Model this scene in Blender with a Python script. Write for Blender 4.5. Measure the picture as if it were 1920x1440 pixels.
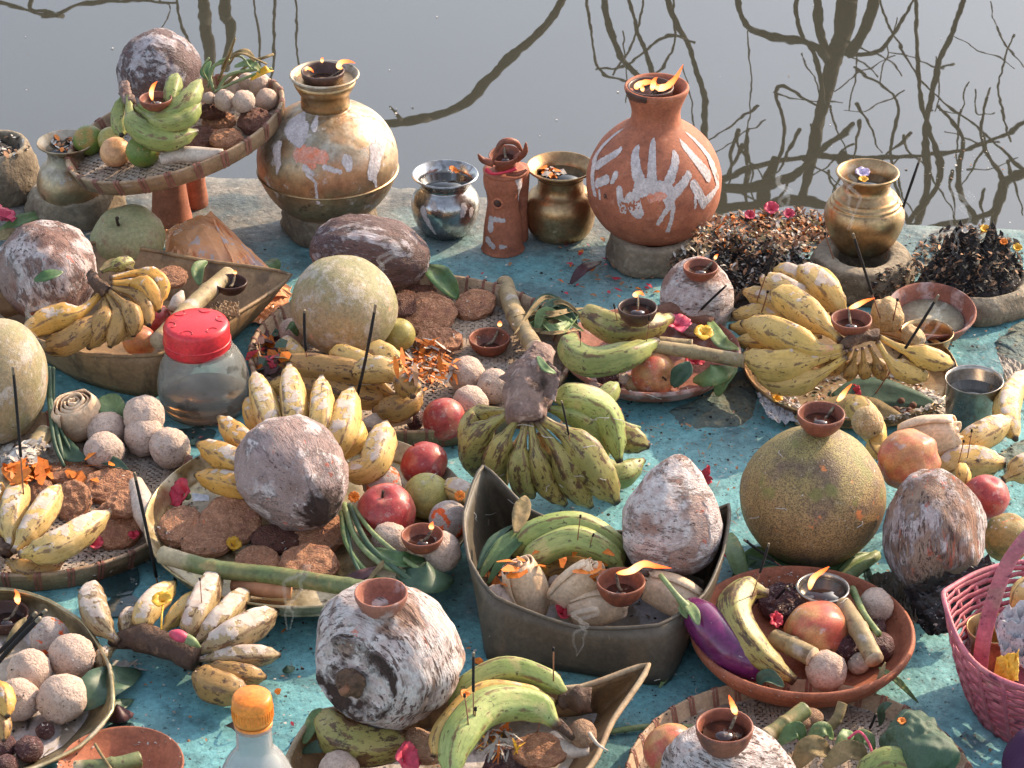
import bpy, bmesh, math, random
from mathutils import Vector, Matrix, noise
from mathutils.bvhtree import BVHTree
random.seed(7)
sc = bpy.context.scene
for o in list(bpy.data.objects): bpy.data.objects.remove(o)
COL = sc.collection
R = math.radians
# ---------------------------------------------------------------- camera
F = 5000.0                      # focal length in photo pixels (1920 wide)
CAM = Vector((0, 0, 2.0)); PITCH = R(30)
FW = Vector((0, math.cos(PITCH), -math.sin(PITCH)))
UP = Vector((0, math.sin(PITCH), math.cos(PITCH)))
RT = Vector((1, 0, 0))
cd = bpy.data.cameras.new('camera'); co = bpy.data.objects.new('camera', cd); COL.objects.link(co)
co.location = CAM; co.rotation_euler = (R(90) - PITCH, 0, 0)
cd.sensor_width = 36; cd.lens = F / 1920 * 36; cd.clip_end = 500
cd.dof.use_dof = True; cd.dof.focus_distance = 3.95; cd.dof.aperture_fstop = 40
sc.camera = co
# ---------------------------------------------------------------- light
SUN_AZ, SUN_EL = R(50), R(29)   # clockwise from the view direction
w = bpy.data.worlds.new('World'); sc.world = w; w.use_nodes = True
nt = w.node_tree; bg = nt.nodes['Background']
sky = nt.nodes.new('ShaderNodeTexSky'); sky.sky_type = 'NISHITA'; sky.sun_disc = False
sky.sun_elevation = SUN_EL; sky.sun_rotation = SUN_AZ
sky.air_density = 1.0; sky.dust_density = 2.2; sky.ozone_density = 1.0
hs = nt.nodes.new('ShaderNodeHueSaturation'); hs.inputs['Saturation'].default_value = 0.58
nt.links.new(sky.outputs[0], hs.inputs['Color']); nt.links.new(hs.outputs[0], bg.inputs[0])
bg.inputs[1].default_value = 0.15
sl = bpy.data.lights.new('sun', 'SUN'); so = bpy.data.objects.new('sun', sl); COL.objects.link(so)
sl.energy = 2.7; sl.angle = R(0.6); sl.color = (1.0, 0.76, 0.50)
sd = Vector((math.sin(SUN_AZ) * math.cos(SUN_EL), math.cos(SUN_AZ) * math.cos(SUN_EL), math.sin(SUN_EL)))
so.rotation_euler = sd.to_track_quat('Z', 'Y').to_euler(); so.location = sd * 20
sc.view_settings.view_transform = 'Standard'; sc.view_settings.look = 'None'
sc.view_settings.exposure = 1.28; sc.view_settings.gamma = 1; sc.view_settings.use_curve_mapping = False
# ---------------------------------------------------------------- pixel -> place helpers
def ray(px, py): return FW + RT * ((px - 960) / F) + UP * ((720 - py) / F)
def P(px, py, z=0.0):           # point of the photo's ray at height z (centimetres)
    d = ray(px, py); return CAM + d * ((z / 100 - 2.0) / d.z)
def S(p): return F / (p - CAM).dot(FW)      # photo pixels per metre there
BV = []
def hit(px, py, default=0.0):
    d = ray(px, py).normalized(); best = None
    for b in BV:
        h = b.ray_cast(CAM, d)
        if h[0] is not None and (best is None or h[3] < best[1]): best = (h[0], h[3])
    return best[0] if best else P(px, py, default)
WM = {}
def tag(o, label=None, cat=None, group=None, kind=None):
    if label: o['label'] = label
    if cat: o['category'] = cat
    if group: o['group'] = group
    if kind: o['kind'] = kind
    return o
def thing(name, label, cat, loc, group=None):
    o = bpy.data.objects.new(name, None); COL.objects.link(o); o.location = loc
    o.empty_display_size = .02
    WM[o.name] = Matrix.Translation(loc); return tag(o, label, cat, group)
def put(o, M, parent=None):
    COL.objects.link(o) if o.name not in COL.objects else None
    if parent: o.parent = parent; o.matrix_local = WM[parent.name].inverted() @ M
    else: o.matrix_local = M
    WM[o.name] = M.copy(); return o
def mesh(name, vs, fs, m, uv=None, smooth=True):
    me = bpy.data.meshes.new(name); me.from_pydata([tuple(v) for v in vs], [], fs)
    if smooth: me.polygons.foreach_set('use_smooth', [True] * len(me.polygons))
    if uv:
        l = me.uv_layers.new(name='UVMap')
        d = []
        for lp in me.loops: d += uv[lp.vertex_index]
        l.data.foreach_set('uv', d)
    for q in (m if isinstance(m, (list, tuple)) else [m]): me.materials.append(q)
    me.update(); return me
def mk(name, vs, fs, m, M=None, parent=None, uv=None, smooth=True, sup=False, thick=0):
    M = M or Matrix()
    o = bpy.data.objects.new(name, mesh(name, vs, fs, m, uv, smooth)); put(o, M, parent)
    if sup: BV.append(BVHTree.FromPolygons([M @ Vector(v) for v in vs], fs))
    if thick:
        s = o.modifiers.new('s', 'SOLIDIFY'); s.thickness = thick; s.offset = 0
    return o
def cr(pts, n):                 # Catmull-Rom resample of tuples of floats
    pts = [tuple(p) for p in pts]
    if len(pts) == 2: return [tuple(a + (b - a) * i / (n - 1) for a, b in zip(*pts)) for i in range(n)]
    q = [tuple(2 * a - b for a, b in zip(pts[0], pts[1]))] + pts + [tuple(2 * a - b for a, b in zip(pts[-1], pts[-2]))]
    out = []
    for i in range(n):
        t = i / (n - 1) * (len(pts) - 1); k = min(int(t), len(pts) - 2); t -= k
        a, b, c, d = q[k:k + 4]
        out.append(tuple(.5 * (2 * y + (z - x) * t + (2 * x - 5 * y + 4 * z - w_) * t * t + (3 * y - x - 3 * z + w_) * t ** 3)
                         for x, y, z, w_ in zip(a, b, c, d)))
    return out
def tube_geo(pts, rad, n=10, lobes=0, lobe=0.0, flat=1.0, flatdir=None):
    vs, fs, uv = [], [], []; m = len(pts)
    up = flatdir or Vector((0.13, -0.3, 1)); prev = None
    for i, p in enumerate(pts):
        t = (pts[min(i + 1, m - 1)] - pts[max(i - 1, 0)]).normalized()
        a = (prev if prev is not None else up); a = (a - t * a.dot(t)).normalized(); prev = a; b = t.cross(a)
        for k in range(n):
            th = 2 * math.pi * k / n; r = rad[i] * (1 + lobe * math.cos(lobes * th))
            vs.append(p + a * (r * flat * math.cos(th)) + b * (r * math.sin(th))); uv.append((k / n, i / (m - 1)))
    for i in range(m - 1):
        for k in range(n):
            k2 = (k + 1) % n; fs.append((i * n + k, i * n + k2, (i + 1) * n + k2, (i + 1) * n + k))
    fs.append(tuple(range(n - 1, -1, -1))); fs.append(tuple(range((m - 1) * n, m * n)))
    return vs, fs, uv
def tube(name, pts, rad, m, parent=None, n=10, res=None, sup=False, **k):
    """pts: (px, py, z cm); rad: photo pixels"""
    if not isinstance(rad, (list, tuple)): rad = [rad] * len(pts)
    q = cr([tuple(p) + (r,) for p, r in zip(pts, rad)], res or max(2, 5 * (len(pts) - 1) + 1))
    wp = [P(*p[:3]) for p in q]; wr = [max(.00015, p[3] / S(x)) for p, x in zip(q, wp)]
    o0 = wp[0].copy(); vs, fs, uv = tube_geo([x - o0 for x in wp], wr, n, **k)
    return mk(name, vs, fs, m, Matrix.Translation(o0), parent, uv, sup=sup)
def lathe_geo(prof, n=48, wob=0.0, seed=0):
    vs, fs, uv = [], [], []; m = len(prof)
    for i, (r, h) in enumerate(prof):
        for k in range(n):
            th = 2 * math.pi * k / n
            q = 1 + (wob * (noise.noise(Vector((math.cos(th) * 1.3 + seed, math.sin(th) * 1.3, h * 18))) + .35 * noise.noise(Vector((math.cos(th) * 5 + seed, math.sin(th) * 5, h * 90)))) if wob else 0)
            vs.append(Vector((r * q * math.cos(th), r * q * math.sin(th), h))); uv.append((k / n, i / (m - 1)))
    for i in range(m - 1):
        for k in range(n):
            k2 = (k + 1) % n; fs.append((i * n + k, i * n + k2, (i + 1) * n + k2, (i + 1) * n + k))
    if prof[0][0] > 1e-5: fs.append(tuple(range(n - 1, -1, -1)))
    if prof[-1][0] > 1e-5: fs.append(tuple(range((m - 1) * n, m * n)))
    return vs, fs, uv
def upx(p):                     # metres of height per photo pixel at p
    d = (p - CAM).normalized(); return 1 / (S(p) * math.sqrt(1 - d.z * d.z))
def lathe(name, x, y, z0, prof, m, parent=None, n=48, res=0, sup=False, rot=None, wob=0, seed=0):
    """axis meets height z0 (cm) at pixel x, y; prof: (radius px, height px)"""
    p = P(x, y, z0); s = 1 / S(p); u = upx(p)
    q = cr(prof, res) if res else prof
    vs, fs, uv = lathe_geo([(max(r, 0) * s, h * u) for r, h in q], n, wob, seed)
    return mk(name, vs, fs, m, Matrix.Translation(p) @ (rot or Matrix()), parent, uv, sup=sup)
def frame(al, ta, spin=0):      # local Z -> direction at image angle al (deg, ccw from right), ta deg toward the camera
    a, t = R(al), R(ta)
    z = (RT * math.cos(a) + UP * math.sin(a)) * math.cos(t) - FW * math.sin(t)
    x = FW.cross(z); x = x.normalized() if x.length > .05 else RT.copy()
    y = z.cross(x).normalized(); x = y.cross(z)
    return Matrix((x, y, z)).transposed().to_4x4() @ Matrix.Rotation(R(spin), 4, 'Z')
def ball_geo(f, nu=40, nv=24):
    vs, fs = [Vector((0, 0, f(Vector((0, 0, -1)))[2]))], []
    vs[0] = f(Vector((0, 0, -1)))
    for j in range(1, nv):
        t = math.pi * j / nv
        for i in range(nu):
            p = 2 * math.pi * i / nu; vs.append(f(Vector((math.sin(t) * math.cos(p), math.sin(t) * math.sin(p), -math.cos(t)))))
    vs.append(f(Vector((0, 0, 1)))); L = len(vs) - 1
    for i in range(nu): i2 = (i + 1) % nu; fs.append((0, 1 + i2, 1 + i)); fs.append((L, L - nu + i, L - nu + i2))
    for j in range(nv - 2):
        for i in range(nu):
            i2 = (i + 1) % nu; a = 1 + j * nu; fs.append((a + i, a + i2, a + nu + i2, a + nu + i))
    return vs, fs
def blob(name, x, y, a, c, m, al=90, ta=30, z0=None, f=None, b=None, parent=None, spin=0, nu=40, nv=24, sup=True, share=None, sink=.0):
    """centre pixel, radii in px: a (b) across, c along the axis; rests on what is below it"""
    b = b or a; Mr = frame(al, ta, spin)
    p = P(x, y, 5); s = 1 / S(p)
    hz = math.sqrt((a * s * Mr[2][0]) ** 2 + (b * s * Mr[2][1]) ** 2 + (c * s * Mr[2][2]) ** 2)
    if z0 is None:
        z0 = hit(x, y + hz / upx(p) * .97).z * 100
    p = P(x, y, z0 + hz * 100 * (1 - sink)); s = 1 / S(p)
    M = Matrix.Translation(p) @ Mr @ Matrix.Diagonal((a * s, b * s, c * s, 1))
    if share: me = share; o = bpy.data.objects.new(name, me); put(o, M, parent); vs = [v.co for v in me.vertices]; fs = [tuple(q.vertices) for q in me.polygons]
    else:
        vs, fs = ball_geo(f or (lambda d: d), nu, nv); o = mk(name, vs, fs, m, M, parent)
    if sup: BV.append(BVHTree.FromPolygons([M @ Vector(v) for v in vs], fs))
    o['zt'] = 0; del o['zt']
    return o
# ---------------------------------------------------------------- materials
MATS = {}
def mat(name, c1, c2=None, sc_=30, layers=(), bump=.25, bsc=120, rough=.7, metal=0, stretch=(1, 1, 1), detail=5,
        sss=0, coat=0, spec=.5, bdist=.002, trans=0, ior=1.45, gen=False, rvar=0.0, uvc=False, grain=.30):
    m = bpy.data.materials.new(name); m.use_nodes = True; t = m.node_tree; N = t.nodes; L = t.links
    b = N['Principled BSDF']; b.inputs['Metallic'].default_value = metal
    b.inputs['Roughness'].default_value = rough; b.inputs['Specular IOR Level'].default_value = spec
    if sss: b.inputs['Subsurface Weight'].default_value = sss; b.inputs['Subsurface Scale'].default_value = .006; b.inputs['Subsurface Radius'].default_value = (1, .5, .3)
    if coat: b.inputs['Coat Weight'].default_value = coat; b.inputs['Coat Roughness'].default_value = .12
    if trans: b.inputs['Transmission Weight'].default_value = trans
    b.inputs['IOR'].default_value = ior
    tc = N.new('ShaderNodeTexCoord'); oi = N.new('ShaderNodeObjectInfo'); geo = N.new('ShaderNodeNewGeometry')
    vm = N.new('ShaderNodeVectorMath'); vm.operation = 'MULTIPLY_ADD'
    mul = N.new('ShaderNodeVectorMath'); mul.operation = 'SCALE'; mul.inputs[0].default_value = (31, 17, 23)
    L.new(oi.outputs['Random'], mul.inputs['Scale'])
    # scale-aware coordinate: object space times the object's own scale is not available, so use world position for
    # real-size grain and generated space for marks that belong to a place on the thing
    src = tc.outputs['UV'] if uvc else (tc.outputs['Generated'] if gen else tc.outputs['Object'])
    L.new(src, vm.inputs[0]); vm.inputs[1].default_value = (1, 1, 1); L.new(mul.outputs[0], vm.inputs[2])
    def nz(scale, det, st, kind='noise', co=None, rg=.55):
        mp = N.new('ShaderNodeMapping'); L.new(co or vm.outputs[0], mp.inputs[0]); mp.inputs['Scale'].default_value = st
        if kind == 'voronoi':
            v = N.new('ShaderNodeTexVoronoi'); v.inputs['Scale'].default_value = scale; L.new(mp.outputs[0], v.inputs['Vector'])
            return v.outputs['Distance']
        n = N.new('ShaderNodeTexNoise'); n.inputs['Scale'].default_value = scale; n.inputs['Detail'].default_value = det
        n.inputs['Roughness'].default_value = rg
        L.new(mp.outputs[0], n.inputs['Vector']); return n.outputs['Fac']
    def uvo():
        x = N.new('ShaderNodeVectorMath'); x.operation = 'ADD'; L.new(tc.outputs['UV'], x.inputs[0]); L.new(mul.outputs[0], x.inputs[1]); return x.outputs[0]
    def ramp(fac, lo, hi):
        r = N.new('ShaderNodeMapRange'); r.inputs['From Min'].default_value = lo; r.inputs['From Max'].default_value = hi
        r.clamp = True; L.new(fac, r.inputs['Value']); return r.outputs[0]
    def mix(f, a, bb):
        x = N.new('ShaderNodeMix'); x.data_type = 'RGBA'; L.new(f, x.inputs[0])
        for v, i in ((a, 6), (bb, 7)):
            if isinstance(v, tuple): x.inputs[i].default_value = v + (1,)
            else: L.new(v, x.inputs[i])
        return x.outputs[2]
    def math_(op, a, bb):
        x = N.new('ShaderNodeMath'); x.operation = op
        for v, i in ((a, 0), (bb, 1)):
            if isinstance(v, (int, float)): x.inputs[i].default_value = v
            else: L.new(v, x.inputs[i])
        return x.outputs[0]
    col = mix(ramp(nz(sc_, detail, stretch), .35, .65), c1, c2 or c1)
    h = nz(bsc, 6, stretch); rr = None
    for ly in layers:
        k = ly.get('k', 'noise'); st = ly.get('st', stretch)
        if k == 'ridge':         # bruised lines along the five edges of a banana
            sx = N.new('ShaderNodeSeparateXYZ'); L.new(tc.outputs['UV'], sx.inputs[0]); f = math_('FRACT', math_('ADD', math_('MULTIPLY', sx.outputs['X'], 5.0), .5), 0)
            f = math_('ABSOLUTE', math_('SUBTRACT', f, .5), 0); f = math_('ADD', f, math_('MULTIPLY', math_('SUBTRACT', nz(ly.get('s', 60), 4, (1, 1, 1)), .5), ly.get('j', .35)))
            msk = ramp(f, ly['lo'], ly['hi'])
        elif k == 'v':             # along the UV length
            sx = N.new('ShaderNodeSeparateXYZ'); L.new(tc.outputs['UV'], sx.inputs[0]); f = sx.outputs['Y']
            f = math_('ADD', f, math_('MULTIPLY', math_('SUBTRACT', nz(ly.get('s', 60), 3, st), .5), ly.get('j', .15)))
            msk = ramp(f, ly['lo'], ly['hi'])
        elif k in ('ox', 'oy', 'oz'):
            sx = N.new('ShaderNodeSeparateXYZ'); L.new(tc.outputs['Object'], sx.inputs[0]); f = sx.outputs['xyz'.index(k[1])]
            f = math_('ADD', f, math_('MULTIPLY', math_('SUBTRACT', nz(ly.get('s', 8), 5, st), .5), ly.get('j', .3)))
            msk = ramp(f, ly['lo'], ly['hi'])
        elif k in 'xyz':
            sx = N.new('ShaderNodeSeparateXYZ'); L.new(tc.outputs['Generated'], sx.inputs[0]); f = sx.outputs['xyz'.index(k)]
            f = math_('ADD', f, math_('MULTIPLY', math_('SUBTRACT', nz(ly.get('s', 40), 4, st), .5), ly.get('j', .3)))
            msk = ramp(f, ly['lo'], ly['hi'])
        elif k == 'up':          # settled on surfaces that face up
            sx = N.new('ShaderNodeSeparateXYZ'); L.new(geo.outputs['Normal'], sx.inputs[0])
            f = math_('ADD', sx.outputs['Z'], math_('MULTIPLY', math_('SUBTRACT', nz(ly.get('s', 40), 5, st), .5), ly.get('j', 1.)))
            msk = ramp(f, ly['lo'], ly['hi'])
        else:
            msk = ramp(nz(ly['s'], ly.get('d', 4), st, k, rg=ly.get('rg', .55), co=(uvo() if ly.get('uv') else None)), ly['lo'], ly['hi'])
        if 'm' in ly: msk = math_('MULTIPLY', msk, ramp(nz(ly['m'][0], 3, (1, 1, 1)), ly['m'][1], ly['m'][2]))
        if 'a' in ly: msk = math_('MULTIPLY', msk, ly['a'])
        c = ly['c']
        if 'c2' in ly: c = mix(ramp(nz(ly.get('s2', 90), 3, (1, 1, 1)), .4, .6), ly['c'], ly['c2'])
        col = mix(msk, col, c)
        if ly.get('h'): h = math_('ADD', h, math_('MULTIPLY', msk, ly['h']))
        if 'r' in ly:
            rr = math_('ADD', math_('MULTIPLY', rr if rr is not None else rough, math_('SUBTRACT', 1, msk)), math_('MULTIPLY', msk, ly['r']))
        if 'met' in ly:
            L.new(math_('MULTIPLY', math_('SUBTRACT', 1, msk), metal), b.inputs['Metallic'])
    if rvar:
        rr = math_('ADD', rr if rr is not None else rough, math_('MULTIPLY', math_('SUBTRACT', nz(bsc * .3, 4, (1, 1, 1)), .5), rvar))
    if rr is not None: L.new(rr, b.inputs['Roughness'])
    if grain:                    # fine grime and grain in the surface colour itself
        g_ = N.new('ShaderNodeMapRange'); L.new(nz(bsc * 1.7, 5, (1, 1, 1), rg=.75), g_.inputs[0]); g_.inputs[1].default_value = .30; g_.inputs[2].default_value = .70; g_.inputs[3].default_value = 1 - grain; g_.inputs[4].default_value = 1 + grain * .75
        g2 = N.new('ShaderNodeMapRange'); L.new(nz(bsc * .28, 5, (1, 1, 1), rg=.7), g2.inputs[0]); g2.inputs[1].default_value = .32; g2.inputs[2].default_value = .62; g2.inputs[3].default_value = 1 - grain * .9; g2.inputs[4].default_value = 1 + grain * .35
        sc2 = N.new('ShaderNodeVectorMath'); sc2.operation = 'SCALE'; L.new(col, sc2.inputs[0]); L.new(math_('MULTIPLY', g_.outputs[0], g2.outputs[0]), sc2.inputs['Scale']); col = sc2.outputs[0]
    L.new(col, b.inputs['Base Color'])
    if bump:
        bp = N.new('ShaderNodeBump'); bp.inputs['Strength'].default_value = bump; bp.inputs['Distance'].default_value = bdist
        L.new(h, bp.inputs['Height']); L.new(bp.outputs[0], b.inputs['Normal'])
    MATS[name] = m; return m
RICE = (.66, .61, .60); SIND = (.75, .12, .03); SOOT = (.02, .016, .014)
def paste(s, lo, hi, c=RICE, **k): return dict(s=s, lo=lo, hi=hi, c=c, h=.8, r=.85, **k)
# ---------------------------------------------------------------- the palette
m_paint = mat('painted_concrete', (.175, .41, .44), (.115, .325, .365), 5, [
    dict(s=2.2, lo=.50, hi=.62, c=(.20, .34, .34), a=.7),
    dict(s=9, lo=.52, hi=.62, c=(.15, .37, .39), a=.7), dict(s=24, lo=.56, hi=.66, c=(.05, .13, .15), a=.55),
    dict(s=4.1, lo=.58, hi=.66, c=(.17, .21, .20), h=.5, a=.5), dict(k='oy', s=7, j=.55, lo=3.78, hi=4.02, c=(.14, .145, .14), c2=(.25, .235, .21), s2=22, h=1.2),
    dict(s=150, lo=.63, hi=.68, c=(.03, .05, .055), a=.8), dict(s=330, lo=.64, hi=.68, c=(.025, .03, .03), a=.8), dict(s=5.3, lo=.57, hi=.62, c=(.05, .09, .10), a=.5, r=.35),
    dict(s=70, lo=.66, hi=.70, c=(.45, .45, .42), a=.6)],
    bump=.55, bsc=70, rough=.62, bdist=.006, detail=9, rvar=.5)
m_crust = mat('cement_crust', (.19, .20, .15), (.11, .14, .13), 18, [dict(s=60, lo=.55, hi=.65, c=(.28, .26, .18)), dict(s=11, lo=.5, hi=.6, c=(.09, .19, .2), a=.6)], bump=1, bsc=45, rough=.8, bdist=.012)
m_terra = mat('terracotta', (.43, .145, .075), (.34, .11, .06), 22, [dict(s=45, lo=.60, hi=.70, c=(.50, .22, .14), a=.5), dict(s=9, lo=.60, hi=.72, c=(.16, .06, .04), a=.5)], bump=.25, bsc=140, rough=.72, stretch=(1, 1, 2))
m_terrad = mat('dusty_terracotta', (.34, .13, .085), (.27, .10, .07), 30, [dict(s=28, lo=.53, hi=.62, c=(.52, .38, .36), a=.75, h=.3), dict(s=16, lo=.62, hi=.7, c=(.10, .045, .035), a=.6)], bump=.3, bsc=160, rough=.75)
m_diya = mat('lamp_clay', (.27, .085, .045), (.20, .06, .035), 60, [dict(s=40, lo=.58, hi=.68, c=(.10, .04, .03), a=.7), dict(s=75, lo=.66, hi=.72, c=(.5, .36, .32), a=.5)], bump=.25, bsc=200, rough=.55, rvar=.5)
m_diyak = mat('sooty_clay', (.085, .04, .03), (.05, .025, .02), 60, [dict(s=60, lo=.6, hi=.7, c=(.2, .09, .06), a=.5)], bump=.3, bsc=200, rough=.45)
m_oil = mat('lamp_oil', (.05, .018, .012), (.03, .012, .01), 30, [dict(s=60, lo=.60, hi=.66, c=(.4, .36, .33), a=.5)], bump=.1, bsc=40, rough=.06, coat=.8)
m_wick = mat('cotton_wick', (.30, .24, .16), (.06, .04, .03), 200, bump=.5, rough=.9)
m_brass = mat('aged_brass', (.52, .36, .19), (.38, .24, .12), 14, [dict(s=22, lo=.50, hi=.66, c=(.36, .20, .10), r=.5, a=.7), dict(s=45, lo=.62, hi=.70, c=(.20, .14, .09), r=.7, a=.7), dict(s=30, d=9, lo=.60, hi=.64, c=(.42, .36, .28), r=.8, met=1, a=.8, rg=.8)], bump=.2, bsc=90, rough=.36, metal=.88, rvar=.3)
m_brassp = mat('paste_smeared_brass', (.44, .31, .18), (.34, .21, .12), 12, [dict(s=9, lo=.50, hi=.60, c=(.60, .27, .14), a=.5), dict(k='z', s=16, j=.55, lo=.44, hi=.60, c=(.50, .45, .37), c2=(.36, .31, .23), s2=40, r=.6, met=1, h=.5, m=(22, .40, .50), a=.85), dict(s=26, d=9, lo=.57, hi=.61, c=(.52, .47, .44), r=.85, met=1, h=.7, rg=.8, a=.9), dict(s=34, lo=.62, hi=.68, c=(.14, .09, .06), r=.7, a=.7)], bump=.25, bsc=60, rough=.44, metal=.8, rvar=.3)
m_steel = mat('polished_steel', (.52, .51, .51), (.42, .41, .40), 20, [dict(s=45, d=7, lo=.54, hi=.60, c=(.17, .16, .15), r=.45, a=.6), dict(s=30, lo=.6, hi=.7, c=(.30, .27, .24), r=.4, a=.5)], bump=.08, bsc=60, rough=.2, metal=.95, rvar=.3)
m_steeld = mat('dull_steel', (.48, .44, .40), (.36, .32, .28), 20, [dict(s=30, lo=.56, hi=.7, c=(.24, .19, .14), r=.5, a=.7)], bump=.08, bsc=90, rough=.30, metal=.9, rvar=.3)
m_brassd = mat('dull_brass_sheet', (.46, .38, .22), (.36, .28, .15), 12, [dict(s=14, lo=.48, hi=.6, c=(.55, .48, .36), r=.6, met=1, a=.75), dict(s=60, lo=.62, hi=.7, c=(.15, .11, .07), r=.7)], bump=.15, bsc=70, rough=.38, metal=.8, rvar=.3)
m_water = mat('pot_water', (.012, .014, .015), None, 5, [dict(s=150, lo=.70, hi=.73, c=(.35, .32, .26))], bump=.03, bsc=30, rough=.03, spec=.8)
m_mud = mat('dried_mud', (.23, .175, .12), (.15, .115, .08), 25, [dict(s=60, lo=.55, hi=.68, c=(.30, .25, .18), a=.7), dict(k='up', s=50, j=1.2, lo=.55, hi=.9, c=(.36, .30, .22), a=.7)], bump=.8, bsc=70, rough=.95, bdist=.006, detail=8)
m_ash = mat('black_ash', (.022, .018, .018), (.05, .042, .040), 60, [dict(s=90, lo=.60, hi=.68, c=(.18, .15, .14), a=.7), dict(s=30, lo=.60, hi=.7, c=(.10, .07, .05), a=.8)], bump=1, bsc=110, rough=.95, bdist=.01)
m_paste = mat('rice_paste', (.62, .55, .54), (.50, .43, .42), 90, [dict(s=150, lo=.66, hi=.72, c=(.35, .16, .10), a=.6)], bump=.5, bsc=170, rough=.8)
m_pasteo = mat('red_powder_paste', (.70, .22, .12), (.62, .35, .28), 90, bump=.5, bsc=170, rough=.85)
# --- fruit: blobs live in unit space
def coco_mat(n, base, base2, powder, white=.5, fis=.6, dark=.6, eye=None, rough=.85, redd=.67, streak=(2.2, 2.2, .55), wc=(.62, .54, .53), cov=.46):
    ly = [dict(s=1.5, d=6, lo=.42, hi=.62, c=powder, st=(1, 1, .8), a=.55),
          dict(s=1.7, d=5, lo=dark, hi=dark + .10, c=(.055, .030, .028), a=.8),
          dict(s=2.3, d=10, lo=white, hi=white + .05, c=wc, c2=(wc[0] * .80, wc[1] * .70, wc[2] * .68), s2=7, st=(streak[0] * .5, streak[1] * .5, streak[2] * .9), m=(1.15, cov, cov + .07), h=1.0, r=.92, rg=.76),
          dict(s=13, d=6, lo=.60, hi=.64, c=wc, st=streak, m=(1.6, .38, .50), h=.5, a=.7),
          dict(s=8, d=7, lo=fis, hi=fis + .03, c=(.10, .052, .042), st=streak, h=-1.2, m=(1.5, .44, .52), a=.9, rg=.68),
          dict(s=2.6, lo=redd, hi=redd + .025, c=(.62, .15, .08), a=.7)]
    if eye: ly.append(dict(k='z', s=4, j=.22, lo=eye[0], hi=eye[1], c=(.055, .030, .024), h=-.8))
    return mat(n, base, base2, 2.6, ly, bump=.8, bsc=15, rough=rough, stretch=streak, bdist=.006, detail=7, grain=.16)
m_coco = coco_mat('coconut_husk', (.19, .095, .080), (.31, .18, .145), (.40, .28, .245), .43, .56, .60)
m_cocow = coco_mat('whitened_coconut', (.36, .215, .17), (.27, .14, .11), (.54, .41, .37), .40, .60, .68, redd=.70, cov=.42, wc=(.66, .59, .57), streak=(.9, .9, 2.0))
m_cocof = coco_mat('white_streaked_coconut', (.28, .16, .12), (.36, .22, .16), (.58, .47, .43), .40, .545, .62, cov=.37, wc=(.66, .585, .565), streak=(.7, .7, 2.9), eye=(.03, .01))
m_cocod = coco_mat('dark_wet_coconut', (.085, .048, .048), (.16, .088, .075), (.17, .095, .095), .455, .60, .58, rough=.6, wc=(.52, .47, .49), redd=.72)
m_cocor = coco_mat('pale_fibre_coconut', (.36, .205, .14), (.24, .125, .09), (.48, .35, .26), .46, .55, .64, streak=(2.6, 2.6, .35), redd=.635)
m_melon = mat('green_melon_skin', (.34, .285, .16), (.27, .26, .115), 1.6, [
    dict(s=2.2, lo=.52, hi=.62, c=(.42, .34, .22)), dict(s=60, lo=.56, hi=.60, c=(.17, .14, .08), a=.5), dict(k='y', s=3, j=.5, lo=.40, hi=.05, c=(.40, .26, .13), a=.8), dict(s=16, d=6, lo=.52, hi=.60, c=(.22, .19, .11), a=.5),
    dict(s=2.4, d=8, lo=.51, hi=.60, c=(.53, .46, .40), a=.7, h=.5, rg=.8), dict(s=3.2, lo=.66, hi=.70, c=(.66, .25, .14), a=.6)], bump=.35, bsc=50, rough=.62, bdist=.003)
m_pomelo = mat('speckled_pomelo_skin', (.47, .29, .12), (.38, .225, .095), 2, [
    dict(k='z', s=2.4, j=.5, lo=.55, hi=.85, c=(.30, .25, .085), a=.8), dict(s=1.5, d=7, lo=.50, hi=.62, c=(.17, .105, .08), a=.8), dict(s=9, d=8, lo=.57, hi=.63, c=(.22, .14, .08), a=.7, rg=.75), dict(s=7, d=6, lo=.62, hi=.66, c=(.50, .40, .24), a=.5),
    dict(s=48, lo=.50, hi=.56, c=(.10, .06, .03), a=.75), dict(s=1.9, lo=.60, hi=.66, c=(.21, .20, .05), a=.7), dict(s=3.1, lo=.66, hi=.70, c=(.68, .22, .07)), dict(s=22, lo=.70, hi=.73, c=(.6, .6, .6))], bump=.45, bsc=45, rough=.6, bdist=.003)
m_pump = mat('green_squash_skin', (.30, .30, .14), (.36, .30, .15), 2, [dict(s=50, lo=.6, hi=.66, c=(.45, .42, .28), a=.6), dict(s=2, lo=.56, hi=.66, c=(.28, .19, .10)), dict(s=12, lo=.68, hi=.72, c=(.6, .55, .48))], bump=.35, bsc=40, rough=.55, bdist=.003)
m_lad = mat('dusted_sweet_ball', (.62, .47, .385), (.53, .395, .32), 3, [dict(s=6, lo=.55, hi=.65, c=(.32, .22, .17), a=.4), dict(s=13, lo=.60, hi=.66, c=(.28, .175, .125), a=.8), dict(s=26, lo=.63, hi=.68, c=(.24, .15, .11), a=.7), dict(s=2.2, lo=.60, hi=.72, c=(.60, .52, .47), a=.6), dict(s=5, d=8, lo=.62, hi=.66, c=(.36, .25, .20), h=-1.2, a=.5)], bump=.7, bsc=9, rough=.88, bdist=.004, grain=.09)
m_lado = mat('vermilion_dabbed_sweet', (.50, .42, .38), (.40, .32, .28), 3, [dict(s=16, lo=.60, hi=.66, c=(.24, .15, .11), a=.8), dict(s=1.6, lo=.56, hi=.60, c=SIND)], bump=.5, bsc=14, rough=.88, bdist=.003)
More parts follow.
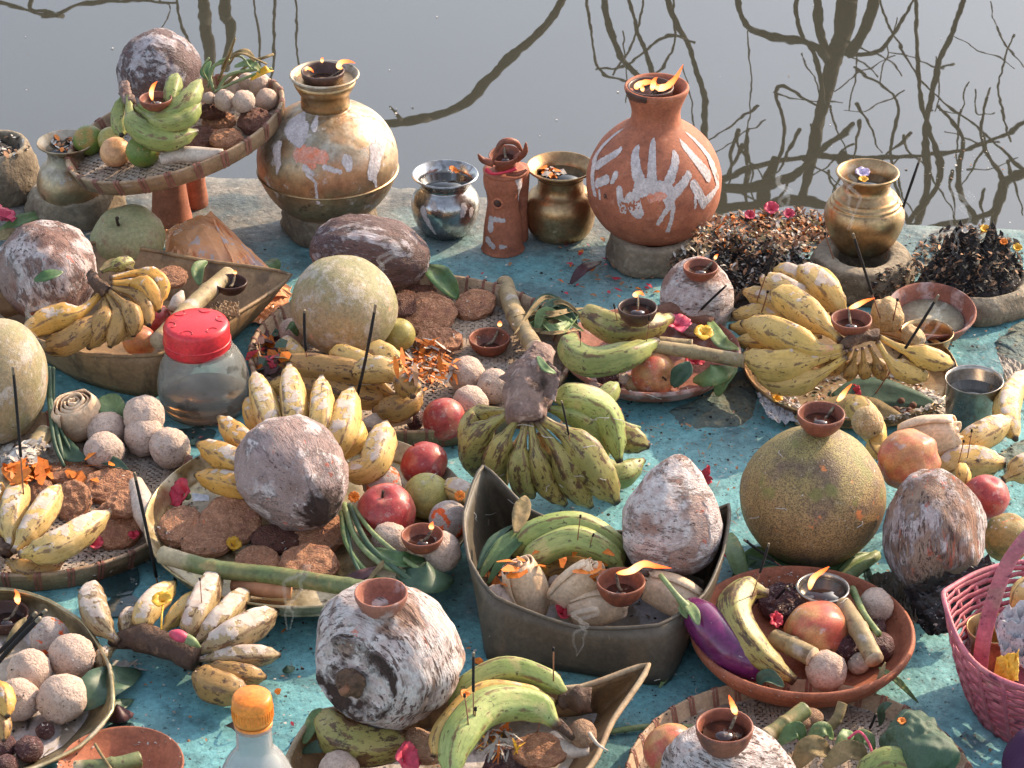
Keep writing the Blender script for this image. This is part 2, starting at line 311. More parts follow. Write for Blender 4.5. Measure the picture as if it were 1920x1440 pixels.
m_cook = mat('fried_biscuit', (.50, .235, .125), (.38, .165, .085), 3, [dict(s=9, lo=.55, hi=.62, c=(.62, .34, .20), a=.8), dict(s=14, lo=.62, hi=.68, c=(.22, .085, .045)), dict(s=1.6, lo=.55, hi=.7, c=(.30, .12, .075), a=.7), dict(s=2.2, lo=.70, hi=.73, c=(.7, .16, .05), a=.8)], bump=.8, bsc=11, rough=.7, bdist=.006, detail=8)
m_cookd = mat('dark_fried_biscuit', (.24, .095, .06), (.17, .06, .04), 3, [dict(s=10, lo=.55, hi=.65, c=(.26, .12, .08), a=.7)], bump=1, bsc=12, rough=.55, bdist=.008, detail=8)
m_apple = mat('red_apple_skin', (.46, .065, .055), (.36, .04, .045), 2, [dict(s=1.3, lo=.50, hi=.62, c=(.50, .16, .11), a=.7), dict(s=30, lo=.64, hi=.68, c=(.6, .35, .25), a=.6), dict(s=3, d=8, lo=.58, hi=.66, c=(.55, .40, .37), a=.45)], bump=.12, bsc=14, rough=.36, rvar=.3, bdist=.003)
m_appley = mat('blushing_apple_skin', (.56, .30, .12), (.52, .16, .085), 1.1, [dict(s=.9, lo=.50, hi=.64, c=(.50, .10, .07)), dict(s=34, lo=.65, hi=.69, c=(.25, .12, .06), a=.6), dict(s=2.6, d=8, lo=.61, hi=.66, c=(.52, .42, .40), a=.6), dict(s=2.2, lo=.68, hi=.71, c=(.75, .14, .06), a=.8)], bump=.12, bsc=10, rough=.38, rvar=.3, bdist=.003)
m_peach = mat('peach_skin', (.66, .36, .17), (.62, .30, .15), 1.5, [dict(s=26, lo=.66, hi=.70, c=(.35, .16, .08))], bump=.1, bsc=12, rough=.5)
m_greenf = mat('green_citrus_skin', (.11, .19, .035), (.19, .22, .04), 1.6, [dict(s=1.1, lo=.52, hi=.64, c=(.34, .21, .05)), dict(s=7, lo=.70, hi=.72, c=(.6, .6, .55))], bump=.3, bsc=34, rough=.42, bdist=.002)
m_guava = mat('yellow_green_guava_skin', (.42, .34, .10), (.34, .30, .09), 2, [dict(s=22, lo=.62, hi=.68, c=(.18, .12, .04)), dict(s=2.4, lo=.60, hi=.66, c=(.48, .42, .30), a=.5)], bump=.2, bsc=18, rough=.45)
m_orange = mat('mottled_orange_skin', (.42, .25, .08), (.15, .14, .05), 2, [dict(s=2.2, lo=.60, hi=.64, c=SIND, a=.8), dict(s=5, d=7, lo=.62, hi=.66, c=(.58, .54, .52), a=.8)], bump=.5, bsc=24, rough=.6)
m_dusk = mat('dusty_maroon_skin', (.12, .045, .045), (.08, .03, .035), 3, [dict(s=4, d=8, lo=.55, hi=.65, c=(.30, .19, .18), a=.8)], bump=.8, bsc=8, rough=.5, bdist=.006)
m_egg = mat('aubergine_skin', (.10, .012, .085), (.16, .02, .10), 14, [dict(s=120, lo=.72, hi=.75, c=(.5, .4, .4))], bump=.05, rough=.22, coat=.4)
m_radish = mat('white_root_skin', (.60, .50, .42), (.52, .42, .34), 30, [dict(s=60, lo=.6, hi=.7, c=(.38, .27, .20), a=.6)], bump=.3, bsc=120, rough=.6)
m_yam = mat('brown_tuber_skin', (.27, .13, .085), (.20, .09, .06), 40, [dict(s=120, lo=.6, hi=.68, c=(.12, .05, .035))], bump=.8, bsc=80, rough=.8, bdist=.004, stretch=(1, 1, 1))
m_khaja = mat('flaky_pastry', (.72, .50, .32), (.76, .58, .41), 40, [dict(s=90, lo=.60, hi=.68, c=(.58, .34, .18), a=.6)], bump=.8, bsc=110, rough=.5, stretch=(1, 1, .35))
m_cane = mat('sugar_cane_rind', (.38, .28, .15), (.30, .23, .12), 40, [dict(s=60, lo=.56, hi=.66, c=(.13, .07, .05), a=.7), dict(s=30, lo=.58, hi=.66, c=(.52, .46, .40), a=.7), dict(k='v', lo=.985, hi=.99, j=.02, c=(.55, .42, .28)), dict(k='v', lo=.015, hi=.01, j=.02, c=(.50, .38, .26))], bump=.3, bsc=90, rough=.6)
m_caneg = mat('green_cane_rind', (.12, .16, .06), (.20, .20, .08), 30, [dict(s=26, lo=.54, hi=.64, c=(.34, .24, .10), a=.8), dict(s=70, lo=.62, hi=.7, c=(.07, .04, .03)), dict(k='v', lo=.16, hi=.10, j=.1, c=(.50, .40, .24))], bump=.3, bsc=90, rough=.5)
BR = (.055, .028, .018)
def banana_mat(n, c1, c2, brown=.6, white=1, green=None):
    ly = [dict(s=30, lo=.55, hi=.66, c=green or c2, a=.8), dict(s=5, d=5, lo=.50, hi=.66, c=tuple(v * .72 for v in c1), uv=1, st=(6, 2.2, 1), a=.7)]
    ly += [dict(k='ridge', s=55, j=.75, lo=.07, hi=-.02, c=(.16, .085, .04), a=.85)]
    ly += [dict(s=2.2, d=9, lo=brown, hi=brown + .035, c=BR, c2=(.14, .065, .03), uv=1, st=(5, 2.6, 1), a=.92, rg=.72), dict(s=110, lo=.64, hi=.68, c=BR, a=.8), dict(s=9, d=6, lo=.63, hi=.66, c=(.12, .06, .03), uv=1, st=(5, 1.6, 1), a=.8)]
    if white < 1: ly += [dict(k='up', s=60, j=2.2, lo=white + .15, hi=white + .27, c=(.60, .52, .46), c2=(.50, .39, .33), h=.8, r=.85, a=.9), dict(s=30, lo=.69, hi=.72, c=(.70, .30, .18), a=.6)]
    ly += [dict(k='v', lo=.955, hi=.985, s=90, j=.03, c=(.04, .025, .018)), dict(k='v', lo=.06, hi=.01, s=90, j=.05, c=(.10, .055, .035))]
    return mat(n, c1, c2, 16, ly, bump=.35, bsc=80, rough=.48, bdist=.003, rvar=.2, grain=.13)
m_banY = banana_mat('ripe_yellow_banana', (.66, .42, .11), (.58, .38, .13), .605, .98)
m_banW = banana_mat('paste_dusted_banana', (.64, .40, .11), (.56, .39, .17), .59, .70)
m_banD = banana_mat('overripe_banana', (.44, .245, .07), (.34, .20, .07), .545, 1.0)
m_banO = banana_mat('orange_yellow_banana', (.62, .30, .055), (.58, .33, .08), .64, .80)
m_banG = banana_mat('green_plantain', (.22, .27, .075), (.32, .32, .10), .60, 1, (.38, .34, .13))
m_banGY = banana_mat('half_ripe_plantain', (.38, .30, .09), (.27, .26, .08), .525, 1, (.42, .34, .14))
m_banG2 = banana_mat('bright_green_plantain', (.27, .34, .09), (.38, .41, .14), .64, 1.12, (.50, .42, .17))
m_banDust = banana_mat('ash_dusted_banana', (.42, .30, .14), (.30, .22, .13), .53, .58)
m_stalk = mat('banana_stalk', (.30, .20, .16), (.17, .10, .085), 30, [dict(s=70, lo=.56, hi=.66, c=(.42, .30, .26), st=(1, 1, .3)), dict(s=20, lo=.58, hi=.66, c=(.07, .04, .03))], bump=.9, bsc=80, rough=.8, bdist=.006)
m_stalkd = mat('rotting_banana_stalk', (.075, .04, .028), (.12, .065, .04), 40, [dict(s=60, lo=.6, hi=.68, c=(.34, .2, .12), a=.6)], bump=1, bsc=90, rough=.75, bdist=.008)
m_leaf = mat('green_leaf', (.055, .12, .04), (.09, .16, .055), 30, [dict(s=60, lo=.62, hi=.7, c=(.25, .22, .08), a=.5)], bump=.3, bsc=90, rough=.45)
m_leafl = mat('pale_green_leaf', (.19, .26, .10), (.13, .21, .08), 30, [dict(s=50, lo=.6, hi=.68, c=(.42, .38, .14), a=.6)], bump=.3, bsc=90, rough=.5)
m_leafd = mat('dull_green_leaf', (.04, .085, .05), (.07, .12, .07), 30, bump=.4, bsc=60, rough=.5)
m_dry = mat('dry_leaf', (.30, .21, .10), (.20, .15, .07), 50, [dict(s=60, lo=.56, hi=.66, c=(.13, .10, .04))], bump=.5, bsc=90, rough=.8)
m_sheath = mat('dried_sheath', (.38, .24, .12), (.27, .165, .085), 20, [dict(s=30, lo=.52, hi=.62, c=(.13, .085, .05), a=.7), dict(s=60, lo=.64, hi=.7, c=(.42, .32, .2), a=.6)], bump=.35, bsc=80, rough=.6, stretch=(1, 1, .3), rvar=.3)
m_sheathd = mat('dark_sheath', (.125, .105, .078), (.085, .068, .050), 14, [dict(s=18, lo=.55, hi=.68, c=(.17, .12, .07), a=.6), dict(s=70, lo=.69, hi=.72, c=(.40, .35, .28), a=.5)], bump=.35, bsc=80, rough=.5, stretch=(1, 1, .3), rvar=.3)
m_sheathw = mat('whitened_sheath', (.36, .31, .26), (.26, .21, .16), 20, [dict(s=26, d=8, lo=.48, hi=.56, c=(.54, .50, .50), h=.8), dict(s=40, lo=.62, hi=.7, c=(.09, .075, .07))], bump=.5, bsc=80, rough=.7, stretch=(1, .4, 1))
m_bamb = mat('split_bamboo', (.42, .28, .17), (.34, .22, .13), 60, [dict(s=40, lo=.58, hi=.68, c=(.24, .14, .085), a=.7), dict(s=50, lo=.64, hi=.70, c=(.52, .42, .38), a=.6)], bump=.35, bsc=160, rough=.6, stretch=(1, 1, 2))
m_bambd = mat('reddish_cane_binding', (.28, .11, .075), (.20, .08, .055), 80, [dict(s=60, lo=.6, hi=.7, c=(.42, .26, .2), a=.5)], bump=.4, bsc=200, rough=.6)
m_weave = mat('dusty_woven_bamboo', (.42, .32, .24), (.33, .24, .17), 30, [dict(s=24, lo=.52, hi=.64, c=(.50, .44, .39), a=.7), dict(s=30, lo=.6, hi=.7, c=(.2, .12, .08), a=.6)], bump=.4, bsc=120, rough=.8)
m_pink = mat('magenta_dyed_bamboo', (.54, .16, .19), (.44, .10, .15), 30, [dict(s=24, lo=.54, hi=.66, c=(.46, .22, .20), a=.7), dict(s=60, lo=.62, hi=.7, c=(.14, .03, .06))], bump=.4, bsc=120, rough=.55)
m_red = mat('red_petal', (.58, .035, .06), (.46, .02, .05), 60, bump=.3, rough=.5)
m_pinkp = mat('pink_petal', (.68, .09, .16), (.60, .06, .12), 60, bump=.3, rough=.5)
m_mari = mat('marigold_petal', (.78, .23, .02), (.66, .15, .015), 90, bump=.2, rough=.6)
m_yel = mat('yellow_petal', (.80, .45, .04), (.74, .38, .03), 60, bump=.2, rough=.5)
m_whitep = mat('white_fleck', (.60, .56, .50), (.5, .45, .4), 90, bump=.2, rough=.7)
m_dryp = mat('withered_petal', (.28, .15, .08), (.42, .22, .12), 90, bump=.2, rough=.8)
m_stem = mat('green_stem', (.17, .25, .09), (.28, .32, .16), 60, bump=.2, rough=.5)
m_purple = mat('purple_cloth', (.05, .012, .06), (.09, .02, .08), 120, bump=.6, bsc=200, rough=.7)
m_incb = mat('incense_charcoal', (.014, .011, .011), None, 60, bump=.3, bsc=300, rough=.9)
m_inct = mat('incense_bamboo', (.30, .14, .07), (.22, .09, .05), 60, bump=.1, rough=.7)
m_redlid = mat('red_plastic', (.62, .035, .045), (.56, .03, .04), 8, [dict(s=30, lo=.66, hi=.72, c=(.55, .25, .22), a=.5)], bump=.05, rough=.32)
m_orlid = mat('orange_plastic', (.80, .24, .03), None, 8, bump=.03, rough=.38, sss=.2)
m_bag = mat('orange_plastic_bag', (.95, .50, .27), (.92, .42, .19), 20, [dict(s=22, lo=.58, hi=.61, c=(.66, .56, .54), a=.8)], bump=.5, bsc=30, rough=.25, bdist=.004, grain=.08)
m_char = mat('charred_plastic', (.018, .016, .017), (.035, .03, .03), 30, [dict(s=40, lo=.62, hi=.68, c=(.22, .2, .2), a=.5)], bump=.6, bsc=60, rough=.25, bdist=.006)
m_paper = mat('printed_paper', (.50, .49, .50), (.42, .41, .43), 30, [dict(s=130, lo=.60, hi=.62, c=(.08, .08, .12), st=(3, 1, 1), m=(20, .5, .55))], bump=.2, rough=.7)
m_yamb = mat('brown_rough_skin', (.34, .20, .12), (.26, .14, .08), 3, [dict(s=7, lo=.58, hi=.66, c=(.46, .33, .22), a=.7), dict(s=12, lo=.62, hi=.68, c=(.13, .07, .04))], bump=.8, bsc=9, rough=.75, bdist=.004)
m_ginger = mat('pale_ginger_skin', (.55, .37, .18), (.48, .30, .13), 3, [dict(s=6, d=6, lo=.56, hi=.64, c=(.60, .50, .40), a=.7), dict(s=9, lo=.60, hi=.66, c=(.22, .12, .06), a=.8)], bump=.7, bsc=7, rough=.7, bdist=.004)
m_rad2 = mat('white_bulb_skin', (.62, .53, .45), (.54, .43, .35), 3, [dict(s=7, lo=.6, hi=.7, c=(.38, .27, .20), a=.6)], bump=.4, bsc=9, rough=.6)
m_smoke = bpy.data.materials.new('smoke'); m_smoke.use_nodes = True; _t = m_smoke.node_tree; _n = _t.nodes; _l = _t.links
_b = _n['Principled BSDF']; _b.inputs['Base Color'].default_value = (.75, .73, .70, 1); _b.inputs['Roughness'].default_value = 1; _b.inputs['Specular IOR Level'].default_value = 0
_w = _n.new('ShaderNodeLayerWeight'); _w.inputs[0].default_value = .5; _m = _n.new('ShaderNodeMapRange'); _l.new(_w.outputs['Facing'], _m.inputs[0]); _m.inputs[3].default_value = .10; _m.inputs[4].default_value = 0; _l.new(_m.outputs[0], _b.inputs['Alpha'])
m_purpf = mat('violet_stone', (.22, .10, .20), (.30, .16, .26), 40, bump=.3, rough=.4)
m_trunk = mat('bark', (.035, .028, .02), (.055, .045, .03), 8, bump=.4, bsc=20, rough=.9)
m_bank = mat('bank_earth', (.08, .09, .05), (.12, .11, .07), 2, bump=.4, bsc=5, rough=.95)
def glass(n, c, rough=.04):
    m = bpy.data.materials.new(n); m.use_nodes = True; b = m.node_tree.nodes['Principled BSDF']
    b.inputs['Base Color'].default_value = c + (1,); b.inputs['Transmission Weight'].default_value = 1; b.inputs['Roughness'].default_value = rough
    b.inputs['IOR'].default_value = 1.4; return m
m_glass = mat('cloudy_jar_plastic', (.86, .86, .82), (.76, .76, .72), 20, [dict(s=45, d=7, lo=.56, hi=.62, c=(.24, .21, .16), a=.6)], bump=.15, bsc=60, rough=.06, trans=.85, ior=1.15, grain=.1); m_liq = glass('amber_oil', (.55, .22, .06)); m_bot = mat('cloudy_bottle_plastic', (.66, .68, .70), (.74, .74, .74), 10, bump=.08, bsc=40, rough=.08, trans=.72, ior=1.25, grain=.05)
def flame_mat():
    m = bpy.data.materials.new('flame'); m.use_nodes = True; t = m.node_tree; N = t.nodes; L = t.links
    for n in list(N): N.remove(n)
    out = N.new('ShaderNodeOutputMaterial'); em = N.new('ShaderNodeEmission'); tr = N.new('ShaderNodeBsdfTransparent'); mx = N.new('ShaderNodeMixShader')
    uv = N.new('ShaderNodeTexCoord'); sx = N.new('ShaderNodeSeparateXYZ'); L.new(uv.outputs['UV'], sx.inputs[0])
    r = N.new('ShaderNodeValToRGB'); L.new(sx.outputs['Y'], r.inputs[0]); e = r.color_ramp.elements
    e[0].position = 0; e[0].color = (.9, .20, .03, 1); e[1].position = 1; e[1].color = (.8, .10, .02, 1)
    for p_, c in ((.12, (1, .40, .14, 1)), (.32, (1, .56, .26, 1)), (.52, (1, .30, .09, 1)), (.76, (1, .15, .03, 1))): x = e.new(p_); x.color = c
    L.new(r.outputs[0], em.inputs[0]); em.inputs[1].default_value = 1.5
    lw = N.new('ShaderNodeLayerWeight'); lw.inputs[0].default_value = .5
    mr = N.new('ShaderNodeMapRange'); L.new(lw.outputs['Facing'], mr.inputs[0]); mr.inputs[1].default_value = .05; mr.inputs[2].default_value = .82; mr.inputs[3].default_value = .72; mr.inputs[4].default_value = 0
    L.new(mr.outputs[0], mx.inputs[0]); L.new(tr.outputs[0], mx.inputs[1]); L.new(em.outputs[0], mx.inputs[2]); L.new(mx.outputs[0], out.inputs[0]); return m
m_flame = flame_mat()
# ---------------------------------------------------------------- setting
def lerp_edge(x):
    for (x0, y0), (x1, y1) in zip(EDGE, EDGE[1:]):
        if x <= x1: return y0 + (y1 - y0) * (x - x0) / (x1 - x0)
    return EDGE[-1][1]
EDGE = [(-8., P(-300, 305).y)] + [(P(a, b).x, P(a, b).y) for a, b in ((-300, 305), (0, 318), (380, 330), (740, 352), (1100, 385), (1400, 408), (1920, 432), (2300, 445))] + [(8., P(2300, 445).y)]
xs = [-8, -6, -4, -3, -2, -1.5] + [-1.2 + 2.4 * i / 150 for i in range(151)] + [1.5, 2, 3, 4, 6, 8]
vs, fs = [], []; rows = [(-6, 0), (-2, 0), (0, 0), (1.5, 0)] + [(k / 70, 1) for k in range(71)]
for a, kd in rows:
    for x in xs:
        e = lerp_edge(x) + .012 * noise.noise(Vector((x * 9, 0, 0))) + .006 * noise.noise(Vector((x * 40, 3, 0)))
        y = a if not kd else 2.2 + (e - 2.2) * a
        back = max(0, (y - 3.8) / .4)
        vs.append((x, y, (.0025 * noise.noise(Vector((x * 14, y * 14, 0))) + .003 * back * noise.noise(Vector((x * 60, y * 60, 1)))) if kd and y > 2.3 else 0))
for dz, dy in ((-.012, .012), (-.06, .018), (-.5, .03)):
    for x in xs:
        e = lerp_edge(x) + .012 * noise.noise(Vector((x * 9, 0, 0))) + .01 * noise.noise(Vector((x * 40, 3, dz * 30)))
        vs.append((x, e + dy, dz))
n = len(xs)
for j in range(len(rows) + 2):
    for i in range(n - 1): fs.append((j * n + i, j * n + i + 1, (j + 1) * n + i + 1, (j + 1) * n + i))
g = mk('ground', vs, fs, m_paint, sup=True); tag(g, kind='structure')
# water
wm = bpy.data.materials.new('pond_water'); wm.use_nodes = True; t = wm.node_tree; b = t.nodes['Principled BSDF']
b.inputs['Base Color'].default_value = (.050, .048, .036, 1); b.inputs['Roughness'].default_value = .008; b.inputs['IOR'].default_value = 1.92
tc = t.nodes.new('ShaderNodeTexCoord'); mp = t.nodes.new('ShaderNodeMapping'); mp.inputs['Scale'].default_value = (1, .55, 1)
n1 = t.nodes.new('ShaderNodeTexNoise'); n1.inputs['Scale'].default_value = 2.6; n1.inputs['Detail'].default_value = 2.2
n2 = t.nodes.new('ShaderNodeTexNoise'); n2.inputs['Scale'].default_value = 14; n2.inputs['Detail'].default_value = 2
ad = t.nodes.new('ShaderNodeMath'); ad.operation = 'MULTIPLY_ADD'; ad.inputs[1].default_value = .055
bp = t.nodes.new('ShaderNodeBump'); bp.inputs['Strength'].default_value = 1; bp.inputs['Distance'].default_value = .0016
t.links.new(tc.outputs['Object'], mp.inputs[0]); t.links.new(mp.outputs[0], n1.inputs[0]); t.links.new(mp.outputs[0], n2.inputs[0])
t.links.new(n2.outputs[0], ad.inputs[0]); t.links.new(n1.outputs[0], ad.inputs[2]); t.links.new(ad.outputs[0], bp.inputs['Height']); t.links.new(bp.outputs[0], b.inputs['Normal'])
ZW = -14.0
wv = [(-40, 3.4, ZW / 100), (40, 3.4, ZW / 100), (40, 15, ZW / 100), (-40, 15, ZW / 100)]
tag(mk('water', wv, [(0, 1, 2, 3)], wm, smooth=False), kind='structure')
# far bank, out of the frame, only to carry the mirrored trees
vs, fs = [], []; nb = 80
for j, (y, z) in enumerate(((8.9, -.4), (9.1, -.02), (10, .12), (14, .2), (30, .3), (120, .3))):
    for i in range(nb + 1):
        x = -60 + 120 * i / nb; vs.append((x, y + .12 * noise.noise(Vector((x, 0, 0))), z + .05 * noise.noise(Vector((x * 2, y, 0)))))
for j in range(5):
    for i in range(nb): a = j * (nb + 1) + i; fs.append((a, a + 1, a + nb + 2, a + nb + 1))
tag(mk('far_bank', vs, fs, m_bank), kind='structure')
YT = 9.6
def refl(px, py, off=0):
    W = P(px, py, ZW); d = ray(px, py); d = Vector((d.x, d.y, -d.z)); return W + d * ((YT + off - W.y) / d.y), (W - CAM).length
def rbranch(paths, base, parent_label, lab):
    tr = thing('bare_tree', lab, 'tree', base)
    allv, allf = [], []
    tx = paths[0][0][0][0]
    for k, (pts, w0, w1) in enumerate(paths):
        if k and pts[0][1] < -5: pts = [(tx, -420), (pts[0][0] + (tx - pts[0][0]) * .35, -190)] + list(pts)     # joined to the trunk
        q = cr([tuple(p) for p in pts], 6 * (len(pts) - 1) + 1); wp = []; rd = []
        off = .25 * noise.noise(Vector((k * 3.7, 1, 2)))
        for i, (x, y) in enumerate(q):
            p, dl = refl(x, y, off + .15 * noise.noise(Vector((i * .3, k * 5.1, 0)))); wp.append(p)
            rd.append(max(.003, (w0 + (w1 - w0) * i / (len(q) - 1)) / 2 * ((p - CAM).length + 1.2) / F * .74 * (1 + .18 * noise.noise(Vector((i * .9, k, 4))))))
        v, f, u = tube_geo(wp, rd, 7)
        if k == 0:
            mk('trunk', [x - base for x in v], f, m_trunk, Matrix.Translation(base), tr)
        else:
            n0 = len(allv); allv += [x - base for x in v]; allf += [tuple(a + n0 for a in g_) for g_ in f]
    if allv: mk('branches', allv, allf, m_trunk, Matrix.Translation(base), tr)
rnd = random.Random(3)
def twigs(lst, n_, x0, x1, y0, y1, ln, w_):
    out = []
    for _ in range(n_):
        x, y = rnd.uniform(x0, x1), rnd.uniform(y0, y1); a = R(rnd.choice((90, 80, 100, 60, 120, 15, 165, 75, 105)) + rnd.uniform(-14, 14)); pts = [(x, y)]
        for s in range(5): a += rnd.uniform(-.35, .35); x += math.cos(a) * ln; y += math.sin(a) * ln; pts.append((x, min(y, y1 + 30)))
        out.append((pts, w_ * rnd.uniform(.6, 1.6), w_ * .4))
    return lst + out
# right tree; first entry is the trunk, running up (down in the mirror) from the bank
T1 = [([(1625, -260), (1610, -100), (1590, 0), (1575, 70), (1555, 140), (1540, 210), (1522, 290), (1500, 370), (1478, 430)], 66, 22),
      ([(1560, 130), (1520, 84), (1450, 72), (1400, 40), (1370, -30)], 26, 10), ([(1492, -30), (1500, 60), (1530, 120), (1545, 190)], 9, 14), ([(1535, -30), (1535, 40), (1555, 130)], 22, 22),
      ([(1590, 110), (1650, 95), (1690, 40), (1730, -30)], 14, 6), ([(1640, -30), (1625, 40), (1590, 110)], 26, 30), ([(1715, -30), (1722, 90), (1728, 200), (1760, 330), (1700, 420)], 7, 16),
      ([(1810, -30), (1765, 120), (1735, 240), (1740, 330), (1720, 420)], 5, 22), ([(1330, 345), (1400, 318), (1520, 290), (1640, 300), (1760, 290), (1850, 262), (1930, 225)], 16, 10), ([(1340, 350), (1420, 350), (1480, 330), (1540, 280), (1600, 240)], 34, 10),
      ([(1330, 395), (1420, 380), (1500, 375), (1620, 400)], 26, 20), ([(1405, 55), (1410, 170), (1395, 290)], 3, 3), ([(1600, 130), (1680, 190), (1668, 290), (1690, 400)], 6, 10), ([(1540, 200), (1460, 160), (1470, 260), (1440, 330)], 8, 12),
      ([(1760, 200), (1800, 260), (1790, 330), (1830, 420)], 8, 18), ([(1850, 180), (1840, 270), (1880, 340), (1860, 430)], 6, 20), ([(1930, 320), (1880, 350), (1860, 400), (1800, 420), (1740, 430)], 20, 14), ([(1640, -30), (1700, 110), (1770, 190), (1850, 250), (1930, 330)], 5, 7),
      ([(1575, 290), (1600, 350), (1590, 420)], 26, 24), ([(1450, 300), (1430, 370), (1470, 430)], 26, 20), ([(1900, 60), (1870, 160), (1900, 260)], 4, 6), ([(1345, 300), (1360, 360), (1350, 400)], 10, 24)]
T1 = twigs(T1, 34, 1370, 1920, 180, 390, 22, 7); T1 = twigs(T1, 16, 1400, 1900, 0, 180, 26, 4)
b0 = refl(1625, -260)[0]; b0.z = .02
T1[0][0].insert(0, (1632, -760)); rbranch(T1, b0, None, 'bare tree mirrored in the water at the right with a thick forked trunk')
T2 = [([(1300, -760), (1230, -300), (1245, -30), (1290, 90), (1318, 180), (1325, 270), (1330, 340), (1345, 400)], 16, 14), ([(1108, -30), (1114, 60), (1125, 130), (1190, 150), (1250, 110), (1265, 50), (1262, -30)], 8, 6),
      ([(1135, -30), (1160, 90), (1200, 140), (1245, 200), (1262, 240)], 18, 14), ([(1215, -30), (1190, 80), (1150, 140)], 6, 6), ([(1120, 130), (1180, 120), (1250, 70), (1300, 80)], 6, 8), ([(1178, -20), (1230, 150), (1245, 225)], 6, 12), ([(1170, 60), (1178, 130), (1176, 190)], 4, 3), ([(1275, 120), (1302, 220), (1310, 250)], 4, 3)]
b0 = refl(1300, -760)[0]; b0.z = .02; rbranch(T2, b0, None, 'thin bare tree mirrored above the terracotta pot with looping twigs')
T3 = [([(1140, -760), (1110, -200), (1068, -30), (1020, 50), (950, 115), (880, 180), (830, 208), (770, 225), (700, 232)], 20, 30), ([(760, 232), (735, 205), (725, 196)], 12, 4), ([(960, 108), (1010, 60), (1060, 0)], 10, 6)]
b0 = refl(1140, -760)[0]; b0.z = .02; rbranch(T3, b0, None, 'leaning bare tree mirrored as one long diagonal limb behind the brass pot')
T4 = [([(400, -760), (385, -300), (380, -30), (388, 50), (392, 100), (396, 190)], 34, 26), ([(330, -30), (340, 40), (372, 110)], 6, 7), ([(425, -30), (420, 30), (432, 60), (425, 130)], 34, 22), ([(468, -30), (486, 60), (488, 160)], 5, 6), ([(520, -30), (514, 60), (508, 170)], 9, 6), ([(558, -30), (552, 80), (566, 160), (600, 210)], 5, 6),
      ([(-30, 2), (40, 10), (90, 30), (160, 8), (250, 2), (330, 12)], 10, 8), ([(60, -10), (90, 22), (120, 30)], 14, 10), ([(290, -20), (320, 20), (300, 60)], 4, 3)]
b0 = refl(400, -760)[0]; b0.z = .02; rbranch(T4, b0, None, 'bare twin-stemmed tree mirrored at the upper left behind the raised tray')
# ---------------------------------------------------------------- builders
def fr(v, s, o=3): return noise.fractal(v * s, 1.0, 2.0, o)
def fl_coco(seed, ridge=.05, tip=.16, lump=.05, dent=0):
    sv = Vector((seed * 3.1, seed * 7.7, seed))
    def f(d):
        ph = math.atan2(d.y, d.x) + seed; st = 1 - d.z * d.z
        rg_ = 1 - abs(math.sin(1.5 * ph)) ** .8
        r = 1 + ridge * (1.5 * rg_ - .4) * st + lump * 1.4 * fr(d + sv, 1.2) + .026 * fr(d + sv, 4.2) + .016 * noise.noise(Vector((math.cos(ph) * 7, math.sin(ph) * 7, d.z * 2.2 + seed))) * st
        p = d * r
        if d.z > 0: p.z += tip * d.z ** 5
        if d.z < -.8: p.z += dent * (-(d.z) - .8) * 5
        return p
    return f
def fl_round(seed, lump=.03, dimple=.12, ribs=0, rib=.0, bot=0):
    sv = Vector((seed * 3.1, seed * 7.7, seed))
    def f(d):
        ph = math.atan2(d.y, d.x); h = math.hypot(d.x, d.y)
        p = d * (1 + lump * fr(d + sv, 1.5) + (rib * math.cos(ribs * ph) * h if ribs else 0))
        if d.z > 0: p.z -= dimple * math.exp(-(h / .28) ** 2)
        elif bot: p.z += bot * math.exp(-(h / .25) ** 2) * (1 + .5 * math.cos(5 * ph))
        return p
    return f
def fl_cook(seed, ridged=False):
    sv = Vector((seed * 3.1, seed * 7.7, seed))
    def f(d):
        q = Vector((d.x, d.y, d.z)); e = 1 + .10 * fr(d + sv, 2.2) + .05 * fr(d + sv, 6)
        p = Vector((d.x * e, d.y * e, abs(d.z) ** .55 * (1 if d.z > 0 else -1)))
        p.z += .30 * noise.noise((d + sv) * 3.0) + .16 * noise.noise((d + sv) * 8)
        if ridged: p.z += .22 * math.sin(d.x * 20) * math.sin(d.y * 9 + 1.5 * math.sin(d.x * 3)) * max(0, d.z)
        return p
    return f
def coco(lab, x, y, a, c, al, ta, m, seed, z0=None, group=None, spin=0, name='coconut', cat='coconut', b=None, sink=.02, **k):
    o = blob(name, x, y, a, c, m, al, ta, z0, fl_coco(seed, **k), b, spin=spin, nu=72, nv=48, sink=sink); return tag(o, lab, cat, group)
LAD = []
for i in range(4):
    sv = Vector((i * 5, 3, i)); v_, f_ = ball_geo(lambda d: d * (1 + .075 * fr(d + sv, 1.5) + .035 * fr(d + sv, 4.0) - .05 * max(0, fr(d + sv, 2.5) - .35)), 40, 26); LAD.append(mesh('sweet_ball', v_, f_, m_lad))
def ladoo(lab, x, y, r, z0=None, m=None, group='dusted sweet balls'):
    o = blob('sweet_ball', x, y, r, r * random.uniform(.94, 1.0), None, random.uniform(0, 180), random.uniform(-40, 60), z0, b=r * random.uniform(.92, 1.04), spin=random.uniform(0, 360), share=LAD[random.randrange(4)])
    if m: o.material_slots[0].link = 'OBJECT'; o.material_slots[0].material = m
    return tag(o, lab, 'sweet', group)
SEED = [0]
def sd_(): SEED[0] += 1; return SEED[0]
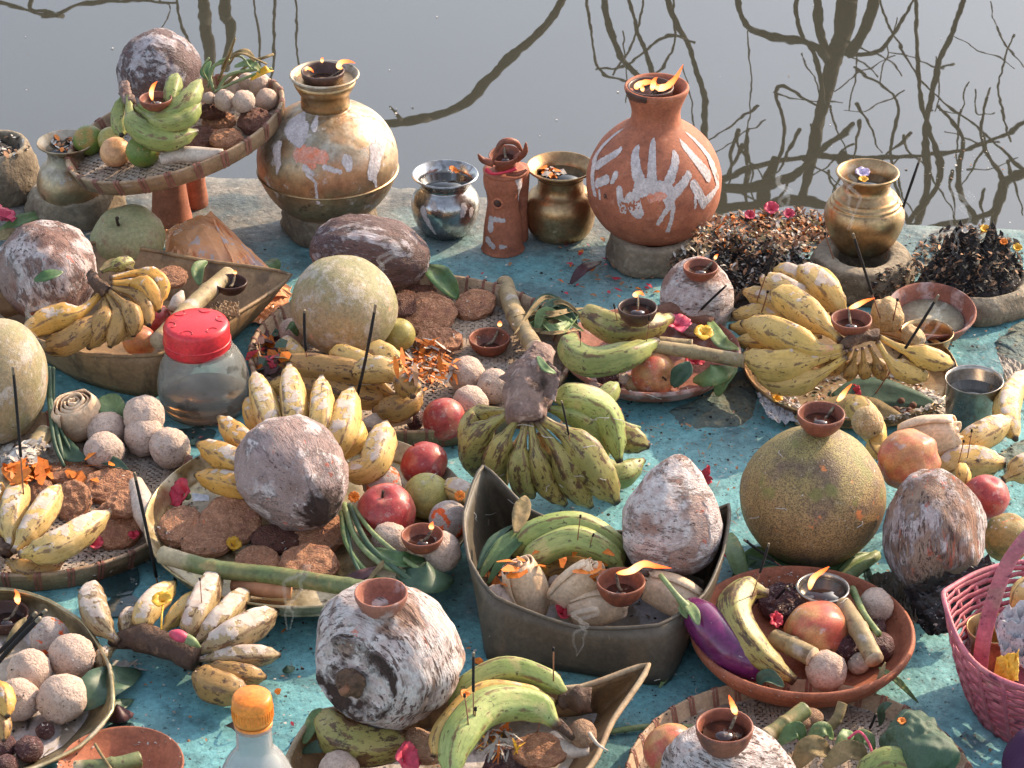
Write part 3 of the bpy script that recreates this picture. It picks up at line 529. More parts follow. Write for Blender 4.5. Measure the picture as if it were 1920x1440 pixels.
def cookie(lab, x, y, a, b_, tilt=0, al=90, z0=None, m=None, ridged=False, c=None, spin=0):
    """a across, b_ apparent half height; tilt towards the camera beyond flat"""
    ta = 30 + tilt; s_ = math.sin(R(min(85, ta + 3)))
    o = blob('fried_biscuit', x, y, a, c or a * .20, m or m_cook, al, ta, z0, fl_cook(sd_(), ridged), b=max(a * .7, b_ / max(.4, s_)), spin=spin, nu=64, nv=30)
    return tag(o, lab, 'biscuit', 'fried biscuits')
def fruit(lab, name, cat, x, y, a, c, m, al=90, ta=20, z0=None, stem=True, group=None, **k):
    o = blob(name, x, y, a, c, m, al, ta, z0, fl_round(sd_(), **k), nu=48, nv=32); tag(o, lab, cat, group)
    if stem:
        v, f, u = tube_geo([Vector((0, 0, .80)), Vector((.02, .01, .96)), Vector((.07, .03, 1.08))], [.05, .04, .055], 6)
        mk('stalk', v, f, m_stalkd, WM[o.name], o)
    return o
def banana_geo(pts, w, stem=.18, rot=0.0, nubr=.20, flatten=1.0):
    q = cr(pts, 26); wp = [P(*p) for p in q]; rd = []
    prof = [(0, .26), (stem * .5, .27), (stem, .40), (stem + .14, .82), (.48, 1.0), (.72, .97), (.86, .74), (.94, .42), (.97, nubr + .06), (1, nubr)]
    for i, p in enumerate(wp):
        t = i / 25
        for (t0, r0), (t1, r1) in zip(prof, prof[1:]):
            if t <= t1: u = (t - t0) / (t1 - t0); u = u * u * (3 - 2 * u); rr = r0 + (r1 - r0) * u; break
        rd.append(rr * w / S(p))
    o0 = wp[0].copy(); v, f, uv = tube_geo([p - o0 for p in wp], rd, 20, 5, .075, flatdir=Vector((.1, .6, -1)))
    return o0, v, f, uv
def banana(pts, w, m, parent=None, stem=.18, name='banana', lab=None, group=None, sup=True, nub=.2):
    o0, v, f, uv = banana_geo(pts, w, stem, nubr=nub)
    o = mk(name, v, f, m, Matrix.Translation(o0), parent, uv, sup=sup)
    if lab: tag(o, lab, 'banana' if 'banana' in name else 'plantain', group)
    return o
def hand(name, lab, cat, crown, fingers, m, cm=None, crad=14, group=None, stem=.18):
    """crown: px,py,z points; fingers: (half width px, [(px,py,z)...], material or None)"""
    t = thing(name, lab, cat, P(*crown[0]), group)
    for fg in fingers:
        banana(fg[1], fg[0], (fg[2] if len(fg) > 2 and fg[2] else m), t, stem=(fg[3] if len(fg) > 3 else stem))
    n_ = 'crown'
    pts = cr([tuple(c) for c in crown], 14) if len(crown) > 1 else [crown[0], crown[0]]
    wp = [P(*p) for p in pts]; cr_ = crad if isinstance(crad, (list, tuple)) else [crad] * len(crown)
    rr = [x[0] for x in cr([(c,) for c in cr_], len(wp))]
    v, f, u = tube_geo([p - wp[0] for p in wp], [r / S(p) * (1 + .25 * noise.noise(p * 90)) for r, p in zip(rr, wp)], 16)
    v = [p + Vector((noise.noise(p * 160), noise.noise(p * 160 + Vector((9, 0, 0))), noise.noise(p * 160 + Vector((0, 7, 0))))) * .0035 + (p * 1.0).normalized() * .004 * noise.noise((p + wp[0]) * 70) for p in v]
    mk(n_, v, f, cm or m_stalk, Matrix.Translation(wp[0]), t, u)
    return t
def flame(parent, x, y, pts, w, depth_ref=None):
    """pts: px offsets from the wick (x, y) of the flame's spine, w: half width px"""
    z = (depth_ref.z if depth_ref else 5 / 100) * 100; base = P(x, y, z); s = 1 / S(base); cu = math.cos(PITCH)
    q = cr([(0, 0)] + list(pts), 22); wp = [Vector((a * s, .0, -b_ * s / cu)) for a, b_ in q]
    rd = [max(.0002, .82 * w * s * (math.sin(math.pi * min(1, (i / 21) ** .75 * .97 + .03)) ** .8) * (1 + .18 * noise.noise(Vector((i * .45, x, y))))) for i in range(22)]
    v, f, u = tube_geo(wp, rd, 14, flatdir=Vector((0, 1, 0)), flat=.6)
    return mk('flame', v, f, m_flame, Matrix.Translation(base), parent, u)
def diya(lab, x, y, r, z0=None, m=None, fl=None, oil=.62, tilt=(0, 0), bowl=.66, group='small clay oil lamps', wick=None):
    """rim centre pixel, rim radius px; fl: (dx, dy from rim centre, spine offsets, half width)"""
    m = m or m_diya; h = bowl * r
    yb = y + h * .98
    p = hit(x, yb) if z0 is None else P(x, yb, z0)
    if z0 is None: z0 = p.z * 100 - .1
    p = P(x, yb, z0); s = 1 / S(p); u = upx(p)
    t = thing('oil_lamp', lab, 'oil lamp', p, group)
    prof = [(0, 0), (.42 * r, 0), (.62 * r, .10 * h), (.84 * r, .38 * h), (.97 * r, .74 * h), (r, .96 * h), (.985 * r, h * 1.02), (.93 * r, h * 1.02), (.90 * r, .93 * h), (.84 * r, .62 * h), (.66 * r, .30 * h), (.3 * r, .17 * h), (0, .16 * h)]
    M = Matrix.Translation(p) @ Matrix.Rotation(R(tilt[0]), 4, 'X') @ Matrix.Rotation(R(tilt[1]), 4, 'Y')
    v, f, uv = lathe_geo([(a * s, b_ * u) for a, b_ in prof], 36, .03, x); mk('bowl', v, f, m, M, t, uv, sup=True)
    if oil: v, f, uv = lathe_geo([(0, (oil - .004) * h * u), (.80 * r * s * (.35 + .65 * oil + .1), oil * h * u), (0, oil * h * u + .0002)], 24); mk('oil', v, f, m_oil, M, t, uv)
    if fl:
        dx, dy = fl[0], fl[1]
        top = Vector((p.x + dx * s, p.y - dy * s / .55, p.z + h * u * 1.05))
        mid = p + Vector((dx * s * .35, -dy * s / .55 * .35, h * u * .55))
        v, f, uv = tube_geo([Vector(a) for a in cr([tuple(p + Vector((-dx * s * .3, 0, h * u * .5)) - p), tuple(mid - p), tuple(top - p)], 8)], [.0022] * 6 + [.0018, .0012], 6)
        mk('wick', v, f, m_wick, Matrix.Translation(p), t, uv)
        d = (top - CAM); px = 960 + F * d.x / d.dot(FW); py = 720 - F * d.dot(UP) / d.dot(FW)
        flame(t, px, py, fl[2], fl[3], top)
    return t
def incense(lab, x0, y0, x1, y1, lift=0, frac=.62, r=3.4, z0=None, ash=.0, group='incense sticks'):
    """foot pixel, tip pixel; upright by default, lift moves the tip nearer/farther (cm towards the camera)"""
    f0 = hit(x0, y0) if z0 is None else P(x0, y0, z0); s = 1 / S(f0); u = upx(f0)
    tp = f0 + Vector(((x1 - x0) * s, 0, (y0 - y1) * u))
    if lift: tp += Vector((0, -lift / 100, lift / 100 * math.tan(PITCH)))
    t = thing('incense_stick', lab, 'incense', f0, group); d = tp - f0
    k = 1 - frac
    for nm, a, b_, rr, mm in (('bare_end', -.03, k, r * .42, m_inct), ('charcoal', k, 1 - .06 * (frac > .4), r * .9, m_incb), ('ash_tip', (.94 if frac > .4 else 1), 1, r * .8, m_mud)):
        if b_ - a < .02: continue
        bend = Vector((noise.noise(f0 * 70), 0, 0)) * d.length * .035
        v, f, uv = tube_geo([d * q_ + bend * (1 - (2 * q_ - 1) ** 2) for q_ in (a, a * .75 + b_ * .25, a * .5 + b_ * .5, a * .25 + b_ * .75, b_)], [rr * s * w__ for w__ in (1, 1.06, .95, 1.05, .9)], 7); mk(nm, v, f, mm, Matrix.Translation(f0), t, uv)
    return t
def leaf(name, pts, w, m, parent=None, fold=.35, lab=None, cat=None, group=None, curl=0, wave=.12, z=None):
    q = cr([tuple(p) for p in pts], 22); wp = [P(*p) for p in q]; vs, fs = [], []; o0 = wp[0]
    for i, p in enumerate(wp):
        t = (wp[min(i + 1, 21)] - wp[max(i - 1, 0)]).normalized(); sd = t.cross(Vector((0, -.5, .87))).normalized(); up = sd.cross(t).normalized()
        u = i / 21; hw = w / S(p) * (math.sin(math.pi * (u * .93 + .05)) ** .75) * (1 + .10 * noise.noise(Vector((u * 6, w, pts[0][0]))))
        for k in (-2, -1, 0, 1, 2):
            a = k / 2; vs.append(p - o0 + sd * (hw * a) + up * (hw * (fold * abs(a) + curl * a * a + wave * noise.noise(Vector((u * 4 + k, k * 2.1, pts[0][1])))) + (.0006 if k == 0 else 0)))
    for i in range(21):
        for k in range(4): a = i * 5 + k; fs.append((a, a + 1, a + 6, a + 5))
    o = mk(name, vs, fs, m, Matrix.Translation(o0), parent, thick=.0006)
    if lab: tag(o, lab, cat or 'leaf', group)
    return o
def flower(name, lab, cat, x, y, r, m, n_=5, z0=None, al=90, ta=40, parent=None, openn=.8, stemm=None, stem_to=None, centre=None, pw=.5):
    p = hit(x, y) if z0 is None else P(x, y, z0); p = p + Vector((0, 0, r / S(p) * .35)); s = 1 / S(p)
    t = thing(name, lab, cat, p) if lab else None; Mr = Matrix.Translation(p) @ frame(al, ta)
    for k in range(n_):
        a0 = 2 * math.pi * k / n_ + x; vs, fs = [], []
        for i in range(7):
            u = i / 6; rr = r * s * (.06 + u * .95) * openn; h = r * s * (.75 * u * (1 - openn) * 1.6 + .25 * math.sin(u * 2.6)); hw = r * s * pw * math.sin(math.pi * (.1 + u * .83)) ** .8
            for c in (-1, -.35, .35, 1):
                aa = Vector((math.cos(a0), math.sin(a0), 0)); bb = Vector((-math.sin(a0), math.cos(a0), 0))
                vs.append(aa * rr + bb * (hw * c) + Vector((0, 0, h + r * s * (.16 * abs(c) + .14 * noise.noise(Vector((k * 3, u * 3, c)))))))
        for i in range(6):
            for c in range(3): b_ = i * 4 + c; fs.append((b_, b_ + 1, b_ + 5, b_ + 4))
        mk('petal', vs, fs, m, Mr, t, thick=.0005)
    if centre: v, f = ball_geo(lambda d: d * r * s * .2, 10, 6); mk('centre', v, f, centre, Mr, t)
    if stem_to: 
        q = P(stem_to[0], stem_to[1], p.z * 100 + (stem_to[2] if len(stem_to) > 2 else 0)); v, f, u = tube_geo([Vector(), (q - p) * .5 + Vector((0, 0, .003)), q - p], [r * s * .09] * 3, 6); mk('stem', v, f, stemm or m_stem, Matrix.Translation(p), t)
    return t
def flakes(name, lab, cat, pts, size, mats, zfun=None, kind='stuff', group=None, parent=None, aspect=.5, rise=.4, seed=1, m_each=None):
    """many bent petals / crumbs joined: pts are world points"""
    rr = random.Random(seed); vs, fs, mi = [], [], []
    for p in pts:
        L_ = size * rr.uniform(.5, 1.4) / 1000; W_ = L_ * aspect * rr.uniform(.6, 1.3); a = rr.uniform(0, 6.283); el = rr.uniform(-rise, rise); b0 = len(vs)
        d = Vector((math.cos(a) * math.cos(el), math.sin(a) * math.cos(el), math.sin(el))); e = Vector((-math.sin(a), math.cos(a), rr.uniform(-.5, .5))) ; up = Vector((0, 0, 1))
        for u, wv, hh in ((-1, .35, 0), (0, 1, rr.uniform(.0, .35)), (1, .3, rr.uniform(-.2, .3))):
            for c in (-1, 1): vs.append(p + d * (u * L_) + e * (c * W_ * wv) + up * (hh * L_ + abs(math.sin(el)) * L_ + .0006))
        k = rr.randrange(len(mats))
        for j in (0, 2): fs.append((b0 + j, b0 + j + 1, b0 + j + 3, b0 + j + 2)); mi.append(k)
    o = mk(name, vs, fs, mats, parent=parent, smooth=False); o.data.polygons.foreach_set('material_index', mi)
    return tag(o, lab, cat, group, kind)
def scatter(n_, cx, cy, rx, ry, seed, dens=1.0, z=None):
    rr = random.Random(seed); out = []
    while len(out) < n_:
        a, b_ = rr.gauss(0, .45) if dens > 1 else rr.uniform(-1, 1), rr.gauss(0, .45) if dens > 1 else rr.uniform(-1, 1)
        if a * a + b_ * b_ > 1: continue
        out.append(hit(cx + a * rx, cy + b_ * ry) if z is None else P(cx + a * rx, cy + b_ * ry, z))
    return out
def ring(lab, x, y, r, h, hole=.45, z0=0, m=None, name='clay_ring', seed=1, group='mud rings under the pots'):
    prof = [(r * hole * .95, 0), (r * .97, 0), (r * 1.02, h * .35), (r * .97, h * .75), (r * .86, h), (r * (hole + .1), h * 1.0), (r * hole, h * .75), (r * hole * .95, 0)]
    o = lathe(name, x, y, z0, [(a, b_) for a, b_ in prof], m or m_mud, n=56, res=30, sup=True, wob=.12, seed=seed); return tag(o, lab, 'clay ring', group)
def surf_fn(prof):
    def f(h):
        for (r0, h0), (r1, h1) in zip(prof, prof[1:]):
            if min(h0, h1) <= h <= max(h0, h1) and abs(h1 - h0) > 1e-6: return r0 + (r1 - r0) * (h - h0) / (h1 - h0)
        return 0
    return f
def smear(name, x, y, z0, prof, rmax, strokes, m, parent, cell=1.1, off=.9, seed=0, rag=1.6, res=0):
    """paint daubed on a lathed body: strokes are ((u0,h0),(u1,h1),w0,w1) with u = angle * rmax (px), h = height px"""
    p = P(x, y, z0); s = 1 / S(p); uu = upx(p); q = cr(prof, res) if res else prof; rf = surf_fn(q)
    us = [k for st in strokes for k in (st[0][0], st[1][0])]; hs = [k for st in strokes for k in (st[0][1], st[1][1])]; W = max(max(st[2], st[3]) for st in strokes) + 4
    U0, U1, H0, H1 = min(us) - W, max(us) + W, min(hs) - W, max(hs) + W; nu, nh = int((U1 - U0) / cell) + 1, int((H1 - H0) / cell) + 1
    idx, vs, fs = {}, [], []
    def ins(u, h):
        n_ = noise.noise(Vector((u * .16, h * .16, seed))) * rag + noise.noise(Vector((u * .5, h * .5, seed + 5))) * rag * .7
        for (a, b_, w0, w1) in strokes:
            dx, dy = b_[0] - a[0], b_[1] - a[1]; L2 = dx * dx + dy * dy + 1e-9; t_ = max(0, min(1, ((u - a[0]) * dx + (h - a[1]) * dy) / L2))
            if math.hypot(u - a[0] - t_ * dx, h - a[1] - t_ * dy) < (w0 + (w1 - w0) * t_) * 1.12 + n_: return True
        return False
    def vid(i, j):
        if (i, j) not in idx:
            u, h = U0 + i * cell, H0 + j * cell; r = rf(h) + off * (.6 + .5 * noise.noise(Vector((u * .25, h * .25, 9)))); ph = u / rmax
            idx[(i, j)] = len(vs); vs.append((r * s * math.sin(ph), -r * s * math.cos(ph), h * uu))
        return idx[(i, j)]
    for i in range(nu):
        for j in range(nh):
            if ins(U0 + (i + .5) * cell, H0 + (j + .5) * cell): fs.append((vid(i, j), vid(i + 1, j), vid(i + 1, j + 1), vid(i, j + 1)))
    par = list(range(len(vs)))
    def find(a):
        while par[a] != a: par[a] = par[par[a]]; a = par[a]
        return a
    for q_ in fs:
        for b_ in q_[1:]: par[find(q_[0])] = find(b_)
    comp = {}
    for q_ in fs: comp.setdefault(find(q_[0]), []).append(q_)
    for g_ in comp.values():
        if len(g_) < 8: continue
        ids = {}; v2 = []; f2 = []
        for q_ in g_:
            for a in q_:
                if a not in ids: ids[a] = len(v2); v2.append(vs[a])
            f2.append(tuple(ids[a] for a in q_))
        mk(name, v2, f2, m, Matrix.Translation(p), parent)
def petals_ring(lab, x, y, z, r, m, name='floating_flower', cat='flower'): return flower(name, lab, cat, x, y, r, m, 7, z0=z, ta=25, openn=.9, pw=.35)
def disc(name, x, y, z0, r, h, m, parent=None, sup=False, n=40):
    return lathe(name, x, y, z0, [(0, h - .3), (r, h - .3), (r, h), (0, h)], m, parent, n=n, sup=sup)
def bamboo_tray(lab, x, y, r, h, z0, tilt=0, nb=44, wide=.5, thick=.55, flare=1.0, slatw=7.5, bind2=True):
    """x, y: centre of the floor; r: rim radius px; h: rim height px"""
    p = P(x, y, z0); s = 1 / S(p); u = upx(p); M = Matrix.Translation(p) @ Matrix.Rotation(R(-tilt), 4, 'Y')
    t = thing('bamboo_tray', lab, 'tray', p); WM[t.name] = Matrix.Translation(p)
    tk = thick * h * .3
    ri = r - h * .35 * flare
    prof = [(ri - tk, 2), (ri, 0), (r - tk * .2, h * .92), (r, h * 1.0), (r - tk * .6, h * 1.06), (r - tk * 1.3, h), (ri - tk, 2)]
    v, f, uv = lathe_geo([(a * s, b_ * u) for a, b_ in prof], 96); mk('rim', v, f, m_bamb, M, t, uv, sup=True)
    v, f, uv = lathe_geo([(0, 0), ((ri) * s, 0), ((ri - 1) * s, 2.0 * u), (0, 2.0 * u)], 64); mk('floor', v, f, m_sheathd, M, t, uv, sup=True)  # dark disc below the slats paints the shade in their gaps
    # woven slats: joined, too fine to pick apart singly
    vs, fs = [], []; R0 = (ri - 2) * s; pit = slatw * s; k = int(R0 / pit)
    for dr in (0, 1):
        for i in range(-k, k + 1):
            c = i * pit; L_ = math.sqrt(max(0, R0 * R0 - c * c)); n_ = max(2, int(2 * L_ / pit) + 1); b0 = len(vs)
            for j in range(n_ + 1):
                q = -L_ + 2 * L_ * j / n_; jj = int(round(q / pit)); up = (1 if (i + jj + dr) % 2 else -1) * .0013
                for e in (-.41, .41):
                    a = (q, c + e * pit) if dr == 0 else (c + e * pit, q); vs.append(Vector((a[0], a[1], 3.0 * u + up)))
            for j in range(n_): a = b0 + 2 * j; fs.append((a, a + 1, a + 3, a + 2))
    o = mk('woven_slats', vs, fs, m_weave, M, t); tag(o, kind='stuff')
    # bindings wrapped round the rim: one shared loop
    def loop(wd):
        pr = [(ri - .6, -1), (r + .8, h * .92), (r + 1.0, h * 1.02), (r - tk * .6, h * 1.13), (r - tk * 1.5, h * 1.02), (ri - tk - 1, 4)]
        vs, fs = [], []
        for a, b_ in pr:
            for e in (-1, -.4, .4, 1): bl = 1 - .35 * e * e; vs.append(((a + .8 * bl) * s if a > ri else a * s, e * wd / 2 * s, b_ * u))
        for i in range(len(pr) - 1):
            for e in range(3): q = i * 4 + e; fs.append((q, q + 1, q + 5, q + 4))
        return mesh('binding', vs, fs, m_bambd)
    me = loop(5.5); rr = random.Random(int(x))
    for i in range(nb):
        a = 2 * math.pi * i / nb + rr.uniform(-.02, .02)
        for d in ((-.5, .5) if bind2 else (0,)):
            if not bind2: me_ = me
            o = bpy.data.objects.new('binding', me); put(o, M @ Matrix.Rotation(a + d * 8.0 / r, 4, 'Z'), t)
    return t, M, s, u
def sheath_boat(lab, rim, base, m_out, m_in, z_base=0.2, name='leaf_sheath_tray', edge=4.5, cat='tray', floor=True, rimm=None, nseg=12):
    """rim: (px, py, z) closed loop; base: (px, py) closed loop of the same length on the ground"""
    n_ = len(rim); t = thing(name, lab, cat, P(base[0][0], base[0][1], z_base))
    rp = [P(*q) for q in rim]; bq = [P(q[0], q[1], q[2] if len(q) > 2 else z_base) for q in base]
    def loopc(pts):       # rounded between corners only lightly
        out = []
        for i in range(n_):
            a, b_, c, d = pts[i - 1], pts[i], pts[(i + 1) % n_], pts[(i + 2) % n_]
            for k in range(5):
                q = k / 5; lin = b_.lerp(c, q); cm = .5 * (2 * b_ + (c - a) * q + (2 * a - 5 * b_ + 4 * c - d) * q * q + (3 * b_ - a - 3 * c + d) * q ** 3); out.append(lin.lerp(cm, .55))
        return out
    rl, bl = loopc(rp), loopc(bq); N_ = len(rl); vs, fs = [], []
    for j in range(6):
        q = j / 5
        for a, b_ in zip(bl, rl): w_ = a.lerp(b_, q); c = sum(bl, Vector()) / N_; o_ = (w_ - c); o_.z = 0; vs.append(w_ + o_.normalized() * (.006 * math.sin(math.pi * q)) + Vector((0, 0, .0)))
    for j in range(5):
        for i in range(N_): i2 = (i + 1) % N_; fs.append((j * N_ + i, j * N_ + i2, (j + 1) * N_ + i2, (j + 1) * N_ + i))
    W = mk('wall', vs, fs, [m_out, m_in], parent=t, sup=True, thick=.0025); W.modifiers['s'].material_offset = 0
    if floor: mk('floor', bl, [tuple(range(N_))], m_in, Matrix.Translation((0, 0, .002)), t, sup=True)
    s = 1 / S(rp[0]); v, f, u = tube_geo(rl + [rl[0]], [edge * s] * (N_ + 1), 8); mk('rim', v, f, rimm or m_out, parent=t)
    return t
def sheet(name, c, m, amp, lab=None, cat=None, nu=22, nv=22, seed=1, parent=None, sc_=6, thick=.0006, bow=0):
    """c: four (px, py, z) corners in order; a crumpled patch"""
    q = [P(*a) for a in c]; vs, fs = [], []
    for j in range(nv + 1):
        for i in range(nu + 1):
            u, v_ = i / nu, j / nv; p = q[0] * (1 - u) * (1 - v_) + q[1] * u * (1 - v_) + q[2] * u * v_ + q[3] * (1 - u) * v_
            nn = noise.noise(Vector((u * sc_, v_ * sc_, seed))); cre = 1 - 2 * abs(nn); n2_ = noise.noise(Vector((u * sc_ * 2.3, v_ * sc_ * 2.3, seed + 4)))
            p = p + Vector((noise.noise(Vector((u * 4, v_ * 4, seed + 9))) * amp * .6, 0, cre * amp + abs(n2_) * amp * .6 + bow * math.sin(math.pi * u) * math.sin(math.pi * v_))); vs.append(p - q[0])
    for j in range(nv):
        for i in range(nu): a = j * (nu + 1) + i; fs.append((a, a + 1, a + nu + 2, a + nu + 1))
    o = mk(name, vs, fs, m, Matrix.Translation(q[0]), parent, smooth=False, sup=True, thick=thick)
    if lab: tag(o, lab, cat)
    return o
def khaja(lab, x, y, L_, r, al, ta, z0=None, open_=1, group='layered pastries'):
    """rolled layers: spiral sheet along the axis, end faces open"""
    Mr = frame(al, ta, 20); p = P(x, y, 4); s = 1 / S(p); hz = abs(Mr[2][2]) * L_ * s + math.sqrt(Mr[2][0] ** 2 + Mr[2][1] ** 2) * r * s
    if z0 is None: z0 = hit(x, y + hz / upx(p) * .9).z * 100
    p = P(x, y, z0 + hz * 95); s = 1 / S(p); M = Matrix.Translation(p) @ Mr; vs, fs = [], []; nt_ = 110; nl = 12; sd2 = x * .37
    for i in range(nt_ + 1):
        q = i / nt_; th = q * 2 * math.pi * 4.6
        for j in range(nl + 1):
            z = (j / nl * 2 - 1); rr = r * s * (.10 + .90 * q) * (1 - .24 * z * z + .10 * noise.noise(Vector((math.cos(th) * 1.6, math.sin(th) * 1.6 + z * 1.2, sd2 + q))) + .035 * noise.noise(Vector((math.cos(th) * 6, math.sin(th) * 6, sd2 + z)))) ; end = 1 + .22 * noise.noise(Vector((th * .9, sd2, 0))) + .08 * (1 - q)
            vs.append(Vector((rr * math.cos(th) * 1.12, rr * math.sin(th) * .78, z * L_ * s * end)))
    for i in range(nt_):
        for j in range(nl): a = i * (nl + 1) + j; fs.append((a, a + nl + 1, a + nl + 2, a + 1))
    o = mk('layered_pastry', vs, fs, m_khaja, M, thick=.0019, sup=True); return tag(o, lab, 'pastry', group)
def cane(lab, pts, r, m=None, name='sugar_cane', cat='sugar cane', nodes=2, group=None):
    q = cr([tuple(p) for p in pts], 30); wp = [P(*p) for p in q]; rd = []
    for i, p in enumerate(wp):
        t_ = i / 29 * (nodes + 1); d = min(abs(t_ - k) for k in range(1, nodes + 1)) if nodes else 1; rd.append(r / S(p) * (1 + .16 * math.exp(-(d / .05) ** 2)) * (1 + .04 * noise.noise(p * 60)))
    v, f, u = tube_geo([p - wp[0] for p in wp], rd, 16); o = mk(name, v, f, m or m_cane, Matrix.Translation(wp[0]), uv=u, sup=True); return tag(o, lab, cat, group)

def smoke(lab, x, y, z, seed, hpx=110, w=5):
    r_ = random.Random(seed); t = thing('smoke_wisp', lab, 'smoke', P(x, y, z), 'thin smoke wisps')
    for k in range(2):
        pts = []; a = r_.uniform(0, 6)
        for i in range(9): u_ = i / 8; pts.append((x + (4 + 22 * u_) * math.sin(a + u_ * r_.uniform(4, 7)) + 18 * u_, y - hpx * u_, z + (hpx * u_) / 11.0))
        tube('wisp', pts, [w * (.35 + .9 * i / 8) for i in range(9)], m_smoke, t, n=10, res=46)
    return t
# ================================================================ back row on the wet rim of the steps
def pot(name, lab, cat, x, y, z0, prof, m, res=70, group=None, wob=0, inner=None):
    t = thing(name, lab, cat, P(x, y, z0), group); lathe('body', x, y, z0, prof, m, t, n=72, res=res, sup=True, wob=wob, seed=x)
    return t
def mound(name, lab, cat, x, y, rx, ry, hh, m, z0=0, seed=1, peak=(0, 0), rough=.12, fine=1.0, kind=None):
    p = P(x, y, z0); s = 1 / S(p); u = upx(p); n_ = 60; vs, fs = [], []
    for j in range(26):
        q = j / 25
        for i in range(n_):
            a = 2 * math.pi * i / n_; ed = 1 + .12 * noise.noise(Vector((math.cos(a) * 2, math.sin(a) * 2, seed))); r = q * ed
            vx, vy = r * rx * math.cos(a), r * ry * math.sin(a) / .5
            h = hh * (math.cos(min(1, q) * math.pi / 2) ** .7) + hh * rough * (fr(Vector((vx, vy, seed * 9)), .035, 5) * 1.2 * fine) * (1 - q ** 6)
            h += hh * .35 * math.exp(-(((vx - peak[0]) ** 2 + (vy - peak[1]) ** 2) / (rx * .4) ** 2)) * (1 - q)
            vs.append(Vector((vx * s, vy * s, max(-.004, h * u * (1 - .0 * q)) - .003 * (q > .98))))
    for j in range(25):
        for i in range(n_): i2 = (i + 1) % n_; fs.append((j * n_ + i, (j + 1) * n_ + i, (j + 1) * n_ + i2, j * n_ + i2))
    fs = [f[::-1] for f in fs]
    o = mk(name, vs, fs, m, Matrix.Translation(p), smooth=True, sup=True); return tag(o, lab, cat, kind=kind)
ring('thick mud ring cut off by the left edge, holding black ash', -8, 362, 80, 88, .62, seed=4)
mound('ash_heap', 'black ash heap inside the mud ring at the left edge', 'ash', -8, 300, 56, 26, 26, m_ash, z0=6.0, seed=3)
flakes('ash_flakes', 'pale burnt flakes on the ash at the left edge', 'flakes', scatter(60, 0, 275, 55, 22, 5), 6, [m_dryp, m_ash, m_whitep])
ring('wide mud ring under the small brass pot beneath the raised tray', 142, 396, 90, 46, .5, seed=2)
t = pot('brass_pot', 'small brass pot with flower water, half hidden by the raised tray', 'pot', 134, 386, 2.0,
        [(0, 0), (30, 0), (54, 22), (60, 48), (51, 72), (38, 84), (36, 100), (44, 111), (53, 117), (51, 119), (37, 104), (34, 86)], m_brassp)
disc('contents', 134, 386, 2.0, 39, 106, m_water, t, sup=True)
flakes('floating_petals', 'orange petals floating in the small brass pot', 'petals', scatter(40, 120, 272, 30, 12, 3), 6, [m_mari, m_whitep, m_dryp])
# clay stand and the raised tray
t = thing('clay_stand', 'terracotta stand on two hollow legs carrying the raised bamboo tray', 'stand', P(322, 418, 0))
lathe('leg', 322, 416, 0, [(0, 0), (37, 0), (35, 30), (31, 70), (29, 110), (33, 140), (30, 150), (0, 150)], m_terra, t, res=30, sup=True)
lathe('leg', 368, 384, 0, [(0, 0), (22, 0), (20, 40), (19, 80), (22, 118), (0, 120)], m_terra, t, res=24, sup=True)
lathe('platform', 330, 282, 12.8, [(0, 0), (52, 0), (60, 10), (56, 16), (0, 18)], m_terra, t)
TR, TM, TS, TU = bamboo_tray('round bamboo tray raised on the clay stand at the upper left', 337, 264, 214, 27, 15.3, tilt=15, nb=25, thick=.8, flare=.8)
coco('dark paste-smeared coconut at the back of the raised tray', 298, 136, 82, 74, 150, 20, m_cocod, 3.2, tip=.05, ridge=.04)
hand('plantain_hand', 'green plantain bunch curling round a lamp on the raised tray', 'plantains', [(232, 160, 25), (236, 178, 24.5), (246, 196, 24)],
     [(19, [(236, 165, 25), (226, 215, 21.5), (228, 255, 20)]), (23, [(240, 178, 25), (252, 232, 22.5), (310, 262, 21.5), (372, 246, 22)]),
      (21, [(252, 200, 24), (300, 228, 24), (345, 222, 24.5), (376, 192, 26)]), (20, [(258, 195, 25), (310, 212, 25), (352, 190, 26.5), (376, 148, 28)]),
      (17, [(318, 212, 25.5), (322, 175, 27), (332, 138, 28.5)]), (20, [(244, 222, 20.5), (290, 262, 20), (340, 268, 20.3)])], m_banG, m_stalk, 11)
diya('lit clay lamp cradled by green plantains on the raised tray', 293, 184, 31, z0=25.6, fl=(-4, 8, [(-1, -14), (4, -26), (12, -34)], 5.5))
G = 'small round fruits on the raised tray'
for l_, x, y, r, m_ in (('green orange flecked with rice at the far left of the raised tray', 166, 263, 29, m_greenf), ('partly hidden green fruit behind the peach-coloured fruit', 208, 262, 25, m_guava),
                        ('smooth peach-coloured fruit between two green ones on the raised tray', 216, 285, 29, m_peach), ('plain green citrus in front on the raised tray', 268, 283, 32, m_greenf)):
    fruit(l_, 'fruit', 'fruit', x, y, r, r * .95, m_, 95, 60, stem=False, dimple=.06)
t = tube('white_root', [(300, 300, 18.0), (340, 290, 18.6), (385, 290, 19.4), (418, 284, 20.2)], [9, 15, 14, 5], m_radish, n=14, sup=True); tag(t, 'long whitish root lying along the front of the raised tray', 'root')
for l_, x, y, a, b_, m_, rg in (('dark biscuit half under the plantains on the raised tray', 376, 262, 40, 26, m_cookd, 0), ('ridged biscuit near the middle of the raised tray', 410, 228, 32, 18, m_cook, 1),
                             ('ridged biscuit tucked behind on the raised tray', 396, 206, 30, 16, m_cookd, 1), ('round reddish biscuit at the right of the raised tray', 478, 228, 32, 25, m_cookd, 0), ('crumpled biscuit near the front rim of the raised tray', 425, 262, 32, 20, m_cook, 0)):
    cookie(l_, x, y, a, b_, 14, m=m_, ridged=rg, c=12)
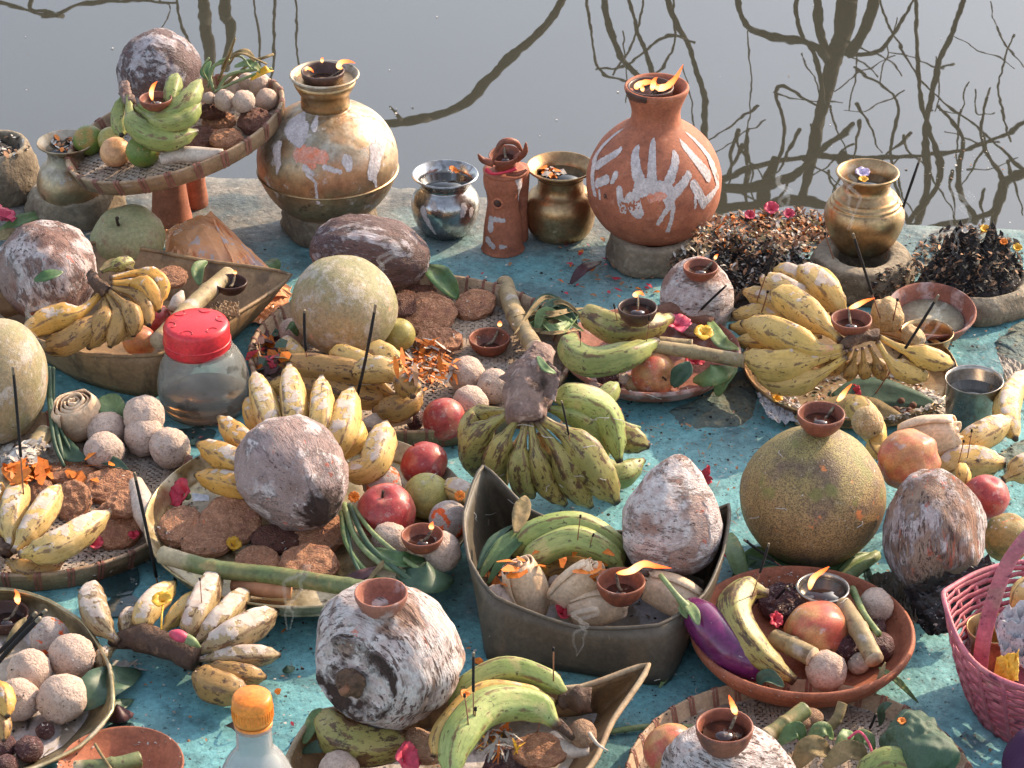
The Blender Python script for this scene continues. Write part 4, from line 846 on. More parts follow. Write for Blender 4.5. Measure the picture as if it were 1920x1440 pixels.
for l_, x, y, r in (('back left sweet ball on the raised tray', 440, 166, 23), ('peeping sweet ball behind the others on the raised tray', 462, 152, 16), ('top right sweet ball on the raised tray', 486, 158, 23),
                    ('leftmost sweet ball in the front row on the raised tray', 421, 188, 21), ('middle sweet ball in the front row on the raised tray', 457, 190, 22), ('rightmost sweet ball in the front row on the raised tray', 500, 186, 21), ('tiny sweet ball beside the plantain tip on the raised tray', 392, 184, 12)):
    ladoo(l_, x, y, r)
t = thing('stem_bundle', 'bundle of wilted green stems and dry leaves sticking up from the raised tray', 'stems', P(430, 150, 20))
for k, (pts, r, m_) in enumerate([([(400, 170, 22), (395, 130, 25), (430, 112, 27)], 3, m_stem), ([(408, 168, 22), (430, 140, 24), (480, 130, 25)], 3.4, m_stem), ([(402, 172, 22), (450, 150, 24), (510, 128, 26)], 3, m_stem), ([(420, 160, 22), (470, 118, 26), (495, 108, 28), (512, 102, 28)], 3, m_dry),
                                  ([(390, 165, 22), (405, 120, 26), (448, 105, 28), (470, 128, 27)], 2.4, m_stem), ([(410, 150, 23), (425, 115, 28), (440, 72, 33)], 3, m_dry), ([(395, 160, 22), (380, 130, 25), (392, 108, 27)], 2, m_stem), ([(430, 120, 27), (450, 100, 30), (500, 120, 27)], 2, m_dry)]): tube('stem', pts, r, m_, t, n=6)
for pts, w_, m_ in (([(470, 150, 24), (500, 132, 26), (510, 135, 25)], 9, m_yel), ([(415, 130, 26), (430, 100, 30), (442, 68, 34)], 8, m_dry), ([(440, 125, 26), (470, 120, 27), (495, 140, 25)], 9, m_leafl), ([(390, 150, 23), (384, 135, 24), (395, 115, 25)], 9, m_leaf), ([(425, 110, 28), (460, 98, 29), (480, 118, 27)], 7, m_dry)): leaf('leaf', pts, w_, m_, t)
# big brass pot
ring('mud ring under the large smeared brass pot', 622, 430, 90, 46, .55, seed=7)
PB = [(0, 0), (50, 4), (95, 28), (123, 66), (131, 100), (126, 132), (108, 162), (80, 183), (52, 195), (43, 200), (42, 222), (47, 230), (56, 244), (63, 252), (64, 255), (60, 256), (52, 246), (42, 230), (39, 214)]
t = pot('brass_pot', 'largest brass pot smeared with white paste beside the raised tray', 'pot', 618, 402, 2.6, PB, m_brassp)
lathe('band', 618, 402, 2.6, [(43.5, 199), (45, 199), (45, 207), (44, 224), (48, 225), (56, 238), (58, 246), (55, 246)], m_brass, t)
lathe('seam', 618, 402, 2.6, [(130, 82), (132.5, 84), (132, 86)], m_brass, t, n=72)
def ps(px, py, x, y, prof, rmax, res=70):
    q = cr(prof, res); rf = surf_fn(q); h = y - py
    for _ in range(30):
        r = max(6, rf(max(1, min(h, prof[min(10, len(prof) - 2)][1])))); sn = max(-.99, min(.99, (px - x) / r)); h = .5 * h + .5 * ((y - py) + .45 * r * math.sqrt(1 - sn * sn))
    return (math.asin(sn) * rmax, h)
def daub(parent, x, y, z0, prof, rmax, lst, m=m_paste, nm='paste_daub', **k):
    st = [(ps(a, b_, x, y, prof, rmax), ps(c, d, x, y, prof, rmax), w0, w1) for a, b_, c, d, w0, w1 in lst]; smear(nm, x, y, z0, prof, rmax, st, m, parent, res=70, **k)
daub(t, 618, 402, 2.6, PB, 131, [(533, 282, 536, 312, 10, 6), (536, 312, 533, 328, 5, 2), (712, 290, 706, 328, 13, 11), (706, 328, 712, 352, 5, 2), (720, 255, 716, 290, 12, 9), (602, 232, 604, 244, 7, 5), (662, 308, 664, 316, 10, 7), (605, 345, 608, 382, 2, 3), (590, 330, 605, 345, 3, 2), (560, 235, 580, 262, 9, 12), (566, 225, 574, 240, 8, 6),
                              (622, 318, 650, 326, 4, 3), (585, 318, 600, 330, 5, 3)], seed=2)
daub(t, 618, 402, 2.6, PB, 131, [(575, 292, 620, 300, 11, 9), (590, 310, 600, 316, 7, 6)], m=m_pasteo, nm='red_powder_daub', seed=5, rag=4, off=.5)
d = diya('sooty clay lamp with three flames in the mouth of the largest brass pot', 606, 133, 41, z0=25.6, m=m_diyak, oil=.5, bowl=.75, fl=(38, -2, [(-8, -4), (-2, -12), (12, -13), (24, -10)], 6.5))
for x, y, pts, w_ in ((572, 133, [(4, -5), (12, -2), (16, 3)], 4), (604, 118, [(0, -6), (2, -10)], 4)): flame(d, x, y, pts, w_, P(x, y, 29))
# polished steel pot
PS = [(0, 0), (37, 0), (56, 20), (64, 46), (61, 66), (50, 80), (45, 87), (51, 97), (60, 104), (62, 106), (58, 107), (48, 97), (44, 86), (44, 80)]
t = pot('steel_pot', 'polished steel pot of water with one marigold floating in it', 'pot', 836, 434, 0, PS, m_steel)
disc('contents', 836, 434, 0, 46, 90, m_water, t, sup=True)
daub(t, 836, 434, 0, PS, 64, [(796, 395, 806, 420, 6, 5), (806, 420, 818, 438, 4, 2), (872, 390, 868, 404, 6, 4), (885, 395, 884, 402, 5, 5), (815, 385, 818, 392, 5, 4)], seed=8)
flower('marigold', 'orange marigold floating in the polished steel pot', 'flower', 850, 326, 13, m_mari, 9, z0=9.0, al=60, ta=30, pw=.3, openn=.9); 
# clay figurine
t = thing('clay_figurine', 'hollow terracotta figurine with a lamp on its head between steel and brass pots', 'figurine', P(943, 466, 0))
PF = [(0, 0), (38, 0), (38, 8), (35, 45), (29, 84), (31, 106), (36, 122), (32, 142), (0, 144)]
lathe('body', 943, 466, 0, PF, m_terra, t, res=40, sup=True, n=48); lathe('rear_leg', 972, 448, 0, [(0, 0), (18, 0), (17, 60), (20, 130), (0, 134)], m_terra, t, res=20)
lathe('collar', 947, 466, 0, [(30, 138), (40, 141), (41, 146), (32, 148), (0, 148)], m_terra, t)
lathe('neck', 948, 466, 0, [(0, 146), (20, 146), (18, 160), (22, 166), (0, 166)], m_diya, t)
for pts, r in (([(926, 306, 17), (905, 300, 17.5), (897, 290, 19)], [8, 6, 2]), ([(968, 298, 17), (984, 285, 19), (986, 268, 21)], [8, 6, 2]), ([(950, 326, 15), (972, 326, 15.5), (988, 318, 16.5)], [4, 5, 2]), ([(925, 300, 19), (940, 268, 22), (965, 266, 22), (978, 282, 20)], [3, 6, 6, 3])): tube('ear', pts, r, m_diya, t, n=8)
tube('ribbon', [(912, 318, 16.5), (925, 326, 16.2), (950, 322, 16), (968, 316, 16.5)], [5, 3, 3, 4], m_red, t, n=6)
f0 = P(934, 384, 9.0); hv = []
v, f, u = tube_geo([f0 + Vector((math.cos(a) * .0085, -.002, math.sin(a) * .0085)) - f0 for a in [2 * math.pi * i / 20 for i in range(21)]], [.0022] * 21, 8); 
fc = ps(934, 382, 943, 466, PF, 38, 40)
pp = P(943, 466, 0); ph = fc[0] / 38; rr_ = surf_fn(cr(PF, 40))(fc[1]) / S(pp); hc = pp + Vector((rr_ * math.sin(ph), -rr_ * math.cos(ph), fc[1] * upx(pp)))
mk('hole_lip', v, f, m_terra, Matrix.Translation(hc) @ Matrix.Rotation(ph, 4, 'Z'), t)
v, f = ball_geo(lambda d: Vector((d.x * .007, d.y * .0025, d.z * .007)), 16, 10); mk('hole', v, f, m_diyak, Matrix.Translation(hc), t)  # no opening: a dark plug painted as the shade inside the hollow body
daub(t, 943, 466, 0, PF, 38, [(921, 412, 920, 428, 6, 7), (928, 412, 945, 414, 4, 3), (915, 450, 925, 462, 6, 4), (940, 462, 948, 462, 4, 2), (972, 340, 974, 372, 8, 5), (908, 350, 912, 385, 6, 4)], seed=3)
diya('small clay lamp balanced on the head of the terracotta figurine', 948, 287, 30, z0=16.2, tilt=(8, -6), oil=.45, fl=(-3, -16, [(-1, -5), (2, -8)], 4))
# squat brass pot
PL = [(0, 0), (44, 0), (60, 14), (66, 38), (66, 58), (58, 74), (45, 84), (42, 98), (47, 111), (60, 120), (64, 124), (60, 125), (46, 113), (41, 98), (41, 90)]
t = pot('brass_pot', 'plain squat brass pot full of dark water beside the handprinted pot', 'pot', 1050, 438, 0, PL, m_brass)
disc('contents', 1050, 438, 0, 46, 108, m_water, t, sup=True)
flakes('floating_petals', 'orange petals floating in the plain squat brass pot', 'petals', scatter(34, 1030, 325, 24, 8, 3), 7, [m_mari, m_whitep])
# handprinted pot
ring('heavy mud ring under the handprinted terracotta pot', 1227, 482, 92, 46, .55, seed=9)
PT = [(0, 0), (45, 3), (90, 26), (118, 62), (126, 98), (122, 130), (104, 165), (78, 190), (53, 206), (46, 216), (45, 232), (50, 248), (56, 262), (59, 270), (57, 275), (52, 273), (44, 262), (40, 240)]
t = pot('terracotta_pot', 'large terracotta pot with white painted handprints and fire in its mouth', 'pot', 1223, 444, 2.6, PT, m_terra, wob=.012)
daub(t, 1223, 444, 2.6, PT, 126, [(1184, 290, 1192, 346, 8, 10), (1215, 281, 1213, 346, 9, 9), (1256, 298, 1240, 350, 7, 8), (1280, 332, 1249, 370, 6, 8), (1155, 359, 1162, 394, 6, 7), (1192, 350, 1240, 360, 11, 12), (1186, 364, 1200, 362, 8, 7), (1240, 365, 1246, 384, 10, 8), (1178, 380, 1188, 400, 14, 10),
                              (1246, 386, 1232, 408, 6, 3), (1232, 408, 1225, 420, 4, 3), (1252, 390, 1250, 412, 4, 3), (1250, 412, 1244, 434, 3, 4),
                              (1156, 255, 1112, 300, 6, 8), (1154, 289, 1118, 312, 6, 8), (1112, 305, 1112, 365, 8, 5), (1148, 332, 1141, 346, 6, 3), (1132, 340, 1116, 346, 7, 7), (1120, 360, 1121, 374, 3, 2),
                              (1274, 281, 1316, 331, 8, 10), (1286, 261, 1326, 310, 6, 8), (1326, 312, 1337, 350, 10, 6), (1290, 350, 1310, 384, 8, 8), (1336, 352, 1315, 378, 4, 8), (1293, 372, 1293, 392, 3, 2)], nm='handprint', cell=.9, seed=4)
daub(t, 1223, 444, 2.6, PT, 126, [(1212, 374, 1232, 370, 7, 6), (1336, 330, 1337, 334, 5, 5)], m=m_pasteo, nm='red_powder_daub', seed=5, rag=3, off=1.6)
daub(t, 1223, 444, 2.6, PT, 126, [(1130, 368, 1134, 388, 4, 6), (1180, 185, 1205, 190, 6, 8)], m=m_diyak, nm='soot_stain', seed=6, rag=3, off=.4)
d = diya('burnt black lamp burning inside the mouth of the handprinted pot', 1219, 163, 44, z0=26.2, m=m_diyak, oil=.5, bowl=.8, fl=(18, -2, [(-4, 6), (14, 2), (30, -14), (42, -36)], 9))
flame(d, 1196, 168, [(-2, -6), (10, -12), (26, -13), (40, -6)], 8, P(1198, 168, 30)); flame(d, 1222, 170, [(2, -8), (4, -18), (10, -24)], 7, P(1215, 172, 30)); flame(d, 1206, 172, [(-2, -7), (0, -14)], 5, P(1206, 172, 30))
# offerings burnt down to ash
mound('ash_heap', 'long heap of black ash and burnt offerings right of the handprinted pot', 'ash', 1410, 545, 140, 60, 62, m_ash, seed=5, peak=(20, 60), rough=.5)
mound('mud_base', 'broken mud base in front of the long black ash heap', 'mud', 1385, 575, 112, 28, 20, m_mud, seed=8, rough=.5)
flakes('petal_heap', 'heap of withered orange and brown petals along the water edge', 'petals', scatter(1300, 1430, 440, 140, 40, 5) + scatter(500, 1500, 424, 80, 28, 6), 5.5, [m_dryp, m_dry, m_dryp, m_mari, m_dryp, m_dryp, m_whitep, m_stalkd, m_stalkd, m_dry], rise=.9, seed=4)
flakes('burnt_scraps', 'charred scraps and pale crumbs strewn over the long ash heap', 'scraps', scatter(1500, 1390, 505, 140, 62, 8), 5, [m_ash, m_ash, m_mud, m_ash, m_dryp, m_stalkd, m_whitep], rise=.9, seed=6)
for l_, x, y, r in (('red petals crowning the petal heap left of the ridged brass pot', 1445, 402, 20), ('pale red petals in the petal heap beside the handprinted pot', 1405, 412, 15), ('crumpled red petals at the right of the petal heap', 1478, 410, 16)): flower('red_petals', l_, 'petals', x, y, r, m_pinkp, 4, ta=60, openn=.7)
ring('broad mud ring under the ridged brass pot', 1612, 530, 100, 56, .5, seed=12)
PR = [(0, 0), (36, 0), (58, 18), (72, 48), (75, 68), (70, 84), (66, 88), (65, 92), (61, 95), (59, 100), (55, 102), (48, 110), (44, 114), (43, 122), (50, 134), (58, 141), (58, 144), (53, 143), (43, 128), (40, 112)]
t = pot('brass_pot', 'ridged brass pot with violet and yellow flowers in its mouth', 'pot', 1616, 468, 3.4, PR, m_brass)
disc('contents', 1616, 468, 3.4, 43, 124, m_water, t, sup=True)
flower('lilac_flower', 'pale lilac flower in the mouth of the ridged brass pot', 'flower', 1616, 338, 20, mat('lilac_petal', (.50, .40, .60), (.6, .52, .66), 60), 6, z0=15.6, openn=.7)
flower('yellow_flower', 'small yellow bloom at the front lip inside the ridged brass pot', 'flower', 1618, 344, 12, m_yel, 4, z0=16.2, openn=.8)
ring('crumbling mud wall round the black heap at the right edge', 1828, 562, 108, 44, .7, seed=15)
mound('ash_heap', 'tall black heap of burnt offerings inside the mud wall at right', 'ash', 1822, 540, 100, 44, 84, m_ash, z0=1.5, seed=6, peak=(900, 0), rough=.55)
flakes('burnt_scraps', 'brown husks and flakes over the tall black heap at right', 'scraps', scatter(1100, 1815, 490, 105, 66, 11) + scatter(350, 1700, 545, 70, 50, 13), 5, [m_ash, m_ash, m_dryp, m_mud, m_stalkd, m_ash], rise=.8, seed=9)
for l_, x, y, r, m_ in (('large yellow petal on top of the tall black heap', 1845, 440, 15, m_yel), ('orange bloom at the right shoulder of the tall black heap', 1880, 462, 12, m_mari), ('pale popped rice on the left top of the black heap', 1808, 440, 10, m_whitep), ('yellow petals at the right edge of the black heap', 1906, 474, 14, m_yel)): flower('yellow_flower', l_, 'flower', x, y, r, m_, 5, ta=50, openn=.6, pw=.6)
# left margin
flower('pink_flower', 'bright pink hibiscus cut off by the left edge', 'flower', 2, 425, 34, m_pinkp, 5, z0=1, al=60, ta=20, openn=.75)
leaf('leaf', [(0, 432, 1), (45, 412, 2), (100, 398, 1.5)], 12, m_leafl, lab='green leaf beside the pink hibiscus at the left edge', cat='leaf'); leaf('leaf', [(-20, 448, 1), (20, 440, 2), (60, 436, .5)], 13, m_dry, lab='brown curled leaf below the pink hibiscus', cat='leaf')
# ================================================================ second row
squ = fruit('ribbed green squash behind the big leaf-sheath tray at the left', 'squash', 'squash', 240, 450, 70, 62, m_pump, 115, 55, z0=0, lump=.04, dimple=.22, ribs=7, rib=.02)
tb = thing('plastic_bag', 'crumpled orange plastic bag with white print behind the clay lamp', 'plastic bag', P(400, 520, 0))
sheet('panel', [(308, 436, 3), (396, 402, 7), (548, 548, .5), (318, 540, .5)], m_bag, .006, parent=tb, seed=3, bow=.03, sc_=4); sheet('panel', [(318, 440, 4), (372, 412, 5), (360, 500, 4), (304, 505, 1)], m_bag, .006, parent=tb, seed=8, sc_=5); sheet('panel', [(392, 404, 7.5), (420, 430, 6), (552, 560, .8), (470, 560, 2)], m_bag, .005, parent=tb, seed=5, sc_=4)
sheet('panel', [(460, 560, 1), (548, 540, 1), (530, 612, .3), (430, 606, .3)], m_bag, .004, parent=tb, seed=6)
sheath_boat('large brown leaf-sheath tray with a pointed end, tied with a straw, at left', [(35, 622, 7), (160, 664, 7.6), (302, 664, 7.6), (425, 600, 7), (545, 516, 6.5), (380, 488, 6.5), (170, 455, 6.5), (-60, 520, 7)],
            [(60, 660), (150, 714), (283, 745), (370, 690), (450, 618), (350, 570), (170, 560), (-20, 610)], m_sheath, m_sheath, edge=4)
coco('grey paste-caked coconut at the far left of the large sheath tray', 88, 508, 94, 92, 115, 25, m_coco, 1.3, z0=2, ridge=.04, tip=.08, lump=.06)
leaf('leaf', [(64, 526, 14), (90, 518, 14.6), (118, 510, 14.6)], 12, m_leaf, lab='single green leaf stuck on the grey coconut at the left', cat='leaf')
hand('banana_hand', 'spotted ripe banana hand hanging over the large sheath tray', 'bananas', [(172, 512, 17), (180, 530, 16.5), (200, 548, 15.5)],
     [(26, [(190, 550, 15), (150, 585, 14), (95, 600, 13), (34, 632, 12)], m_banO, .3), (25, [(200, 555, 14.5), (180, 600, 13), (130, 640, 11), (75, 655, 9.5)], m_banD, .3), (21, [(195, 548, 15), (196, 600, 13.5), (165, 655, 9.5)], m_banD, .3), (19, [(200, 548, 15.5), (222, 600, 13.5), (205, 652, 10.5)], m_banD, .3),
      (20, [(205, 545, 16), (245, 585, 14.5), (250, 632, 11.5)], m_banD, .3), (19, [(208, 538, 16.5), (262, 560, 15), (280, 612, 12.5)], m_banD, .3), (20, [(208, 530, 17), (270, 535, 16.5), (300, 585, 13.5)], m_banO, .3), (18, [(205, 522, 17.5), (262, 512, 17.5), (300, 530, 16.5), (300, 570, 14.5)], m_banO, .3), (14, [(190, 510, 17.5), (225, 496, 18), (252, 492, 17.5)], m_banGY, .2)], m_banD, m_stalkd, [9, 12, 14])
leaf('dry_leaf', [(186, 508, 18), (215, 492, 18.5), (252, 505, 17.5)], 8, m_dry, lab='dry bract curling off the spotted banana stalk', cat='leaf')
cookie('round biscuit behind the cane in the large sheath tray', 322, 520, 30, 22, 20, z0=6)
fruit('pink fruit under the cane in the large sheath tray', 'fruit', 'fruit', 292, 598, 30, 28, m_apple, 80, 30, z0=4, stem=False); fruit('yellow-red apple under a faded flower in the large sheath tray', 'apple', 'apple', 262, 640, 32, 30, m_appley, 80, 30, z0=3)
flower('faded_flower', 'faded yellow flower on the apple by the jar', 'flower', 240, 634, 22, mat('faded_petal', (.62, .40, .14), (.5, .3, .12), 60), 5, z0=9, al=120, ta=60, openn=.9)
t = tube('garlic_bulb', [(325, 582, 8), (335, 562, 9), (342, 545, 10)], [12, 13, 3], m_radish, n=12, res=10); tag(t, 'white bulb with a tapering tip beside the cane', 'bulb')
cane('thick pale cane stick leaning in the large sheath tray', [(428, 516, 8), (370, 565, 9), (296, 640, 10)], 17)
leaf('leaf', [(374, 535, 9), (372, 508, 10.5), (388, 490, 11)], 12, m_leafl, lab='curled striped leaf between the bag and the clay lamp', cat='leaf', curl=.5)
diya('unlit-looking clay lamp with a tiny flame on the pointed end of the sheath tray', 434, 528, 31, z0=7.5, m=m_diyak, oil=.3, fl=(6, -14, [(0, -5), (1, -8)], 5))
sheet('torn_sheath', [(400, 568, 8), (448, 572, 8), (450, 600, 7.5), (392, 590, 7.5)], m_sheath, .006, 'torn scrap of leaf sheath beneath the clay lamp', 'scrap', seed=3)
# jar
t = thing('plastic_jar', 'round clear plastic jar of oil with a bright red lid', 'jar', P(385, 764, 0))
J = [(0, 2), (66, 2), (78, 8), (85, 30), (86, 50), (80, 78), (68, 100), (60, 108), (58, 116)]; JI = [(r * .955, h + 2.5) for r, h in J[1:]][::-1] + [(0, 5)]
lathe('glass', 385, 764, 0, cr(J, 40) + cr([(a, min(b_, 116)) for a, b_ in JI], 40), m_glass, t, n=72)
lathe('oil', 385, 764, 0, [(0, 6.0), (70, 6.0), (79, 18), (81, 24), (0, 24)], m_liq, t, n=64)
lathe('lid', 378, 764, 0, [(0, 158), (50, 158), (58, 156), (61, 150), (62, 116), (60, 110), (57, 110), (57, 118)], m_redlid, t, n=72)
for k in range(6):
    a = R(60 * k + 15); c0 = P(378, 764, 0) + Vector((math.cos(a) * .038, math.sin(a) * .038, 158.4 * upx(P(378, 764, 0)))); v, f, u = tube_geo([Vector((math.cos(a + b_) * .0085, math.sin(a + b_) * .0085, 0)) for b_ in [math.pi * .5 + math.pi * i / 9 for i in range(10)]], [.0008] * 10, 6); mk('moulded_arc', v, f, m_redlid, Matrix.Translation(c0), t)
lathe('lid_ribs', 378, 764, 0, [(61.5, 124), (63, 125), (63, 127), (61.5, 128)], m_redlid, t, n=72)
# basket 22
bamboo_tray('largest round bamboo tray in the middle behind the plantains', 772, 690, 304, 36, .25, nb=56, thick=.6, bind2=False)
leaf('leaf', [(800, 500, 5), (828, 525, 5.5), (858, 560, 2.5)], 22, m_leaf, lab='broad green leaf behind the long dark coconut', cat='leaf', fold=.5)
coco('long dark coconut lying at the back of the largest tray', 692, 474, 76, 112, 172, 8, m_cocod, 5.5, z0=2.2, ridge=.05, tip=.02)
fruit('big round pale green melon in the middle of the largest tray', 'melon', 'melon', 646, 574, 101, 92, m_melon, 60, 40, z0=1.5, stem=False, lump=.02, dimple=.02)
cookie('dark biscuit behind the large cracked one in the largest tray', 772, 548, 44, 22, 10, m=m_cookd); cookie('large cracked biscuit leaning beside the green melon', 798, 588, 58, 42, 24, c=11); cookie('oval biscuit nearest the cane in the largest tray', 890, 572, 42, 28, 18, spin=40, c=11); cookie('ridged biscuit left of the lamp in the largest tray', 822, 640, 46, 24, 8, ridged=True, c=12)
cookie('small dark biscuit against the melon in the largest tray', 756, 572, 26, 24, 24, m=m_cookd)
fruit('small orange-yellow fruit tucked against the green melon', 'fruit', 'fruit', 748, 628, 31, 32, m_guava, 90, 30, z0=1.2, stem=False)
cane('sawn pale cane stick at the right of the largest tray', [(946, 532, 2.5), (966, 590, 3.2), (1004, 655, 5)], 17, nodes=1)
diya('small lit clay lamp beside the cane in the largest tray', 918, 634, 40, fl=(19, -22, [(0, -6), (1, -11)], 6), oil=.3, m=m_diya)
ladoo('topmost sweet ball left of the plantain stalk', 875, 703, 36); ladoo('sweet ball half hidden by the plantain stalk', 926, 724, 34); ladoo('lower sweet ball beside the pomegranate', 882, 757, 35)
ladoo('sweet ball hidden behind the green melon at the left', 548, 622, 26); leaf('leaf', [(536, 620, 5), (548, 612, 6.5), (558, 630, 5)], 9, m_leaf, lab='small dark leaf at the left foot of the green melon', cat='leaf')
fruit('rosy pomegranate at the front rim of the largest tray', 'pomegranate', 'pomegranate', 833, 786, 41, 41, m_apple, 100, 35, z0=.8, stem=False, lump=.03, dimple=.03)
fruit('dark maroon nut beside the pomegranate', 'nut', 'nut', 778, 786, 17, 22, m_dusk, 90, 20, stem=False); t = tube('white_root', [(685, 800, 3), (720, 786, 3.5), (768, 776, 3.5)], [14, 19, 17], m_radish, n=14); tag(t, 'pale root between the coconut tray and the dark nut', 'root')
hand('banana_hand', 'blackened yellow banana hand in front of the green melon', 'bananas', [(752, 745, 7), (770, 735, 7)],
     [(27, [(740, 742, 6), (680, 706, 7.5), (600, 690, 7.5), (516, 676, 6.5)], m_banD, .1), (27, [(748, 752, 5), (690, 745, 5), (610, 728, 5), (530, 712, 4.5)], m_banD, .1), (25, [(742, 712, 7.5), (700, 692, 8), (652, 672, 8), (622, 660, 7)], m_banY, .1), (27, [(752, 700, 8), (725, 672, 8.5), (690, 655, 8)], m_banY, .1), (26, [(758, 706, 9), (710, 692, 10), (660, 700, 9)], m_banW, .1),
      (27, [(700, 770, 4.5), (745, 765, 5.5), (792, 735, 6.5)], m_banD, .1), (24, [(775, 745, 9), (765, 722, 10), (745, 712, 9.5)], m_banD, .1), (22, [(600, 742, 3.5), (560, 730, 3.5), (505, 720, 3)], m_banY, .1), (20, [(570, 672, 6), (545, 655, 6), (530, 640, 5.5)], m_banW, .1)], m_banD, m_stalkd, 15)
flakes('marigold_petals', 'loose marigold petals and white threads between bananas and sweet balls', 'petals', scatter(220, 800, 690, 62, 48, 21, 2), 13, [m_mari, m_mari, m_mari, m_whitep, m_dryp], aspect=.22, rise=.8, seed=3)
flakes('dark_berries', 'dark berries, petals and buds at the left rim of the largest tray', 'berries', scatter(90, 505, 665, 32, 42, 5), 9, [m_dusk, m_leafd, m_mari, m_dusk, m_red], aspect=.8, rise=.6)
t = thing('husk_bundle', 'dry green and straw husks between the cane and the terracotta dish', 'husks', P(1030, 600, 2))
for k in range(15):
    a = k / 15; leaf('husk', [(985 + 25 * math.sin(k * 2.1), 590 + 42 * a, 3 + 2 * math.sin(k)), (1035 + 14 * math.sin(k * 1.3), 592 + 34 * math.sin(k * 1.7), 5 + 1.5 * math.cos(k)), (1085 + 10 * math.cos(k), 578 + 50 * a, 3.5)], 7 + 3 * math.sin(k * 3), (m_dry, m_leafl, m_dry, m_leafd)[k % 4], t, fold=.5, curl=.4)
incense('short black incense stick stuck in the blackened bananas at left', 575, 668, 575, 582, frac=.88); incense('long leaning incense stick stuck in the front banana fingers', 655, 800, 714, 578, frac=.74, lift=4)
# 23, 24
coco('small pear-shaped coconut carrying a lamp behind the plantain dish', 1308, 560, 68, 76, 95, -5, m_cocow, 7.3, z0=0, tip=.05, ridge=.03, lump=.03)
diya('clay lamp on the small pear-shaped coconut', 1313, 500, 33, fl=(28, -14, [(2, -6), (6, -10)], 4), oil=.6); incense('burnt incense stick leaning on the pear-shaped coconut', 1310, 585, 1358, 536, frac=.9, r=2.6, lift=2)
PD = [(0, 3), (96, 0), (140, 10), (163, 30), (169, 35), (167, 40), (160, 38), (140, 20), (100, 10), (0, 9)]
t = thing('terracotta_dish', 'dusty terracotta dish holding two plantains and a lit lamp', 'dish', P(1220, 694, 0)); lathe('dish', 1220, 694, .2, PD, m_terrad, t, n=80, res=60, sup=True, wob=.01)
t = tube('brown_tuber', [(1235, 588, 5), (1280, 585, 5.5), (1335, 605, 5)], [16, 22, 10], m_yam, n=16, sup=True); tag(t, 'long brown tuber behind the lamp in the plantain dish', 'tuber')
t = blob('violet_fruit', 1322, 600, 13, 16, m_purpf, 60, 20, z0=3.5); tag(t, 'small violet fruit at the end of the brown tuber', 'fruit')
fruit('yellow-red apple under the plantains in the terracotta dish', 'apple', 'apple', 1226, 702, 43, 40, m_appley, -20, 60, z0=.9, dimple=.2); fruit('dusky plum under the green plantain', 'plum', 'plum', 1146, 704, 28, 24, m_dusk, 90, 30, z0=.9, stem=False)
fruit('pale nut nearest the front rim of the plantain dish', 'nut', 'nut', 1192, 720, 22, 18, m_ginger, 90, 30, z0=1.2, stem=False); fruit('tiny white onion in the plantain dish', 'onion', 'onion', 1171, 711, 11, 11, m_rad2, 90, 30, z0=2.5, stem=False)
banana([(1092, 592, 8.5), (1112, 596, 9), (1160, 618, 8.5), (1210, 614, 8.5), (1258, 596, 8)], 29, m_banGY, lab='paler upper plantain carrying the lamp in the terracotta dish', stem=.05, name='plantain', nub=.35)
banana([(1076, 628, 8.5), (1070, 655, 8), (1105, 680, 8), (1175, 668, 8.5), (1232, 642, 8.5)], 29, m_banG, lab='greener lower plantain bent like a hook in the terracotta dish', stem=.05, name='plantain', nub=.35)
diya('dark clay lamp full of oil on the upper plantain', 1195, 576, 37, z0=11, m=m_diyak, oil=.75, bowl=.8, fl=(2, -20, [(-6, -4), (4, -8), (12, -2)], 6))
cane('thin peeled cane sticking out over the right rim of the plantain dish', [(1225, 650, 8), (1300, 660, 7.5), (1396, 677, 7)], 13, nodes=1); cane('short cane piece behind the long peeled one', [(1236, 642, 6.5), (1270, 646, 6.5), (1298, 648, 6.5)], 12, nodes=0)
flower('pink_petals', 'bright pink petals between the cane and the tuber', 'petals', 1268, 625, 32, m_pinkp, 4, z0=5.5, al=80, openn=.85); flower('red_petals', 'red petals under the peeled cane', 'petals', 1300, 690, 26, m_red, 4, z0=3, al=80)
flower('yellow_flower', 'yellow-orange flower at the end of the short cane piece', 'flower', 1318, 634, 20, m_yel, 4, z0=8, al=80, ta=50, openn=.9, pw=.7)
leaf('leaf', [(1330, 600, 5), (1350, 640, 7), (1385, 655, 5)], 15, m_leafl, lab='wilted leaf behind the yellow flower in the plantain dish', cat='leaf'); leaf('leaf', [(1262, 725, 4), (1282, 700, 6), (1292, 678, 7.5)], 18, m_leafd, lab='crinkled dark leaf beside the apple', cat='leaf', curl=.5, wave=.3)
leaf('leaf', [(1300, 712, 4), (1340, 700, 6), (1378, 690, 5)], 24, m_leafl, lab='broad pale leaf hanging over the right rim of the plantain dish', cat='leaf', curl=-.5); leaf('leaf', [(1345, 742, 2), (1355, 715, 4.5), (1382, 690, 5)], 13, m_leafl, lab='pointed leaf tip drooping below the peeled cane', cat='leaf')
incense('bare incense stub stuck in the upper plantain', 1157, 600, 1150, 570, frac=.3, r=2); incense('red incense stub leaning on the lamp in the plantain dish', 1212, 640, 1214, 592, frac=.2, r=2, lift=2); incense('short stub on the bend of the green plantain', 1089, 648, 1087, 620, frac=.5, r=2)
